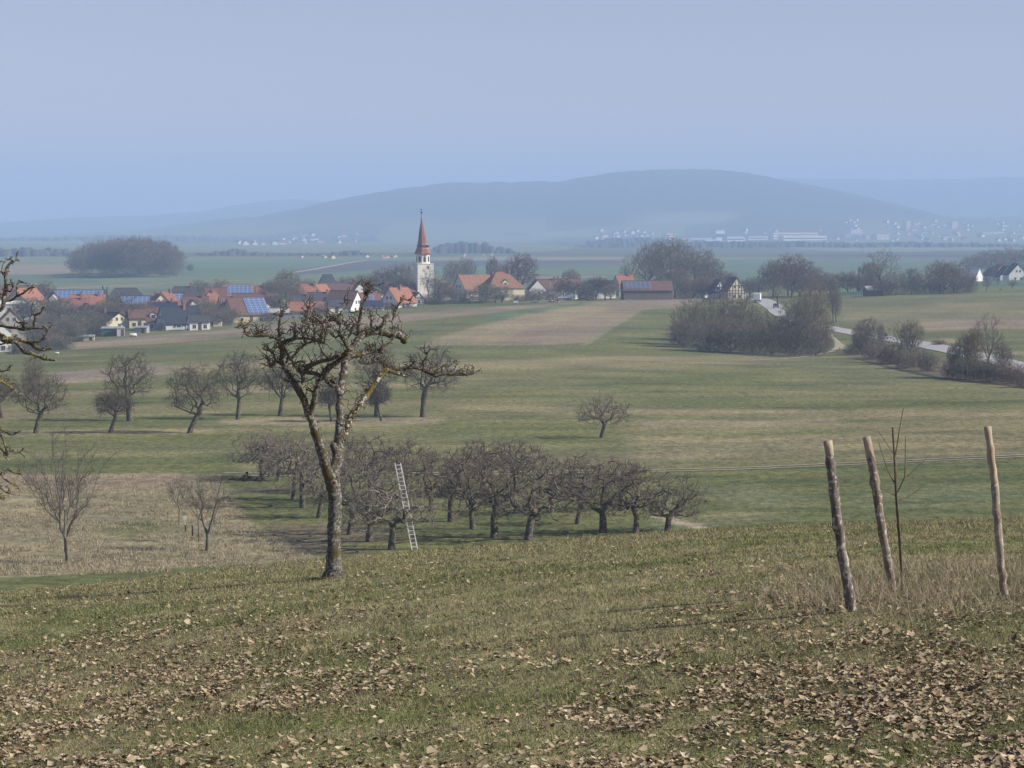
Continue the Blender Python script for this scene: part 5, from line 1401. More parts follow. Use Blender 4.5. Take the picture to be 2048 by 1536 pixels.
# ------------------------------------------------------------------ church
def church():
    Y = 900.0
    x, y, z = at(846, Y)
    z0 = z - 0.5
    root = empty("church", (x, y, z0), "white village church tower with a slender red brown spire", "church", rz=math.radians(18))
    wm = mat("church_wall", (0.76, 0.73, 0.64), (0.64, 0.61, 0.53), scale=0.4)
    spire_m = mat("spire_tiles", (0.300, 0.125, 0.095), (0.190, 0.085, 0.070), scale=0.8, stretch=(1, 1, 3))
    zt = lambda row: slope_of(row) * Y - z0
    xo = lambda p: (p - 846) * Y / FPX
    # lower square tower (slightly wider), octagonal belfry, flared spire
    b = MB()
    ze, zb = zt(508), zt(528)
    cx = 0.0
    b.box(cx - 3.1, cx + 3.5, -3.3, 3.3, 0, zb)
    b.box(cx - 3.25, cx + 3.65, -3.45, 3.45, zb, zb + 0.22); b.box(cx - 3.2, cx + 3.6, -3.4, 3.4, zt(556), zt(556) + 0.2)
    b.build("tower", wm, root)
    def ring(r, zz, ph=math.pi / 8, cxx=None): return [((cx if cxx is None else cxx) + r * math.cos(ph + k * math.pi / 4), r * math.sin(ph + k * math.pi / 4), zz) for k in range(8)]
    b = MB(); lv = [ring(2.75, zb + 0.22), ring(2.75, ze + 0.3)]
    for k in range(8): b.poly([lv[0][k], lv[0][(k + 1) % 8], lv[1][(k + 1) % 8], lv[1][k]])
    b.poly(lv[1])
    bel = b.build("belfry", wm, root)
    for k in range(8):
        a = math.pi / 4 * k
        ap = 2.75 * math.cos(math.pi / 8) + 0.02
        w = MB(); w.prism([(-0.5, 0), (0.5, 0), (0.5, 1.7), (0.3, 2.1), (0, 2.25), (-0.3, 2.1), (-0.5, 1.7)], -0.04, 0.04, 0, 'y')
        o = w.build("louvre_window", M_PANE, bel, (cx + ap * math.cos(a), ap * math.sin(a), zb + 0.9)); o.rotation_euler = (0, 0, a + math.pi / 2)
    prof = [(3.45, ze), (3.5, ze + 0.2), (2.9, zt(502)), (2.3, zt(494)), (2.05, zt(488)), (1.72, zt(480)), (1.15, zt(462)), (0.78, zt(453)), (0.80, zt(452)), (0.60, zt(450)), (0.06, zt(431))]
    b = MB(); R = [ring(r, zz, cxx=cx - 0.55 * (zz - ze) / (zt(431) - ze)) for r, zz in prof]
    for i in range(len(R) - 1):
        for k in range(8): b.poly([R[i][k], R[i][(k + 1) % 8], R[i + 1][(k + 1) % 8], R[i + 1][k]])
    b.poly(R[-1]); b.poly(R[0][::-1])
    sp = b.build("spire", spire_m, root)
    for zz, r in ((zt(496.5), 2.53), (zt(488.5), 2.12)):
        t = MB(); q0, q1 = ring(r, zz - 0.09), ring(r, zz + 0.09)
        for k in range(8): t.poly([q0[k], q0[(k + 1) % 8], q1[(k + 1) % 8], q1[k]])
        t.poly(q1); t.poly(q0[::-1])
        t.build("band", cmat('wall', (0.5, 0.45, 0.38)), sp)
    for k in range(8):
        a = math.pi / 4 * k; r = 2.2
        for s in (-0.5, 0.5):
            w = MB(); w.box(-0.28, 0.28, -0.12, 0.2, 0, 0.9)
            o = w.build("spire_window", M_PANE, sp, (cx + r * math.cos(a) * 0.97 - s * math.sin(a) * 1.1, r * math.sin(a) * 0.97 + s * math.cos(a) * 1.1, zt(494.5))); o.rotation_euler = (0, 0, a + math.pi / 2)
    cx -= 0.55; f = MB(); f.tube([(cx, 0, zt(432)), (cx, 0, zt(419))], [0.09, 0.05], 6)
    for zz, r in ((zt(427), 0.28), (zt(424.5), 0.42)):
        f.tube([(cx, 0, zz - r), (cx, 0, zz - r * 0.5), (cx, 0, zz), (cx, 0, zz + r * 0.5), (cx, 0, zz + r)], [0.05, r * 0.85, r, r * 0.85, 0.05], 8)
    f.box(cx - 0.6, cx + 0.25, -0.03, 0.03, zt(419.4), zt(418.2))
    f.build("finial", mat("finial_metal", (0.06, 0.055, 0.05), (0.04, 0.04, 0.035), rough=0.5, metal=0.5), root)
    cx += 0.55
    # low nave, left of the tower
    n = MB(); n.prism([(-4.2, 0), (4.2, 0), (4.2, zt(588)), (0, zt(571)), (-4.2, zt(588))], cx - 10.4, cx - 3.15, 0, 'x'); n.build("nave_wall", wm, root)
    n = MB()
    for s in (-1, 1): n.prism([(0, zt(571) + .05), (s * 4.7, zt(588) - .4), (s * 4.7, zt(588) - .22), (0, zt(571) + .25)], cx - 10.7, cx - 3.16, 0, 'x')
    n.build("nave_roof", cmat('roof', R_RED), root)
    for k in range(3):
        w = MB(); w.prism([(-0.45, 0), (0.45, 0), (0.45, 2.0), (0, 2.5), (-0.45, 2.0)], -0.04, 0.04, 0, 'y')
        w.build("nave_window", M_PANE, root, (cx - 9.2 + k * 2.2, -4.22, 1.6))
    for zz in (8.0, 13.5):
        w = MB(); w.prism([(-0.3, 0), (0.3, 0), (0.3, 1.1), (0, 1.4), (-0.3, 1.1)], -0.04, 0.04, 0, 'y'); w.build("slit_window", M_PANE, root, (cx + 1.2, -3.32, zz))
church()
# ------------------------------------------------------------------ vehicles, sheds, poles, posts
M_TYRE = mat("tyre_rubber", (0.02, 0.02, 0.02), (0.015, 0.015, 0.015)); M_RIM = mat("alloy", (0.4, 0.4, 0.42), (0.3, 0.3, 0.3), rough=0.4, metal=0.6)
M_LAMP = mat("headlight_glass", (0.75, 0.78, 0.8), (0.7, 0.7, 0.7), rough=0.15, spec=0.6)
def wheels(root, xs, hw, r=0.32):
    for x in xs:
        for s in (-1, 1):
            w = MB(); w.tube([(x, s * (hw - 0.2), r), (x, s * (hw - 0.17), r), (x, s * hw, r), (x, s * (hw + 0.02), r)], [r * 0.9, r, r, r * 0.85], 18)
            o = w.build("wheel", M_TYRE, root)
            k = MB(); k.tube([(x, s * (hw + 0.005), r), (x, s * (hw + 0.035), r)], r * 0.6, 12); k.build("rim", M_RIM, o)
def car(loc, rz, paint, label, group=None, height=1.46):
    root = empty("car", loc, label, "car", group, rz)
    pm = mat("car_paint", paint, tuple(v * 0.9 for v in paint), rough=0.25, spec=0.6)
    prof = [(-2.1, 0.35), (-2.12, 0.75), (-2.0, 0.98), (-1.55, 1.02), (-1.35, 1.1), (1.0, 1.0), (1.25, 0.92), (1.9, 0.80), (2.08, 0.62), (2.1, 0.35)]
    b = MB()
    for i, (hw, sc) in enumerate(((0.80, 1.0),)):
        b.prism(prof, -0.80, 0.80, 0, 'y')
    b.prism([(-2.05, 0.36), (-2.06, 0.72), (-1.9, 0.9), (1.85, 0.76), (2.0, 0.6), (2.02, 0.36)], -0.87, 0.87, 0, 'y')
    b.build("body", pm, root)
    g = MB()
    lo = [(-1.75, 1.0), (1.05, 1.0)]; zt = height
    B = [(-1.75, -0.76, 1.0), (1.05, -0.76, 1.0), (1.05, 0.76, 1.0), (-1.75, 0.76, 1.0)]
    T = [(-1.25, -0.60, zt - 0.05), (0.30, -0.60, zt - 0.05), (0.30, 0.60, zt - 0.05), (-1.25, 0.60, zt - 0.05)]
    for k in range(4): g.poly([B[k], B[(k + 1) % 4], T[(k + 1) % 4], T[k]])
    g.build("windows", M_PANE, root)
    rf = MB(); rf.prism([(-1.32, zt - 0.06), (0.36, zt - 0.06), (0.25, zt), (-1.2, zt)], -0.62, 0.62, 0, 'y')
    for s in (-1, 1):
        for x0, x1 in ((-1.75, -1.27), (1.05, 0.32), (-0.45, -0.45)):
            rf.tube([(x0, s * 0.765, 1.0), (x1, s * 0.61, zt - 0.04)], 0.035, 6)
    rf.build("roof", pm, root)
    for s in (-1, 1):
        h = MB(); h.box(1.95, 2.09, s * 0.62 - 0.17, s * 0.62 + 0.17, 0.58, 0.74); h.build("headlight", M_LAMP, root)
    pl = MB(); pl.box(2.09, 2.12, -0.26, 0.26, 0.42, 0.53); pl.build("number_plate", M_WFRAME, root)
    wheels(root, (-1.3, 1.32), 0.80)
    return root
def road_at(px):
    """point and heading on the road nearest a photo column"""
    best = None
    for k in range(len(ROAD) - 1):
        a = np.array(ROAD[k]); b = np.array(ROAD[k + 1])
        for t in np.linspace(0, 1, 20):
            p = a + (b - a) * t
            q = project(np.array([[p[0], p[1], terrain_z(p[0], p[1])]]))[0][0]
            if best is None or abs(q - px) < best[0]: best = (abs(q - px), p, b - a)
    return best[1], best[2] / np.linalg.norm(best[2])
p, d = road_at(1778)
n = np.array([-d[1], d[0]])
q = p - n * 1.4 * (1 if n[0] > 0 else -1)
car((q[0], q[1], float(terrain_z(q[0], q[1])) + 0.11), math.atan2(d[1], d[0]), (0.035, 0.05, 0.085), "dark blue car driving towards the viewer on the pale country road")
p, d = road_at(1552); q = p
car((q[0], q[1], float(terrain_z(q[0], q[1])) + 0.11), math.atan2(d[1], d[0]), (0.02, 0.025, 0.035), "dark car with shining headlights on the road where it leaves the village")

def lorry():
    x, y, z = at(1515, 800)
    zt = slope_of(586) * y
    root = empty("lorry", (x, y, z), "white box lorry seen from its back at the village entrance", "lorry", rz=math.radians(80))
    H = max(zt - z, 3.2)
    b = MB(); b.box(-4.2, 2.2, -1.15, 1.15, 1.0, H); b.build("cargo_box", mat("lorry_box", (0.72, 0.75, 0.72), (0.66, 0.68, 0.66), rough=0.5), root)
    b = MB(); b.prism([(2.3, 0.6), (4.1, 0.6), (4.15, 1.5), (3.8, 2.5), (2.3, 2.6)], -1.05, 1.05, 0, 'y'); c = b.build("cab", mat("lorry_cab", (0.3, 0.36, 0.36), (0.25, 0.3, 0.3), rough=0.4), root)
    b = MB(); b.prism([(4.14, 1.55), (4.17, 1.55), (3.85, 2.4), (3.81, 2.4)], -0.95, 0.95, 0, 'y'); b.build("windscreen", M_PANE, c)
    b = MB(); b.box(-4.25, 2.3, -0.95, 0.95, 0.55, 0.98); b.build("chassis", mat("chassis_grey", (0.2, 0.22, 0.21), (0.15, 0.16, 0.16)), root)
    wheels(root, (-3.2, -2.1, 3.2), 1.05, 0.48)
lorry()

def parked(px, py, label, kind, w_m, h_m, l_m, c, rz=0.1, group="things parked and stored at the village edge"):
    x, y, z = hit(px, py)
    z -= 0.05
    m = mat("painted_sheet", c, tuple(v * 0.85 for v in c), rough=0.5, scale=1.5)
    if kind == 'caravan':
        root = empty("caravan", (x, y, z), label, "caravan", group, rz)
        b = MB(); b.prism([(-w_m / 2, 0.45), (w_m / 2, 0.45), (w_m / 2 + 0.1, 1.2), (w_m / 2 - 0.15, h_m - 0.25), (w_m / 2 - 0.5, h_m), (-w_m / 2 + 0.4, h_m), (-w_m / 2, h_m - 0.3)], -l_m / 2, l_m / 2, 0, 'y'); b.build("body", m, root)
        b = MB(); b.box(-w_m * 0.32, w_m * 0.1, -l_m / 2 - 0.03, -l_m / 2 - 0.005, 1.2, 1.8); b.box(w_m * 0.2, w_m * 0.36, -l_m / 2 - 0.03, -l_m / 2 - 0.005, 1.3, 1.8); b.build("window", M_PANE, root)
        wheels(root, (0.1,), l_m / 2 - 0.02, 0.3)
        b = MB(); b.tube([(w_m / 2, 0, 0.5), (w_m / 2 + 1.0, 0, 0.45)], 0.05, 6); b.build("drawbar", M_TYRE, root)
    elif kind == 'tank':
        root = empty("liquid_tank", (x, y, z), label, "tank", group, rz)
        b = MB(); n = 10; r = h_m * 0.42
        b.tube([(-w_m / 2, 0, h_m - r), (-w_m / 2 + 0.12, 0, h_m - r), (w_m / 2 - 0.12, 0, h_m - r), (w_m / 2, 0, h_m - r)], [r * 0.75, r, r, r * 0.75], 14); b.build("barrel", m, root, smooth=True)
        b = MB(); b.box(-w_m * 0.35, -w_m * 0.25, -r * .8, r * .8, 0, h_m - r); b.box(w_m * 0.25, w_m * 0.35, -r * .8, r * .8, 0, h_m - r); b.build("stand", M_TYRE, root)
    else:
        root = empty(kind, (x, y, z), label, "shed", group, rz)
        b = MB(); b.prism([(-l_m / 2, 0), (l_m / 2, 0), (l_m / 2, h_m), (-l_m / 2, h_m - 0.35)], -w_m / 2, w_m / 2, 0, 'x'); b.build("wall", m, root)
        b = MB(); b.prism([(-l_m / 2 - 0.2, h_m - 0.37), (l_m / 2 + 0.2, h_m + 0.03), (l_m / 2 + 0.2, h_m + 0.11), (-l_m / 2 - 0.2, h_m - 0.29)], -w_m / 2 - 0.2, w_m / 2 + 0.2, 0, 'x'); b.build("roof", cmat('roof', (0.3, 0.33, 0.33)), root)
        b = MB(); b.box(-0.45, 0.45, -0.03, 0.03, 0, min(1.9, h_m - 0.5)); b.build("door", M_DOOR, root, (w_m * 0.2, -l_m / 2 - 0.01, 0))
parked(222, 672, "dark green shed with a light roof edge at the field corner", 'shed', 5.0, 2.6, 3, (0.05, 0.13, 0.12))
parked(178, 681, "low cream hut left of the green shed", 'hut', 2.9, 1.5, 2, (0.55, 0.48, 0.33))
parked(162, 681, "small dark crate like shed left of the cream hut", 'shed', 1.4, 1.4, 1.5, (0.10, 0.06, 0.07))
parked(241, 672, "grey white tarp covered shelter right of the green shed", 'shelter', 2.2, 2.6, 2, (0.42, 0.42, 0.44), 0.3)
parked(284, 666, "pale wooden lattice shed with grey boards behind the white tank", 'shed', 3.6, 2.0, 3, (0.38, 0.36, 0.35), -0.1)
parked(266, 674, "bright white liquid tank by the lattice shed", 'tank', 2.0, 1.1, 1, (0.78, 0.78, 0.74))
parked(360, 662, "long white caravan parked in front of the slate roofed house", 'caravan', 2.7, 1.5, 1.4, (0.62, 0.68, 0.72))
parked(428, 651, "white van like trailer before the cream garage", 'caravan', 1.9, 1.2, 1.4, (0.78, 0.78, 0.76))
parked(490, 642, "long low pale trailer at the foot of the solar barn", 'caravan', 4.6, 1.0, 1.6, (0.6, 0.6, 0.56))
parked(114, 708, "tiny white trough at the lower left thicket", 'tank', 0.9, 0.5, 0.5, (0.75, 0.75, 0.72))
parked(1031, 608, "small pale trailer in front of the farmhouse garden", 'caravan', 1.6, 1.3, 1.4, (0.62, 0.60, 0.55))
parked(1130, 601, "flat grey stack under a pale cover near the dark trees", 'stack', 4.8, 1.3, 2, (0.33, 0.33, 0.36))

def heap(px, py, w, h, c, label, seed, name="rubble_heap", cat="heap"):
    x, y, z = hit(px, py); r = np.random.default_rng(seed)
    V = []; F = []; n = 0
    for i in range(90):
        t = r.random(); a = r.random() * 6.28; rr = w / 2 * math.sqrt(r.random())
        zz = h * (1 - (rr / (w / 2)) ** 1.3) * r.random()
        s = 0.12 * w * (0.4 + r.random()) * 0.6
        c0 = np.array([rr * math.cos(a), rr * math.sin(a) * 0.7, zz])
        P = [c0 + r.normal(0, s, 3) * np.array([1, 1, 0.6]) for _ in range(4)]
        V += P; F += [(n, n + 1, n + 2), (n, n + 2, n + 3), (n, n + 3, n + 1), (n + 1, n + 2, n + 3)]; n += 4
    m = mat("heap_" + name, c, tuple(v * 0.5 for v in c), scale=2)
    me = mesh_np(name, np.array(V), [np.array(F)], m)
    o = add(name, me, None, (x, y, z)); tag(o, label, cat)
heap(1072, 605, 3.4, 1.2, (0.48, 0.42, 0.32), "pale cream rubble heap at the village edge", 1)
heap(1108, 604, 4.0, 1.8, (0.34, 0.29, 0.22), "brown heap of earth with a pale flank by the grey stack", 2, "earth_heap")
heap(1184, 601, 3.6, 1.6, (0.45, 0.36, 0.26), "tan log pile in front of the darkest village trees", 3, "log_pile")
heap(1256, 601, 2.2, 0.8, (0.6, 0.57, 0.5), "small whitish pile at the foot of the wooden barn", 4, "gravel_heap")
heap(493, 961, 1.5, 0.75, (0.11, 0.09, 0.075), "dark brush heap at the left end of the orchard", 5, "brush_heap")
heap(466, 960, 0.7, 0.3, (0.12, 0.1, 0.08), "low dark clump left of the brush heap", 6, "brush_heap")
heap(520, 962, 1.1, 0.5, (0.12, 0.1, 0.08), "low brush pile under the leftmost orchard crown", 8, "brush_heap")
heap(1404, 682, 1.8, 0.5, (0.5, 0.5, 0.47), "pale boards lying in the dark hollow of the big hedge", 7, "board_pile")

M_POLE = mat("galvanised_pole", (0.42, 0.46, 0.45), (0.33, 0.36, 0.36), rough=0.5)
def pole(px, base, top, Y, label, lamp=True):
    x, y, z = at(px, Y); H = slope_of(top) * y - z
    root = empty("street_lamp", (x, y, z), label, "street lamp", "street lamps at the village edge")
    b = MB(); b.tube([(0, 0, 0), (0, 0, H * 0.5), (0, 0, H - 0.1)], [0.14, 0.11, 0.08], 8); b.build("pole", M_POLE, root)
    b = MB(); b.tube([(0, 0, H - 0.15), (0.4, 0, H), (1.1, 0, H + 0.02)], [0.07, 0.06, 0.05], 6); b.box(0.8, 1.5, -0.14, 0.14, H - 0.08, H + 0.06); b.build("lamp_head", M_POLE, root)
pole(1100, 592, 560, 850, "pale street lamp rising before the dark brown roofs")
pole(915, 617, 597, 820, "short pale lamp post before the farmhouse gable")

def marker(px, py, label):
    x, y, z = hit(px, py)
    root = empty("road_marker_post", (x, y, z), label, "road marker", "white marker posts along the road")
    b = MB(); b.prism([(-0.08, 0), (0.08, 0), (0.07, 0.98), (-0.05, 1.05)], -0.06, 0.06, 0, 'x'); b.build("post", M_MARK, root)
    b = MB(); b.prism([(-0.086, 0.72), (0.086, 0.72), (0.082, 0.9), (-0.08, 0.9)], -0.066, 0.066, 0, 'x'); b.build("black_band", M_TYRE, root)
marker(1677, 655.5, "marker post left of all others, above the track junction")
marker(1712, 676, "marker post at the road edge hidden beside the big roadside bush")
marker(1785, 673, "marker post on the far verge just right of the dark blue car")
marker(1900, 699, "marker post on the far verge in the open stretch of road")
marker(1971, 729, "marker post in front of the white stemmed roadside tree")
marker(1535, 609, "marker post at the village end of the road")

def netfence():
    pts = [at(p, 872)[:2] for p in np.linspace(1672, 1730, 12)]
    root = empty("netting_fence", (pts[0][0], pts[0][1], 0), "bright green netting fence along the far field", "fence")
    m = mat("green_netting", (0.09, 0.30, 0.24), (0.06, 0.22, 0.18))
    for k in range(len(pts) - 1):
        (x0, y0), (x1, y1) = pts[k], pts[k + 1]
        z0, z1 = float(terrain_z(x0, y0)), float(terrain_z(x1, y1))
        b = MB(); ox, oy = pts[0]
        P = [(x0 - ox, y0 - oy, z0 - 0.3), (x1 - ox, y1 - oy, z1 - 0.3), (x1 - ox, y1 - oy, z1 + 1.35), (x0 - ox, y0 - oy, z0 + 1.35)]
        b.poly(P); b.poly([(a, c + 0.03, d) for a, c, d in P][::-1])
        b.build("net_panel", m, root)
        t = MB(); t.tube([(x0 - ox, y0 - oy - 0.05, z0 - 0.3), (x0 - ox, y0 - oy - 0.05, z0 + 1.5)], 0.06, 6); t.build("post", M_POLE, root)
netfence()
def gardenfence():
    for a, b_, Y, h, lab in ((886, 938, 835, 1.2, "pale grey garden wall before the farmhouse trees"), (530, 596, 735, 1.3, "weathered board fence left of the long low orange roof")):
        pts = [at(p, Y)[:2] for p in np.linspace(a, b_, 8)]
        root = empty("garden_fence", (pts[0][0], pts[0][1], 0), lab, "fence")
        m = mat("fence_boards", (0.36, 0.36, 0.34), (0.24, 0.24, 0.23), scale=2)
        for k in range(7):
            (x0, y0), (x1, y1) = pts[k], pts[k + 1]; z = float(terrain_z(x0, y0)); ox, oy = pts[0]
            b = MB(); b.box(x0 - ox + 0.08, x1 - ox - 0.08, y0 - oy - 0.04, y0 - oy + 0.04, z - 0.2, z + h); b.build("panel", m, root)
            b = MB(); b.box(x0 - ox - 0.07, x0 - ox + 0.07, y0 - oy - 0.08, y0 - oy + 0.08, z - 0.2, z + h + 0.12); b.build("post", m, root)
gardenfence()

# pylons on the plain
M_STEEL = mat("pylon_steel", (0.16, 0.17, 0.18), (0.12, 0.13, 0.14), rough=0.6)
def pylon_meshes():
    H = 42.0; t = MB(); a = MB()
    lv = [(0, 3.6), (10, 2.5), (20, 1.6), (30, 0.9), (42, 0.15)]
    for sx in (-1, 1):
        for sy in (-1, 1):
            t.tube([(sx * w, sy * w, z) for z, w in lv], 0.30, 4)
    for i in range(4):
        (z0, w0), (z1, w1) = lv[i], lv[i + 1]
        for s in (-1, 1):
            t.tube([(-w0, s * w0, z0), (w1, s * w1, z1)], 0.14, 3); t.tube([(w0, s * w0, z0), (-w1, s * w1, z1)], 0.14, 3)
            t.tube([(s * w0, -w0, z0), (s * w1, w1, z1)], 0.14, 3)
    for z, l in ((28, 8.5), (34, 6.5)):
        for s in (-1, 1):
            a.tube([(0, 0, z), (s * l, 0, z + 0.3)], 0.3, 4); a.tube([(0, 0, z + 2.2), (s * l, 0, z + 0.3)], 0.2, 4)
            a.tube([(s * l, 0, z + 0.3), (s * l, 0, z - 2.0)], 0.15, 4)
    return t.mesh("pylon_tower", M_STEEL), a.mesh("pylon_arms", M_STEEL)
PT, PA_ = pylon_meshes()
for px, top, Y, lab in ((1725, 489, 2900, "tall power pylon above the tall open crowned tree"), (1899, 477, 3400, "power pylon left of the far hazy trees on the right"), (1540, 481, 3600, "faint power pylon below the long yellowish works")):
    x, y, z = at(px, Y); H = slope_of(top) * y - z
    root = empty("power_pylon", (x, y, z), lab, "pylon", "power pylons on the plain"); root.scale = (H / 42,) * 3
    add("tower", PT, root); add("arms", PA_, root)

# ------------------------------------------------------------------ far town
def far_house_mesh(wall, roof):
    b = MB(); b.prism([(-5, 0), (5, 0), (5, 5.5), (0, 9.5), (-5, 5.5)], -7, 7, 0, 'x')
    for s in (-1, 1): b.prism([(0, 9.6), (s * 5.6, 5.1), (s * 5.6, 5.4), (0, 10.0)], -7.4, 7.4, 1, 'x')
    return b.mesh("far_house", [cmat('wall', wall), cmat('roof', roof)])
FH = [far_house_mesh((0.62, 0.60, 0.56), R_RED), far_house_mesh((0.6, 0.6, 0.58), R_DRK), far_house_mesh((0.6, 0.53, 0.4), R_ORG)]
ONES = "zeroth first second third fourth fifth sixth seventh eighth ninth tenth eleventh twelfth thirteenth fourteenth fifteenth sixteenth seventeenth eighteenth nineteenth".split()
TENS = {20: "twenty", 30: "thirty", 40: "forty"}
def ORD(i):
    i += 1
    if i < 20: return ONES[i]
    t = i // 10 * 10
    return TENS[t] + "-" + ONES[i % 10] if i % 10 else TENS[t][:-1] + "ieth"
def cluster(n, px0, px1, py0, py1, label, group, seed, sc=(0.8, 1.5), kinds=(0, 1), slope=0.0):
    r = np.random.default_rng(seed)
    xs = np.sort(px0 + (px1 - px0) * r.random(n))
    for i in range(n):
        px = xs[i]; py = py0 + (py1 - py0) * r.random() + slope * (px - px0)
        x, y, z = hit(px, py)
        o = add("far_house", FH[kinds[r.integers(len(kinds))]], None, (x, y, z - 0.5))
        o.rotation_euler = (0, 0, r.choice([0.3, 1.2, 1.9, 2.2, 2.6]) + r.normal() * 0.2); s = (sc[0] + (sc[1] - sc[0]) * r.random()) * 0.72; o.scale = (s, s, s * 0.85)
        tag(o, ORD(i) + ' from the left, ' + label, "house", group)
cluster(26, 560, 715, 468, 489, "tiny pale house of the hazy hamlet below the hills", "houses of the hazy hamlet left of the spire", 1)
cluster(14, 470, 600, 486, 491, "tiny white house on the far left plain", "white houses on the far left plain", 2)
cluster(24, 1190, 1330, 462, 480, "tiny pale house on the wooded rise", "houses on the wooded rise", 3)
cluster(40, 1640, 2048, 468, 484, "tiny pale house in the lower far town", "houses in the lower far town", 4, kinds=(0, 1, 2))
cluster(34, 1690, 2048, 440, 466, "tiny pale house on the far town's slope", "houses on the slope of the far town", 5, kinds=(0, 1), sc=(0.9, 1.7))
cluster(6, 1400, 1640, 462, 468, "tiny house behind the long yellowish works", "houses behind the far works", 6)
cluster(9, 600, 812, 514, 517, "orange roofed farm building in the near hazy hamlet", "farm buildings of the near hazy hamlet", 7, kinds=(2,), sc=(0.45, 0.7))
cluster(4, 900, 985, 510, 513, "tiny white house right of the church spire", "houses below the hazy trees right of the spire", 8, sc=(0.4, 0.6))
cluster(5, 10, 110, 474, 478, "tiny white house far off at the left edge", "houses far away at the left edge", 9, sc=(0.7, 1.0))

def block(px0, px1, top, bot, c, label, name, cat, rows=4, roofc=None, cols=8, ledge=True):
    x0, y, z = hit(px0, bot); x1 = x_of(px1, y, z); H = slope_of(top) * y - z
    root = empty(name, ((x0 + x1) / 2, y, z - 1), label, cat, None, 0.42)
    w = abs(x1 - x0) / 2
    b = MB(); b.box(-w, w, -1.0, 24, 0, H + 1); b.build("wall", mat("far_wall", c, tuple(v * 0.8 for v in c), scale=0.05), root)
    r = MB(); r.box(-w - 0.6, w + 0.6, -1.6, 24.6, H + 1.01, H + 2.2); r.build("roof", mat("far_roof", roofc or (0.5, 0.5, 0.5), None, scale=0.05), root)
    s = MB()
    for i in range(rows):
        zz = 1 + (H - 1) * (i + 0.35) / rows
        if cols:
            s.box(-w * 0.94, w * 0.94, -1.12, -1.01, zz, zz + H / rows * 0.36)
        else: s.box(-w * 0.97, w * 0.97, -1.12, -1.01, zz, zz + H / rows * 0.35)
    s.build("window_band", M_PANE, root)
block(1540, 1642, 466, 478, (0.80, 0.70, 0.42), "long yellowish factory hall in the hazy distance", "factory_hall", "factory", rows=2, cols=0, roofc=(0.68, 0.50, 0.28))
block(1560, 1660, 472.5, 481, (0.82, 0.80, 0.70), "lower whitish front wing before the yellowish factory hall", "factory_wing", "factory", rows=1, cols=0, roofc=(0.7, 0.68, 0.6))
block(1331, 1349, 468, 483, (0.80, 0.62, 0.58), "pinkish white block left in the hazy works", "works_block", "building", rows=3, cols=3)
block(1430, 1450, 461, 482, (0.70, 0.68, 0.64), "tall grey silo building in the hazy works", "silo_building", "building", rows=1, cols=0)
block(1360, 1428, 477, 483, (0.62, 0.66, 0.70), "low long bluish hall between the pinkish block and the silo", "low_hall", "hall", rows=1, cols=0)
block(1452, 1492, 474, 483, (0.72, 0.72, 0.74), "pale shed right of the silo building", "low_hall", "hall", rows=1, cols=4)
block(1494, 1538, 473, 480, (0.70, 0.70, 0.70), "low pale hall touching the left end of the factory", "low_hall", "hall", rows=1, cols=5)
block(1409, 1434, 480, 485, (0.86, 0.86, 0.84), "bright white low tent hall before the silo", "low_hall", "hall", rows=1, cols=0)
block(1812, 1822, 443, 461, (0.84, 0.62, 0.55), "slim reddish white tower block in the far town", "tower_block", "tower block", rows=6, cols=2)
block(1903, 1916, 444, 457, (0.78, 0.60, 0.52), "pale reddish flats block right of the tower block", "flats_block", "flats", rows=4, cols=3)
block(1752, 1780, 470, 480, (0.80, 0.74, 0.66), "whitish apartment slab in the middle of the far town", "flats_block", "flats", rows=3, cols=6)
block(1700, 1726, 460, 468, (0.78, 0.76, 0.72), "pale flats above the left part of the far town", "flats_block", "flats", rows=3, cols=6)
block(1960, 2012, 465, 468, (0.82, 0.82, 0.82), "long low white hall at the right of the far town", "low_hall", "hall", rows=1, cols=0)
# ------------------------------------------------------------------ the two traced foreground trees
def smooth_path(P, R, nsub):
    P = np.array(P, float); R = np.array(R, float)
    if len(P) < 3:
        t = np.linspace(0, 1, nsub * 2)[:, None]
        return P[0] * (1 - t) + P[-1] * t, R[0] * (1 - t[:, 0]) + R[-1] * t[:, 0]
    o = []; ro = []
    for k in range(len(P) - 1):
        p0 = P[max(k - 1, 0)]; p1 = P[k]; p2 = P[k + 1]; p3 = P[min(k + 2, len(P) - 1)]
        for t in np.linspace(0, 1, nsub, endpoint=False):
            o.append(0.5 * ((2 * p1) + (-p0 + p2) * t + (2 * p0 - 5 * p1 + 4 * p2 - p3) * t * t + (-p0 + 3 * p1 - 3 * p2 + p3) * t ** 3)); ro.append(R[k] * (1 - t) + R[k + 1] * t)
    o.append(P[-1]); ro.append(R[-1])
    return np.array(o), np.array(ro)

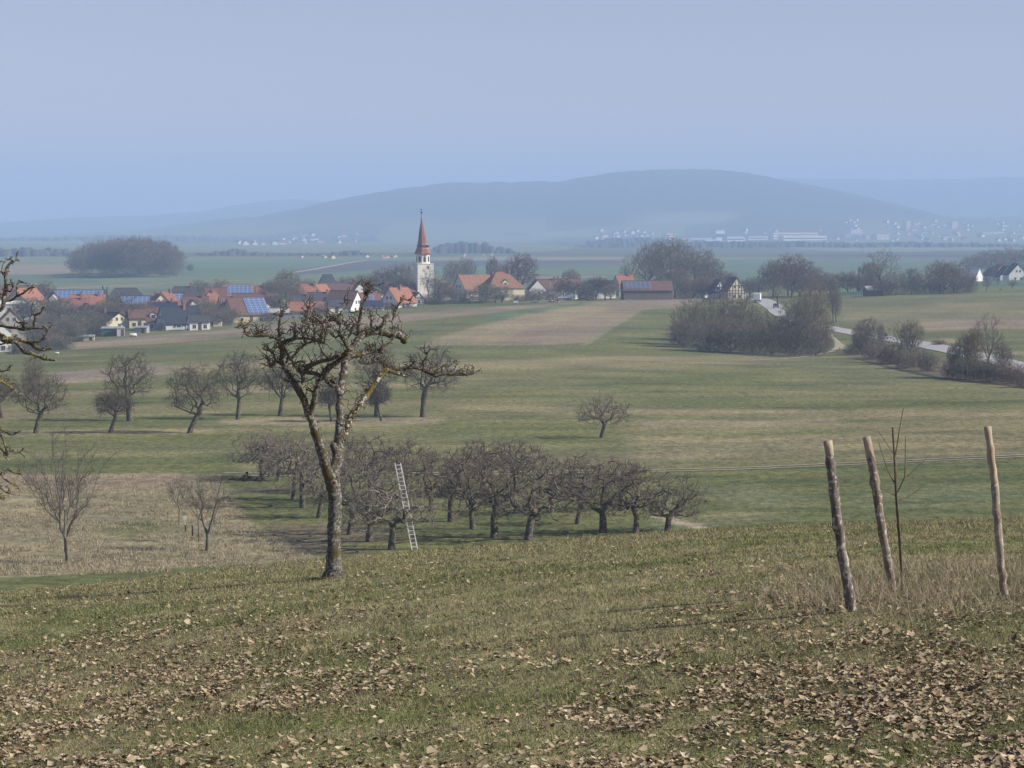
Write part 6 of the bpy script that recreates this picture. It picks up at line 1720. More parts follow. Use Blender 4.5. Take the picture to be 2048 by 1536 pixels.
class Tubes:
    def __init__(s): s.V = []; s.F = []; s.T = []; s.n = 0
    def add(s, P, R, sides, rough=0.12, seed=0, endc=0.6):
        P = np.asarray(P); R = np.asarray(R); n = len(P); rr = np.random.default_rng(seed)
        d = np.gradient(P, axis=0); d /= np.linalg.norm(d, axis=1)[:, None] + 1e-9
        ref = np.cross(d[0], [0.3, 0.9, 0.2]); ref /= np.linalg.norm(ref) + 1e-9
        k = np.arange(sides) * 2 * math.pi / sides
        V = []
        for i in range(n):
            ref = ref - d[i] * ref.dot(d[i]); ref /= np.linalg.norm(ref) + 1e-9
            w = np.cross(d[i], ref)
            V.append(P[i] + (ref[None] * np.cos(k)[:, None] + w[None] * np.sin(k)[:, None]) * R[i] * (1 + rough * rr.normal(size=sides))[:, None])
        V.append(P[-1:] + d[-1:] * R[-1] * endc)
        V = np.concatenate(V)
        i = (np.arange(n - 1) * sides)[:, None]; kk = np.arange(sides)[None]; k2 = (kk + 1) % sides
        F = np.stack([i + kk, i + k2, i + sides + k2, i + sides + kk], -1).reshape(-1, 4) + s.n
        e = (n - 1) * sides; k1 = np.arange(sides)
        T = np.stack([e + k1, e + (k1 + 1) % sides, np.full(sides, n * sides)], 1) + s.n
        s.V.append(V); s.F.append(F); s.T.append(T); s.n += len(V)
    def build(s, name, m, parent):
        me = mesh_np(name, np.concatenate(s.V), [np.concatenate(s.F), np.concatenate(s.T)], m, smooth=True)
        return add(name, me, parent)

BK_BIG = bark_mat("bark_foreground", (0.148, 0.138, 0.118), (0.050, 0.044, 0.036), (0.25, 0.245, 0.215), 0.34, (0.095, 0.082, 0.038), 0.16, scale=22, tscale=3.4)
BK_LIMB = bark_mat("bark_limb_dark", (0.132, 0.120, 0.097), (0.047, 0.040, 0.032), (0.26, 0.25, 0.215), 0.33, (0.095, 0.080, 0.032), 0.30, scale=22, tscale=3.4)
BK_LICH = bark_mat("bark_yellow_lichen", (0.15, 0.12, 0.05), (0.05, 0.042, 0.024), (0.42, 0.42, 0.36), 0.36, (0.16, 0.125, 0.03), 0.50, scale=14, tscale=3)
TW_SPUR = bark_mat("spur_bark", (0.130, 0.110, 0.083), (0.052, 0.043, 0.034), (0.24, 0.22, 0.17), 0.24, (0.13, 0.11, 0.04), 0.12, scale=24, tscale=6)

def traced_tree(name, label, base, Y0, conv, trunk, limbs, seed, spur_len=0.20, spur_rate=11.0, depth_amt=0.5, rscale=1.0):
    """limbs: dict name -> [(x, y, r) ...] in photo pixels after conv; depth is invented so that the crown has real depth"""
    rg = np.random.default_rng(seed)
    bx, by, bz = base
    root = empty(name, (bx, by, bz - 0.06), label, "tree")
    def w3(px, py, dep):
        Yd = Y0 + dep; z = slope_of(py) * Yd
        return np.array([x_of(px, Yd, z) - bx, Yd - by, z - (bz - 0.06)])
    placed = []   # (px,py,depth)
    tt = Tubes(); tc = Tubes(); limbs_ = []; sp = []
    k = Y0 / FPX
    allb = [('trunk', trunk)] + limbs
    for bi, (nm, pts) in enumerate(allb):
        pts = [(conv(a, b) + (r,)) if False else (*conv(a, b, r),) for a, b, r in pts]
        if nm.startswith('trunk'): d0 = 0.0; slope = 0.0
        else:
            q = min(placed, key=lambda t: (t[0] - pts[0][0]) ** 2 + (t[1] - pts[0][1]) ** 2) if placed else (0, 0, 0)
            d0 = q[2]; slope = rg.choice([-1, 1]) * rg.uniform(0.25, 1.0) * depth_amt
        dist = 0; P = []; R = []
        for i, (a, b, r) in enumerate(pts):
            if i: dist += math.hypot(a - pts[i - 1][0], b - pts[i - 1][1]) * k
            dep = d0 + slope * dist
            placed.append((a, b, dep)); P.append(w3(a, b, dep)); R.append(r * k * rscale)
        P, R = smooth_path(P, R, 5 if nm != 'trunk' else 7)
        if nm.startswith('trunk'): sides = 20
        else: sides = 14 if R.max() > 0.05 else 9
        jit = rg.normal(0, 1, P.shape) * (R * 0.055)[:, None]; jit[0] = 0
        P = P + jit
        R = R * (1 + (0.02 if nm.startswith('trunk') else 0.06) * rg.normal(size=len(R)))
        if nm.startswith('trunk'): P[1:-1] = (P[:-2] + P[1:-1] * 2 + P[2:]) / 4; P[1:-1] = (P[:-2] + P[1:-1] * 2 + P[2:]) / 4
        big = R.mean() > 0.045 or nm.startswith('trunk')
        if big and not nm.startswith('trunk'):
            tb = Tubes(); tb.add(P, R, sides, 0.06, seed + bi); limbs_.append((nm, tb))
        else: (tt if big else tc).add(P, R, sides, 0.06, seed + bi)
        # spurs along the branch
        if not nm.startswith('trunk') and not nm.endswith('_'):
            L_ = np.linalg.norm(np.diff(P, axis=0), axis=1).sum()
            bare = 0.25 if R.mean() > 0.07 else 1.0
            for _ in range(int(L_ * spur_rate * bare)):
                i = rg.integers(1, len(P)); sp.append((P[i], R[i], P[i] - P[i - 1]))
    # gnarled fruiting spurs, each with knobby buds
    for (p, r0, al) in sp:
        d = rg.normal(size=3); d[2] = abs(d[2]) * 0.9 + 0.35; d /= np.linalg.norm(d)
        L_ = spur_len * (0.35 + 0.9 * rg.random() ** 1.5)
        n = 4; Q = [p]; dd = d.copy()
        for j in range(n):
            dd = dd + rg.normal(size=3) * 0.55; dd[2] += 0.12; dd /= np.linalg.norm(dd)
            Q.append(Q[-1] + dd * L_ / n)
        rr = np.array([min(r0 * 0.6, 0.011), 0.0085, 0.0095, 0.0065, 0.005]) * (0.8 + 0.5 * rg.random())
        tc.add(np.array(Q), rr, 5, 0.2, rg.integers(1e6))
        for _ in range(rg.integers(1, 4)):
            j = rg.integers(1, n + 1); e = rg.normal(size=3); e[2] += 0.3; e /= np.linalg.norm(e)
            l2 = L_ * (0.2 + 0.25 * rg.random())
            tc.add(np.array([Q[j], Q[j] + e * l2 * 0.5 + rg.normal(size=3) * 0.006, Q[j] + e * l2]), np.array([0.0065, 0.0065, 0.009]), 4, 0.2, rg.integers(1e6))
    tt.build("trunk", BK_BIG, root)
    tc.build("crown", TW_SPUR, root)
    for nm, tb in limbs_:
        o = tb.build("limb", BK_LICH if nm == "r2" else BK_LIMB, root)
        if nm == "r2": o["label"] = "limb crusted with yellow brown lichen"
    return root, w3, placed

# big pruned tree: coordinates on an enlargement of the photo (origin 450,560, 3.938 times)
S1 = 2048 / 520.0
cv = lambda a, b, r: (450 + a / S1, 560 + b / S1, r / S1)
base = hit(667, 1156)
TR = [(850, 2358, 112), (852, 2338, 90), (853, 2305, 76), (852, 2230, 68), (856, 2100, 60), (860, 1950, 60), (866, 1800, 58), (864, 1680, 60), (850, 1610, 66), (842, 1560, 70), (838, 1525, 60)]
LB = [
    ('left', [(838, 1590, 50), (800, 1480, 50), (745, 1300, 42), (700, 1170, 37), (655, 1040, 34), (605, 915, 31), (535, 800, 26), (478, 705, 21), (445, 640, 20), (452, 565, 22), (440, 500, 25), (408, 455, 21), (335, 432, 17), (255, 437, 16), (192, 438, 11), (165, 425, 9), (152, 382, 7), (130, 335, 6)]),
    ('stub', [(570, 850, 20), (520, 795, 16), (465, 788, 11)]),
    ('up1', [(440, 520, 14), (425, 400, 13), (432, 330, 9), (436, 262, 7), (448, 240, 5)]),
    ('hang', [(470, 680, 16), (405, 640, 13), (365, 680, 18), (345, 640, 13), (322, 590, 9)]),
    ('hang2', [(400, 640, 10), (372, 570, 8), (310, 548, 6)]),
    ('arch', [(450, 505, 20), (500, 478, 16), (565, 462, 12), (640, 460, 10), (720, 480, 9), (785, 500, 8)]),
    ('archb', [(540, 600, 9), (615, 520, 9), (690, 488, 8), (765, 478, 6)]),
    ('mid', [(672, 1045, 30), (700, 955, 26), (715, 880, 24), (738, 800, 23), (768, 760, 24), (795, 720, 32), (830, 680, 26), (882, 648, 22), (930, 608, 24), (965, 560, 24)]),
    ('lich', [(775, 770, 20), (720, 742, 20), (660, 728, 19), (600, 728, 17), (560, 690, 15), (530, 640, 12), (500, 600, 10), (480, 560, 8)]),
    ('lich2', [(635, 715, 16), (645, 690, 24), (700, 660, 21), (760, 640, 18), (835, 622, 18), (905, 590, 18)]),
    ('knob', [(790, 730, 30), (800, 790, 20), (835, 825, 20), (880, 850, 24), (905, 900, 28)]),
    ('knob2', [(830, 800, 16), (855, 795, 22), (868, 810, 12)]),
    ('centre', [(845, 1580, 52), (885, 1400, 52), (900, 1250, 45), (906, 1100, 38), (906, 950, 35), (912, 850, 35), (932, 750, 35), (946, 650, 35), (966, 580, 37), (990, 540, 34)]),
    ('stump', [(892, 1380, 34), (862, 1330, 34), (850, 1292, 26)]),
    ('upl', [(985, 560, 26), (940, 480, 17), (902, 430, 12), (908, 360, 11), (880, 322, 10), (830, 318, 8), (770, 325, 7), (740, 350, 5)]),
    ('bigarch', [(975, 575, 34), (1030, 505, 36), (1068, 445, 34), (1130, 415, 32), (1200, 408, 30), (1280, 425, 30), (1350, 432, 37), (1398, 452, 32), (1416, 490, 20), (1388, 482, 12)]),
    ('vert', [(1055, 470, 24), (1050, 380, 18), (1060, 312, 16), (1075, 240, 12), (1092, 180, 10), (1122, 122, 9), (1132, 72, 7), (1120, 42, 5)]),
    ('vertb', [(1122, 122, 8), (1098, 105, 6), (1090, 60, 5), (1082, 40, 4)]),
    ('vertc', [(1130, 90, 6), (1160, 72, 5), (1166, 60, 4)]),
    ('right', [(965, 605, 30), (1040, 592, 25), (1100, 578, 19), (1180, 560, 16), (1240, 572, 12)]),
    ('pale', [(1100, 582, 14), (1165, 560, 11), (1232, 538, 10), (1292, 498, 9), (1335, 455, 7)]),
    ('droop', [(1175, 600, 14), (1240, 655, 15), (1300, 690, 17), (1362, 702, 17), (1440, 690, 22), (1520, 685, 24), (1592, 715, 24), (1660, 750, 22), (1702, 740, 15), (1782, 742, 13), (1862, 746, 11), (1932, 742, 9), (1968, 732, 6)]),
    ('tip', [(1322, 425, 8), (1320, 320, 7), (1342, 250, 8), (1372, 190, 8), (1402, 150, 7), (1455, 165, 5)]),
    ('r2', [(920, 1260, 32), (955, 1180, 29), (985, 1090, 27), (1030, 1022, 29), (1082, 960, 24), (1132, 890, 24), (1172, 830, 21), (1222, 760, 22), (1262, 712, 26), (1312, 720, 18), (1362, 742, 12), (1435, 762, 8)]),
    ('t1', [(1150, 405, 12), (1152, 320, 9), (1145, 258, 6)]),
    ('t2', [(1190, 410, 14), (1225, 372, 18), (1250, 320, 9), (1240, 290, 6)]),
    ('n1', [(620, 455, 9), (602, 380, 8), (640, 300, 7), (662, 232, 6), (638, 198, 4)]),
    ('n2', [(700, 475, 9), (702, 400, 8), (690, 330, 7), (702, 252, 5)]),
    ('n3', [(780, 495, 9), (792, 420, 8), (770, 350, 7), (730, 305, 5), (690, 280, 4)]),
    ('n4', [(832, 620, 17), (790, 592, 14), (752, 532, 8), (730, 480, 6)]),
    ('n5', [(905, 430, 10), (870, 452, 8), (832, 430, 5)]),
    ('n6', [(960, 470, 10), (1000, 400, 9), (1010, 330, 7), (980, 300, 5)]),
    ('n7', [(880, 320, 8), (920, 250, 7), (962, 200, 6), (968, 160, 4)]),
    ('n8', [(560, 462, 9), (545, 400, 7), (560, 340, 5)]),
    ('n9', [(1580, 700, 12), (1560, 650, 9), (1590, 600, 7), (1582, 585, 4)]),
    ('n10', [(1500, 690, 10), (1480, 650, 7), (1466, 640, 5)]),
    ('n11', [(1270, 700, 9), (1210, 640, 7), (1140, 660, 6), (1060, 655, 4)]),
    ('n12', [(480, 650, 10), (500, 590, 8), (470, 540, 6), (490, 500, 5)]),
    ('n13', [(340, 435, 9), (290, 405, 10), (250, 400, 6)]),
    ('n14', [(640, 860, 8), (690, 880, 6), (700, 860, 4)]),
    ('n15', [(600, 730, 12), (615, 780, 18), (610, 820, 12)]),
    ('n16', [(1060, 450, 9), (1010, 420, 8), (960, 380, 6), (940, 340, 4)]),
    ('n17', [(660, 460, 8), (640, 410, 7), (660, 360, 6), (600, 330, 4)]),
    ('n18', [(740, 480, 8), (760, 430, 7), (800, 380, 6), (840, 370, 4)]),
    ('n19', [(830, 318, 7), (800, 270, 6), (820, 230, 4)]),
    ('n20', [(700, 330, 6), (660, 300, 5), (620, 290, 4)]),
]
root, w3, _ = traced_tree("pruned_tree", "big gnarled fruit tree with cut back limbs and a grey trunk in the foreground", base, base[1], cv, TR, LB, 11, spur_len=0.32, spur_rate=28, rscale=0.87)
# lichened limb gets its own bark, and a cut branch scar on the trunk
tl = Tubes()
for (ii, pts) in enumerate([[(990, 1075, 28), (1030, 1020, 31), (1082, 958, 26), (1132, 888, 26), (1172, 828, 23), (1222, 758, 24), (1262, 712, 27), (1300, 716, 20)]]):
    q = [cv(*p) for p in pts]
tl_p = [w3(a, b, -0.02) for a, b, r in q]
sc_ = MB(); c0 = w3(667, 966, -0.20)
sc_.tube([c0 + np.array([0, 0.10, 0]), c0 + np.array([0, 0.02, 0.0])], [0.075, 0.06], 14)
sc_.tube([c0 + np.array([0, 0.03, 0]), c0 + np.array([0, 0.012, 0.0])], [0.035, 0.03], 12, 1)
sc_.build("branch_scar", [mat("scar_rim", (0.36, 0.31, 0.22), (0.2, 0.16, 0.1), scale=30), mat("scar_heart", (0.06, 0.045, 0.03), (0.04, 0.03, 0.02), scale=30)], root)

# left edge tree: enlargement origin (0,520), 5.12 times
cl = lambda a, b, r: (a / 5.12, 520 + b / 5.12, r / 5.12)
bl = at(-170, 42.0)
LT = [(-870, 3480, 110), (-860, 3000, 95), (-850, 2500, 90), (-820, 2000, 88), (-760, 1600, 85), (-700, 1400, 80)]
LL = [
    ('m1', [(-700, 1420, 70), (-500, 1000, 60), (-280, 780, 48), (-120, 740, 42), (0, 775, 36), (60, 820, 36), (120, 820, 36), (200, 815, 22), (300, 848, 19), (360, 890, 20), (400, 915, 18), (460, 912, 16), (532, 902, 13)]),
    ('m2', [(-640, 1200, 60), (-480, 800, 50), (-260, 600, 40), (-120, 540, 30), (0, 515, 20), (30, 470, 20), (42, 380, 22), (60, 300, 20), (60, 220, 18), (60, 120, 20), (90, 50, 14), (130, 15, 8), (165, 8, 5)]),
    ('a1', [(150, 830, 22), (200, 880, 18), (245, 945, 17), (330, 965, 14), (400, 990, 14), (450, 1015, 14), (510, 1020, 12), (572, 1030, 9)]),
    ('a2', [(42, 420, 12), (120, 412, 11), (170, 372, 11), (240, 340, 11), (300, 290, 9), (362, 278, 7)]),
    ('a3', [(170, 372, 9), (172, 320, 8), (185, 235, 8), (240, 232, 7), (282, 242, 6)]),
    ('a4', [(-100, 690, 18), (0, 672, 14), (100, 692, 12), (180, 702, 13), (240, 712, 18), (310, 702, 12), (400, 700, 8), (512, 712, 6)]),
    ('a5', [(240, 705, 16), (232, 650, 12), (180, 640, 8), (165, 620, 5)]),
    ('a6', [(345, 690, 18), (360, 620, 16), (372, 560, 13), (420, 540, 10), (442, 490, 8), (470, 485, 5)]),
    ('a7', [(352, 580, 10), (335, 540, 7), (318, 485, 5)]),
    ('a8', [(-120, 880, 14), (0, 865, 10), (60, 850, 8), (100, 840, 7)]),
    ('a9', [(230, 830, 10), (300, 835, 12), (400, 838, 12), (440, 800, 7), (500, 710, 5)]),
    ('b1', [(-300, 1260, 22), (-120, 1230, 16), (0, 1240, 12), (60, 1272, 10), (120, 1300, 8), (165, 1345, 6)]),
    ('b2', [(-200, 1160, 14), (0, 1140, 8), (100, 1130, 5)]),
    ('b3', [(0, 1245, 8), (60, 1240, 7), (100, 1225, 5)]),
    ('b4', [(60, 310, 9), (110, 320, 8), (130, 260, 6), (110, 220, 4)]),
    ('b5', [(60, 180, 9), (20, 120, 9), (30, 60, 7), (45, 20, 5)]),
    ('b6', [(-500, 1700, 40), (-300, 1720, 26), (-120, 1690, 16), (0, 1730, 10), (80, 1775, 8), (130, 1790, 7), (215, 1745, 5)]),
    ('b7', [(-60, 1710, 12), (10, 1800, 10), (40, 1870, 9), (60, 1950, 8), (40, 2000, 7), (100, 2060, 6)]),
    ('b8', [(60, 1950, 8), (120, 1960, 7), (180, 1975, 6), (240, 1940, 4)]),
    ('b9', [(-400, 2200, 30), (-150, 2200, 18), (0, 2180, 12), (80, 2150, 10), (150, 2180, 8), (230, 2200, 5)]),
    ('b10', [(0, 2190, 10), (60, 2250, 9), (120, 2290, 8), (180, 2320, 6), (220, 2380, 4)]),
    ('b11', [(-100, 2300, 14), (0, 2330, 10), (60, 2380, 7), (150, 2400, 5)]),
    ('b12', [(-120, 1950, 12), (0, 1930, 9), (60, 1990, 7), (110, 1920, 5)]),
    ('b13', [(-300, 2350, 14), (0, 2440, 8), (50, 2460, 5)]),
]
rootL, _, _ = traced_tree("gnarled_tree", "gnarled tree whose yellow lichened branches reach in at the left edge", bl, 42.0, cl, LT, LL, 23, spur_len=0.17, spur_rate=12, depth_amt=0.3)
for o in rootL.children:
    if o.name.startswith("crown"):
        o.data.materials[0] = bark_mat("lichened_twig", (0.115, 0.098, 0.074), (0.040, 0.034, 0.027), (0.30, 0.28, 0.19), 0.24, (0.20, 0.165, 0.060), 0.26, scale=20, tscale=3.5)
    else:
        o.data.materials[0] = bark_mat("lichened_bark", (0.105, 0.092, 0.072), (0.038, 0.033, 0.027), (0.30, 0.28, 0.20), 0.26, (0.19, 0.16, 0.055), 0.30, scale=16, tscale=3)

# ------------------------------------------------------------------ stakes, sapling, ladder
def stake_mat(name, base, dark):
    return bark_mat(name, base, dark, (0.42, 0.38, 0.33), 0.24, None, 0, scale=12, tscale=3.0)
WOOD_CUT = mat("cut_wood", (0.46, 0.385, 0.28), (0.27, 0.21, 0.145), scale=14, stretch=(1, 1, 0.2), bump=0.4)
def stake(top, bot, r0, r1, label, m, barkless=0.0, seed=1):
    x, y, z = hit(*bot)
    zt = slope_of(top[1]) * y; xt = x_of(top[0], y, zt)
    root = empty("wooden_stake", (x, y, z), label, "stake", "wooden stakes round the sapling")
    k = y / FPX; rg = np.random.default_rng(seed)
    n = 26; t = np.linspace(0, 1, n)
    P = np.stack([(xt - x) * t, 0.02 * np.sin(t * 5 + seed), -0.08 + (zt - z + 0.08) * t], 1)
    P[1:-1] += rg.normal(0, 0.004, (n - 2, 3)); P[:, 0] += 0.012 * np.sin(t * 7 + seed)
    R = (r1 + (r0 - r1) * t) * k * (1 + 0.05 * rg.normal(size=n))
    for _ in range(3): j = rg.integers(3, n - 3); R[j] *= 1.12
    R[-1] = R[-2]
    T = Tubes(); i0 = int(n * (1 - barkless))
    T.add(P[:i0], R[:i0], 14, 0.05, seed); T.build("bark_shaft", m, root)
    T = Tubes(); T.add(P[i0 - 1:], R[i0 - 1:] * 0.96, 12, 0.05, seed + 1, 0.08); T.build("cut_top", WOOD_CUT, root)
    return root, y
SK1 = stake_mat("stake_bark_grey", (0.22, 0.195, 0.165), (0.085, 0.072, 0.06)); SK2 = stake_mat("stake_bark_tan", (0.27, 0.235, 0.185), (0.13, 0.095, 0.065)); SK3 = stake_mat("stake_wood_pale", (0.35, 0.31, 0.245), (0.17, 0.12, 0.085))
stake((1653.5, 882), (1704, 1223), 9.6, 10.4, "thick grey barked stake standing left of the sapling", SK1, 0.055, 1)
_, ys = stake((1733, 875), (1789, 1183), 9.0, 8.0, "leaning brown stake in the middle, just left of the sapling", SK2, 0.11, 2)
stake((1977, 854), (2011, 1196), 7.8, 7.6, "pale split stake on the right side", SK3, 0.30, 3)
def sapling():
    x, y, z = hit(1804, 1181)
    k = y / FPX
    root = empty("sapling", (x, y, z), "thin leafless sapling tied to a slim stick between the stakes", "sapling")
    m = bark_mat("sapling_bark", (0.22, 0.19, 0.10), (0.09, 0.075, 0.045), scale=30)
    c7 = lambda a, b: (1600 + a / 3.268, 780 + b / 3.268)
    def br(nm, pts, dep, T):
        P = []; R = []
        for i, (a, b, r) in enumerate(pts):
            px, py = c7(a, b); Yd = y + dep * i / len(pts); zz = slope_of(py) * Yd
            P.append([x_of(px, Yd, zz) - x, Yd - y, zz - z]); R.append(r / 3.268 * k)
        P, R = smooth_path(P, R, 6); T.add(P, R, 8, 0.05, 3)
    T = Tubes(); br('stem', [(672, 1325, 9), (664, 1200, 8.5), (650, 1000, 8), (638, 850, 7.5), (628, 700, 7.5), (624, 600, 7), (622, 500, 6.5), (620, 440, 6)], 0, T); T.build("stem", m, root)
    for pts, dep in (([(620, 445, 5.5), (636, 360, 5), (650, 260, 4), (676, 118, 2.2)], 0.1), ([(620, 610, 4), (580, 540, 3), (545, 440, 2.6), (508, 320, 1.6)], -0.2), ([(606, 410, 3), (560, 340, 2.4), (510, 265, 1.6)], 0.2),
                     ([(638, 670, 5.5), (670, 600, 5), (686, 540, 4.2), (690, 300, 2)], -0.1), ([(646, 720, 5), (720, 690, 4.4), (780, 645, 3.2), (852, 580, 1.8)], 0.25), ([(690, 575, 3), (760, 510, 2.4), (842, 430, 1.5)], 0.15),
                     ([(620, 690, 3.5), (575, 665, 2.8), (525, 638, 1.6)], -0.2), ([(632, 580, 3), (628, 500, 5), (622, 440, 5)], 0.02)):
        T = Tubes(); br('b', pts, dep, T); T.build("branch", m, root)
    st = empty("support_stick", hit(1806, 1182), "slim dark stick bound to the sapling", "stick")
    sx, sy, sz = st.location; sy2 = sy + 0.05
    T = Tubes(); P = []; 
    for a, b in ((672, 1320), (660, 1050), (640, 800), (624, 560), (606, 245)):
        px, py = c7(a, b); zz = slope_of(py) * sy2; P.append([x_of(px, sy2, zz) - sx, 0.06, zz - sz])
    P, R = smooth_path(P, [0.016, 0.016, 0.014, 0.013, 0.013], 5); T.add(P, R, 8, 0.04, 4); T.build("shaft", bark_mat("stick_bark", (0.16, 0.12, 0.09), (0.07, 0.055, 0.045), scale=25), st)
    b = MB(); pz = slope_of(1000) * sy2 - sz
    T = Tubes()
sapling()

def small_stakes():
    m = mat("dark_post", (0.05, 0.045, 0.04), (0.03, 0.028, 0.025)); g = "short dark posts in the dry meadow"
    for px, py, h, lab, tagc in ((371, 1064, 14, "short dark post with a white tag, left one of the pair", True), (385, 1072, 22, "taller short post right of the one with the white tag", False)):
        x, y, z = hit(px, py); k = y / FPX
        root = empty("short_post", (x, y, z), lab, "post", g)
        b = MB(); b.tube([(0, 0, -0.1), (0.01, 0, h * k * 0.5), (0, 0, h * k)], [0.06, 0.055, 0.05], 8); b.build("post_shaft", m, root)
        if tagc:
            b = MB(); b.tube([(0, 0, h * k), (-0.05, 0, h * k + 0.35)], 0.015, 5); b.box(-0.18, 0.06, -0.02, 0.02, h * k + 0.35, h * k + 0.65); b.build("white_tag", M_MARK, root)
small_stakes()

def ladder():
    x, y, z = hit(829, 1099)
    root = empty("ladder", (x, y, z), "long white aluminium ladder standing against the orchard crowns", "ladder")
    m = mat("ladder_aluminium", (0.78, 0.78, 0.78), (0.70, 0.70, 0.70), rough=0.4, spec=0.5)
    def pt(px, py, dy):
        Yd = y + dy; zz = slope_of(py) * Yd; return Vector((x_of(px, Yd, zz) - x, dy, zz - z))
    lean = 1.1
    l0, l1 = pt(824, 1099, 0), pt(790, 927, lean); r0, r1 = pt(835, 1098, 0), pt(801, 926, lean)
    for s, (a, b) in enumerate(((l0, l1), (r0, r1))):
        t = MB(); d = (b - a)
        n = Vector((0, 1, 0)); w = Vector((1, 0, 0))
        for q0, q1 in ((0, 0.62), (0.36, 1.0)):
            o = Vector((0, 0.035 if q0 > 0 else 0, 0)); p0, p1 = a + d * q0 + o, a + d * q1 + o
            c = []
            for p in (p0, p1):
                for sx, sy in ((-1, -1), (1, -1), (1, 1), (-1, 1)): c.append(p + w * sx * 0.030 + n * sy * 0.03)
            bi = len(t.v); t.v += [tuple(v) for v in c]
            for k in range(4): t.f.append((bi + k, bi + (k + 1) % 4, bi + 4 + (k + 1) % 4, bi + 4 + k)); t.m.append(0)
            t.f.append((bi, bi + 3, bi + 2, bi + 1)); t.m.append(0); t.f.append((bi + 4, bi + 5, bi + 6, bi + 7)); t.m.append(0)
        t.build("rail", m, root)
    for i in range(21):
        q = (i + 0.55) / 21; a = l0 + (l1 - l0) * q; b = r0 + (r1 - r0) * q
        t = MB(); t.tube([a, b], 0.024, 6); t.build("rung", m, root)
ladder()

# ------------------------------------------------------------------ grass and fallen leaves on the near slope
def scatter(n, y0, y1, um, seed, power=2.0):
    r = np.random.default_rng(seed)
    if power == 2.0: Y = np.exp(r.uniform(math.log(y0), math.log(y1), n))
    else: Y = y0 + (y1 - y0) * r.random(n)
    u = r.uniform(-um, um, n)
    X = u * (Y + 2)
    return X, Y, r

def in_poly_px(X, Y, poly):
    px, py = project(np.stack([X, Y, terrain_z(X, Y)], 1)); P = np.array(poly, float); ins = np.zeros(len(X), bool)
    for k in range(len(P)):
        ax, ay = P[k]; bx, by = P[(k + 1) % len(P)]
        with np.errstate(divide='ignore', invalid='ignore'): ins ^= ((ay > py) != (by > py)) & (px < (bx - ax) * (py - ay) / (by - ay) + ax)
    return ins
def grass(n, y0, y1, um, h, w, seed, name, label, cols, patch=True, region=None, hn=0.5):
    X, Y, r = scatter(n, y0, y1, um, seed)
    if region is not None:
        k = region(X, Y, r); X, Y = X[k], Y[k]; n = len(X)
    Z = terrain_z(X, Y)
    a = r.uniform(0, 6.283, n)
    hh = h * (0.4 + hn * r.random(n) + 0.3 * r.random(n) ** 3) * (0.55 + 0.9 * fbm(X / 0.9, Y / 0.9, seed, 2)); ww = w * (0.6 + 0.8 * r.random(n)) * np.clip(Y / 30, 0.6, 3)
    s = np.stack([np.cos(a), np.sin(a), 0 * a], 1) * ww[:, None] * 0.5
    lean = np.stack([r.normal(0, 0.6, n), r.normal(0, 0.6, n), 0 * a], 1) * hh[:, None]
    B = np.stack([X, Y, Z - 0.01], 1)
    tip = B + lean + np.array([0, 0, 1.0]) * hh[:, None]
    V = np.stack([B - s, B + s, tip], 1).reshape(-1, 3)
    F = np.arange(n * 3).reshape(-1, 3)
    me = mesh_np(name, V, [F], attr_mat(name + "_blades", "tone"))
    c = np.array(cols); g = fbm(X / 1.6, Y / 0.9, 71 + seed, 3); g2 = fbm(X / 7, Y / 3.5, 81, 3)
    wgt = np.clip((g - 0.44) * 4 + (g2 - 0.45) * 3 + 0.5 - 0.35 * np.clip((28 - Y) / 8, 0, 1), 0, 1) + r.normal(0, 0.22, n)
    wgt = np.clip(wgt, 0, 1)[:, None]
    C = c[0] * (1 - wgt) + c[1] * wgt
    C = np.where((r.random(n) < 0.12)[:, None], c[2], C) * (0.75 + 0.5 * r.random(n))[:, None]
    set_color(me, "tone", np.repeat(C, 3, 0))
    return tag(add(name, me), label, "grass", kind="stuff")
grass(640000, 14.5, 74, 0.42, 0.075, 0.010, 1, "grass", "short green and straw grass covering the near slope", [(0.138, 0.158, 0.055), (0.250, 0.228, 0.118), (0.35, 0.31, 0.19)])
grass(90000, 22, 74, 0.42, 0.17, 0.007, 4, "straw_grass", "loose tussocks of longer straw coloured grass on the near slope", [(0.16, 0.155, 0.07), (0.27, 0.235, 0.125), (0.38, 0.33, 0.20)],
      region=lambda X, Y, r: fbm(X / 1.3, Y / 1.8, 91, 3) > 0.53)
grass(80000, 28, 44, 0.36, 0.34, 0.006, 2, "dry_grass", "taller dry brown grass round the feet of the stakes", [(0.27, 0.22, 0.145), (0.34, 0.285, 0.19), (0.44, 0.38, 0.26)],
      region=lambda X, Y, r: (np.hypot((X - 5.9 - (Y - 31) * 0.1) / 2.3, (Y - 32.5) / 3.8) + 0.25 * r.normal(size=len(X)) < 1.0))
grass(200000, 118, 215, 0.36, 0.30, 0.014, 3, "meadow_straw", "bleached straw grass of the dry meadow on the left", [(0.25, 0.215, 0.13), (0.31, 0.26, 0.17), (0.38, 0.33, 0.22)],
      region=lambda X, Y, r: in_poly_px(X, Y, [(-300, 955), (425, 952), (455, 985), (520, 1060), (600, 1104), (640, 1118), (560, 1135), (300, 1146), (-300, 1158)]) & (fbm(X / 2.2, Y / 3.0, 33, 3) > 0.42))

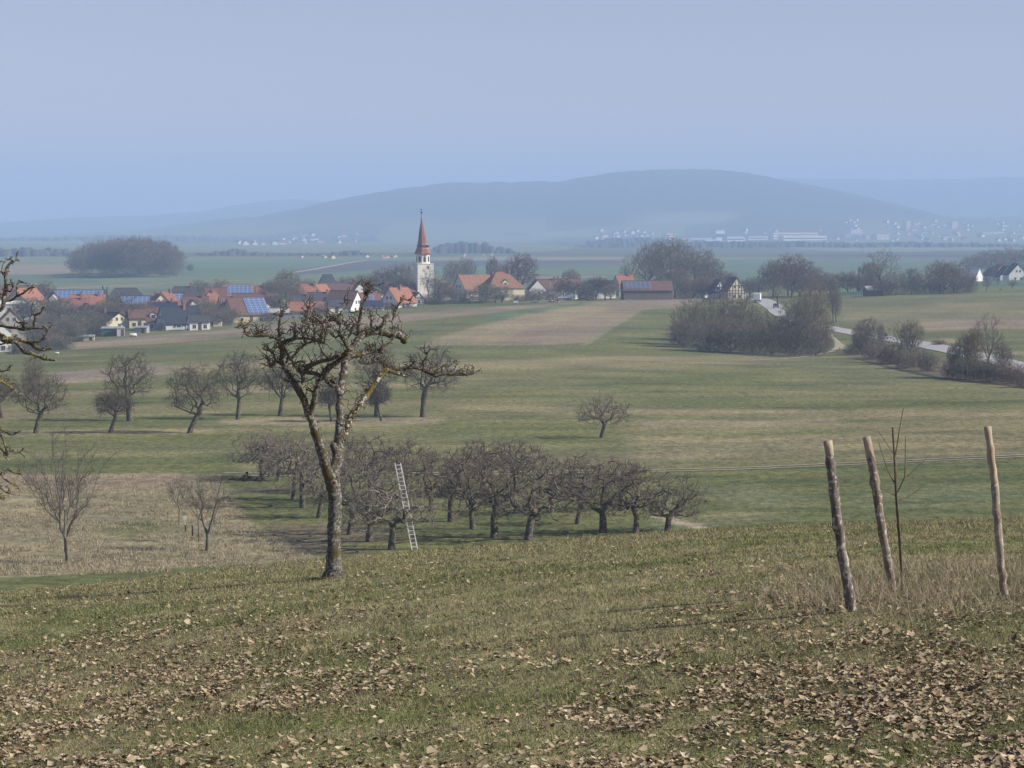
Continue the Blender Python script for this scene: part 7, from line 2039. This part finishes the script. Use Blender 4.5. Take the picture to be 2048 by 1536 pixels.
def leaves(n, seed, size=1.0, name='fallen_leaves', lab='curled dry brown leaves scattered over the near grass', spread=0.0):
    X, Y, r = scatter(int(n * 2.4), 14.5, 66, 0.42, seed)
    px, py = project(np.stack([X, Y, terrain_z(X, Y)], 1))
    g = fbm(X / 2.2, Y / 2.6, 17, 3); g2 = fbm(X / 0.55, Y / 0.8, 27, 3)
    dens = np.clip((py - 1080) / 400, 0.015, 1) ** 1.25 * np.clip((g - 0.36) * 4.2, 0.10, 1) * np.clip((g2 - 0.30) * 3.4, 0.12, 1)
    dens = np.maximum(dens, np.clip((px - 1150) / 700, 0, 1) * np.clip((3400 - px) / 1200, 0, 1) * np.clip((py - 1170) / 150, 0, 1) * 0.55 * np.clip((g2 - 0.3) * 3, 0.1, 1))
    k = r.random(len(X)) < np.maximum(dens, spread) * 0.9
    kk = np.where(k)[0]; r.shuffle(kk); kk = kk[:n]; X, Y = X[kk], Y[kk]; n = len(X)
    Z = terrain_z(X, Y)
    L_ = 0.030 * size * (0.5 + 0.9 * r.random(n)) * np.where(r.random(n) < 0.07, 1.6, 1.0)
    # lobed curled leaf: 7 outline points round a raised or sunk centre
    ang = np.linspace(0, 2 * math.pi, 8)[:-1]
    rad = np.array([1.2, 0.85, 1.0, 0.8, 0.8, 1.0, 0.85])
    a0 = r.uniform(0, 6.283, n)
    ax = a0[:, None] + ang[None] + r.normal(0, 0.12, (n, 7))
    rr = rad[None] * (0.75 + 0.5 * r.random((n, 7))) * L_[:, None]
    lx, ly = np.cos(ax) * rr, np.sin(ax) * rr * (0.75 + 0.25 * r.random((n, 1)))
    curl = r.normal(0.2, 0.30, (n, 1)); fold = r.uniform(0, 6.28, (n, 1))
    lz = curl * (lx * np.cos(fold) + ly * np.sin(fold)) ** 2 / L_[:, None] + r.normal(0, 0.12, (n, 7)) * L_[:, None]
    tx, ty = r.normal(0, 0.26, (n, 1)), r.normal(0, 0.26, (n, 1))
    lz = lz + lx * tx + ly * ty + 0.035 + 0.02 * r.random((n, 1))
    V = np.stack([X[:, None] + lx, Y[:, None] + ly, Z[:, None] + np.maximum(lz, 0.004)], -1)
    cen = np.stack([X, Y, Z + 0.03 + 0.012 * r.random(n)], -1)[:, None, :]
    V = np.concatenate([V, cen], 1).reshape(-1, 3)
    i = (np.arange(n) * 8)[:, None]; kk = np.arange(7)[None]
    F = np.stack([i + kk, i + (kk + 1) % 7, i + 7 + 0 * kk], -1).reshape(-1, 3)
    me = mesh_np(name, V, [F], attr_mat("leaf_dry", "tone", 0.75), smooth=False)
    pal = np.array([(0.32, 0.25, 0.155), (0.40, 0.325, 0.21), (0.23, 0.168, 0.10), (0.48, 0.41, 0.28), (0.12, 0.082, 0.05), (0.35, 0.285, 0.185)])
    C = pal[r.choice(6, n, p=[0.24, 0.15, 0.22, 0.07, 0.17, 0.15])] * (0.8 + 0.4 * r.random(n))[:, None]
    set_color(me, "tone", np.repeat(C, 8, 0))
    return tag(add(name, me), lab, "leaves", kind="stuff")
leaves(135000, 77)
leaves(60000, 78, 0.45, "leaf_crumbs", "small dark broken leaf crumbs among the grass of the near slope", 0.12)

# dark tuft at the foot of the big tree
def tuft(px, py, w, h, label, seed, cols=((0.04, 0.05, 0.025), (0.07, 0.07, 0.035)), name="grass_tuft"):
    x, y, z = hit(px, py); r = np.random.default_rng(seed); n = 700
    rr = w / 2 * np.sqrt(r.random(n)); a = r.random(n) * 6.283
    B = np.stack([rr * np.cos(a), rr * np.sin(a) * 0.7, 0 * a - 0.02], 1)
    hh = h * (0.5 + 0.5 * r.random(n)) * (1 - 0.6 * rr / (w / 2))
    tip = B + np.stack([r.normal(0, 0.3, n) * h, r.normal(0, 0.3, n) * h, hh], 1)
    t = r.random(n) * 6.283; s = np.stack([np.cos(t), np.sin(t), 0 * t], 1) * 0.008
    V = np.stack([B - s, B + s, tip], 1).reshape(-1, 3)
    me = mesh_np(name, V, [np.arange(n * 3).reshape(-1, 3)], attr_mat(name, "tone"))
    c = np.array(cols); w_ = r.random((n, 1)); set_color(me, "tone", np.repeat(c[0] * (1 - w_) + c[1] * w_, 3, 0))
    tag(add(name, me, None, (x, y, z)), label, "grass tuft")
tuft(628, 1160, 0.26, 0.12, "dark tuft of grass left of the big tree's foot", 5)
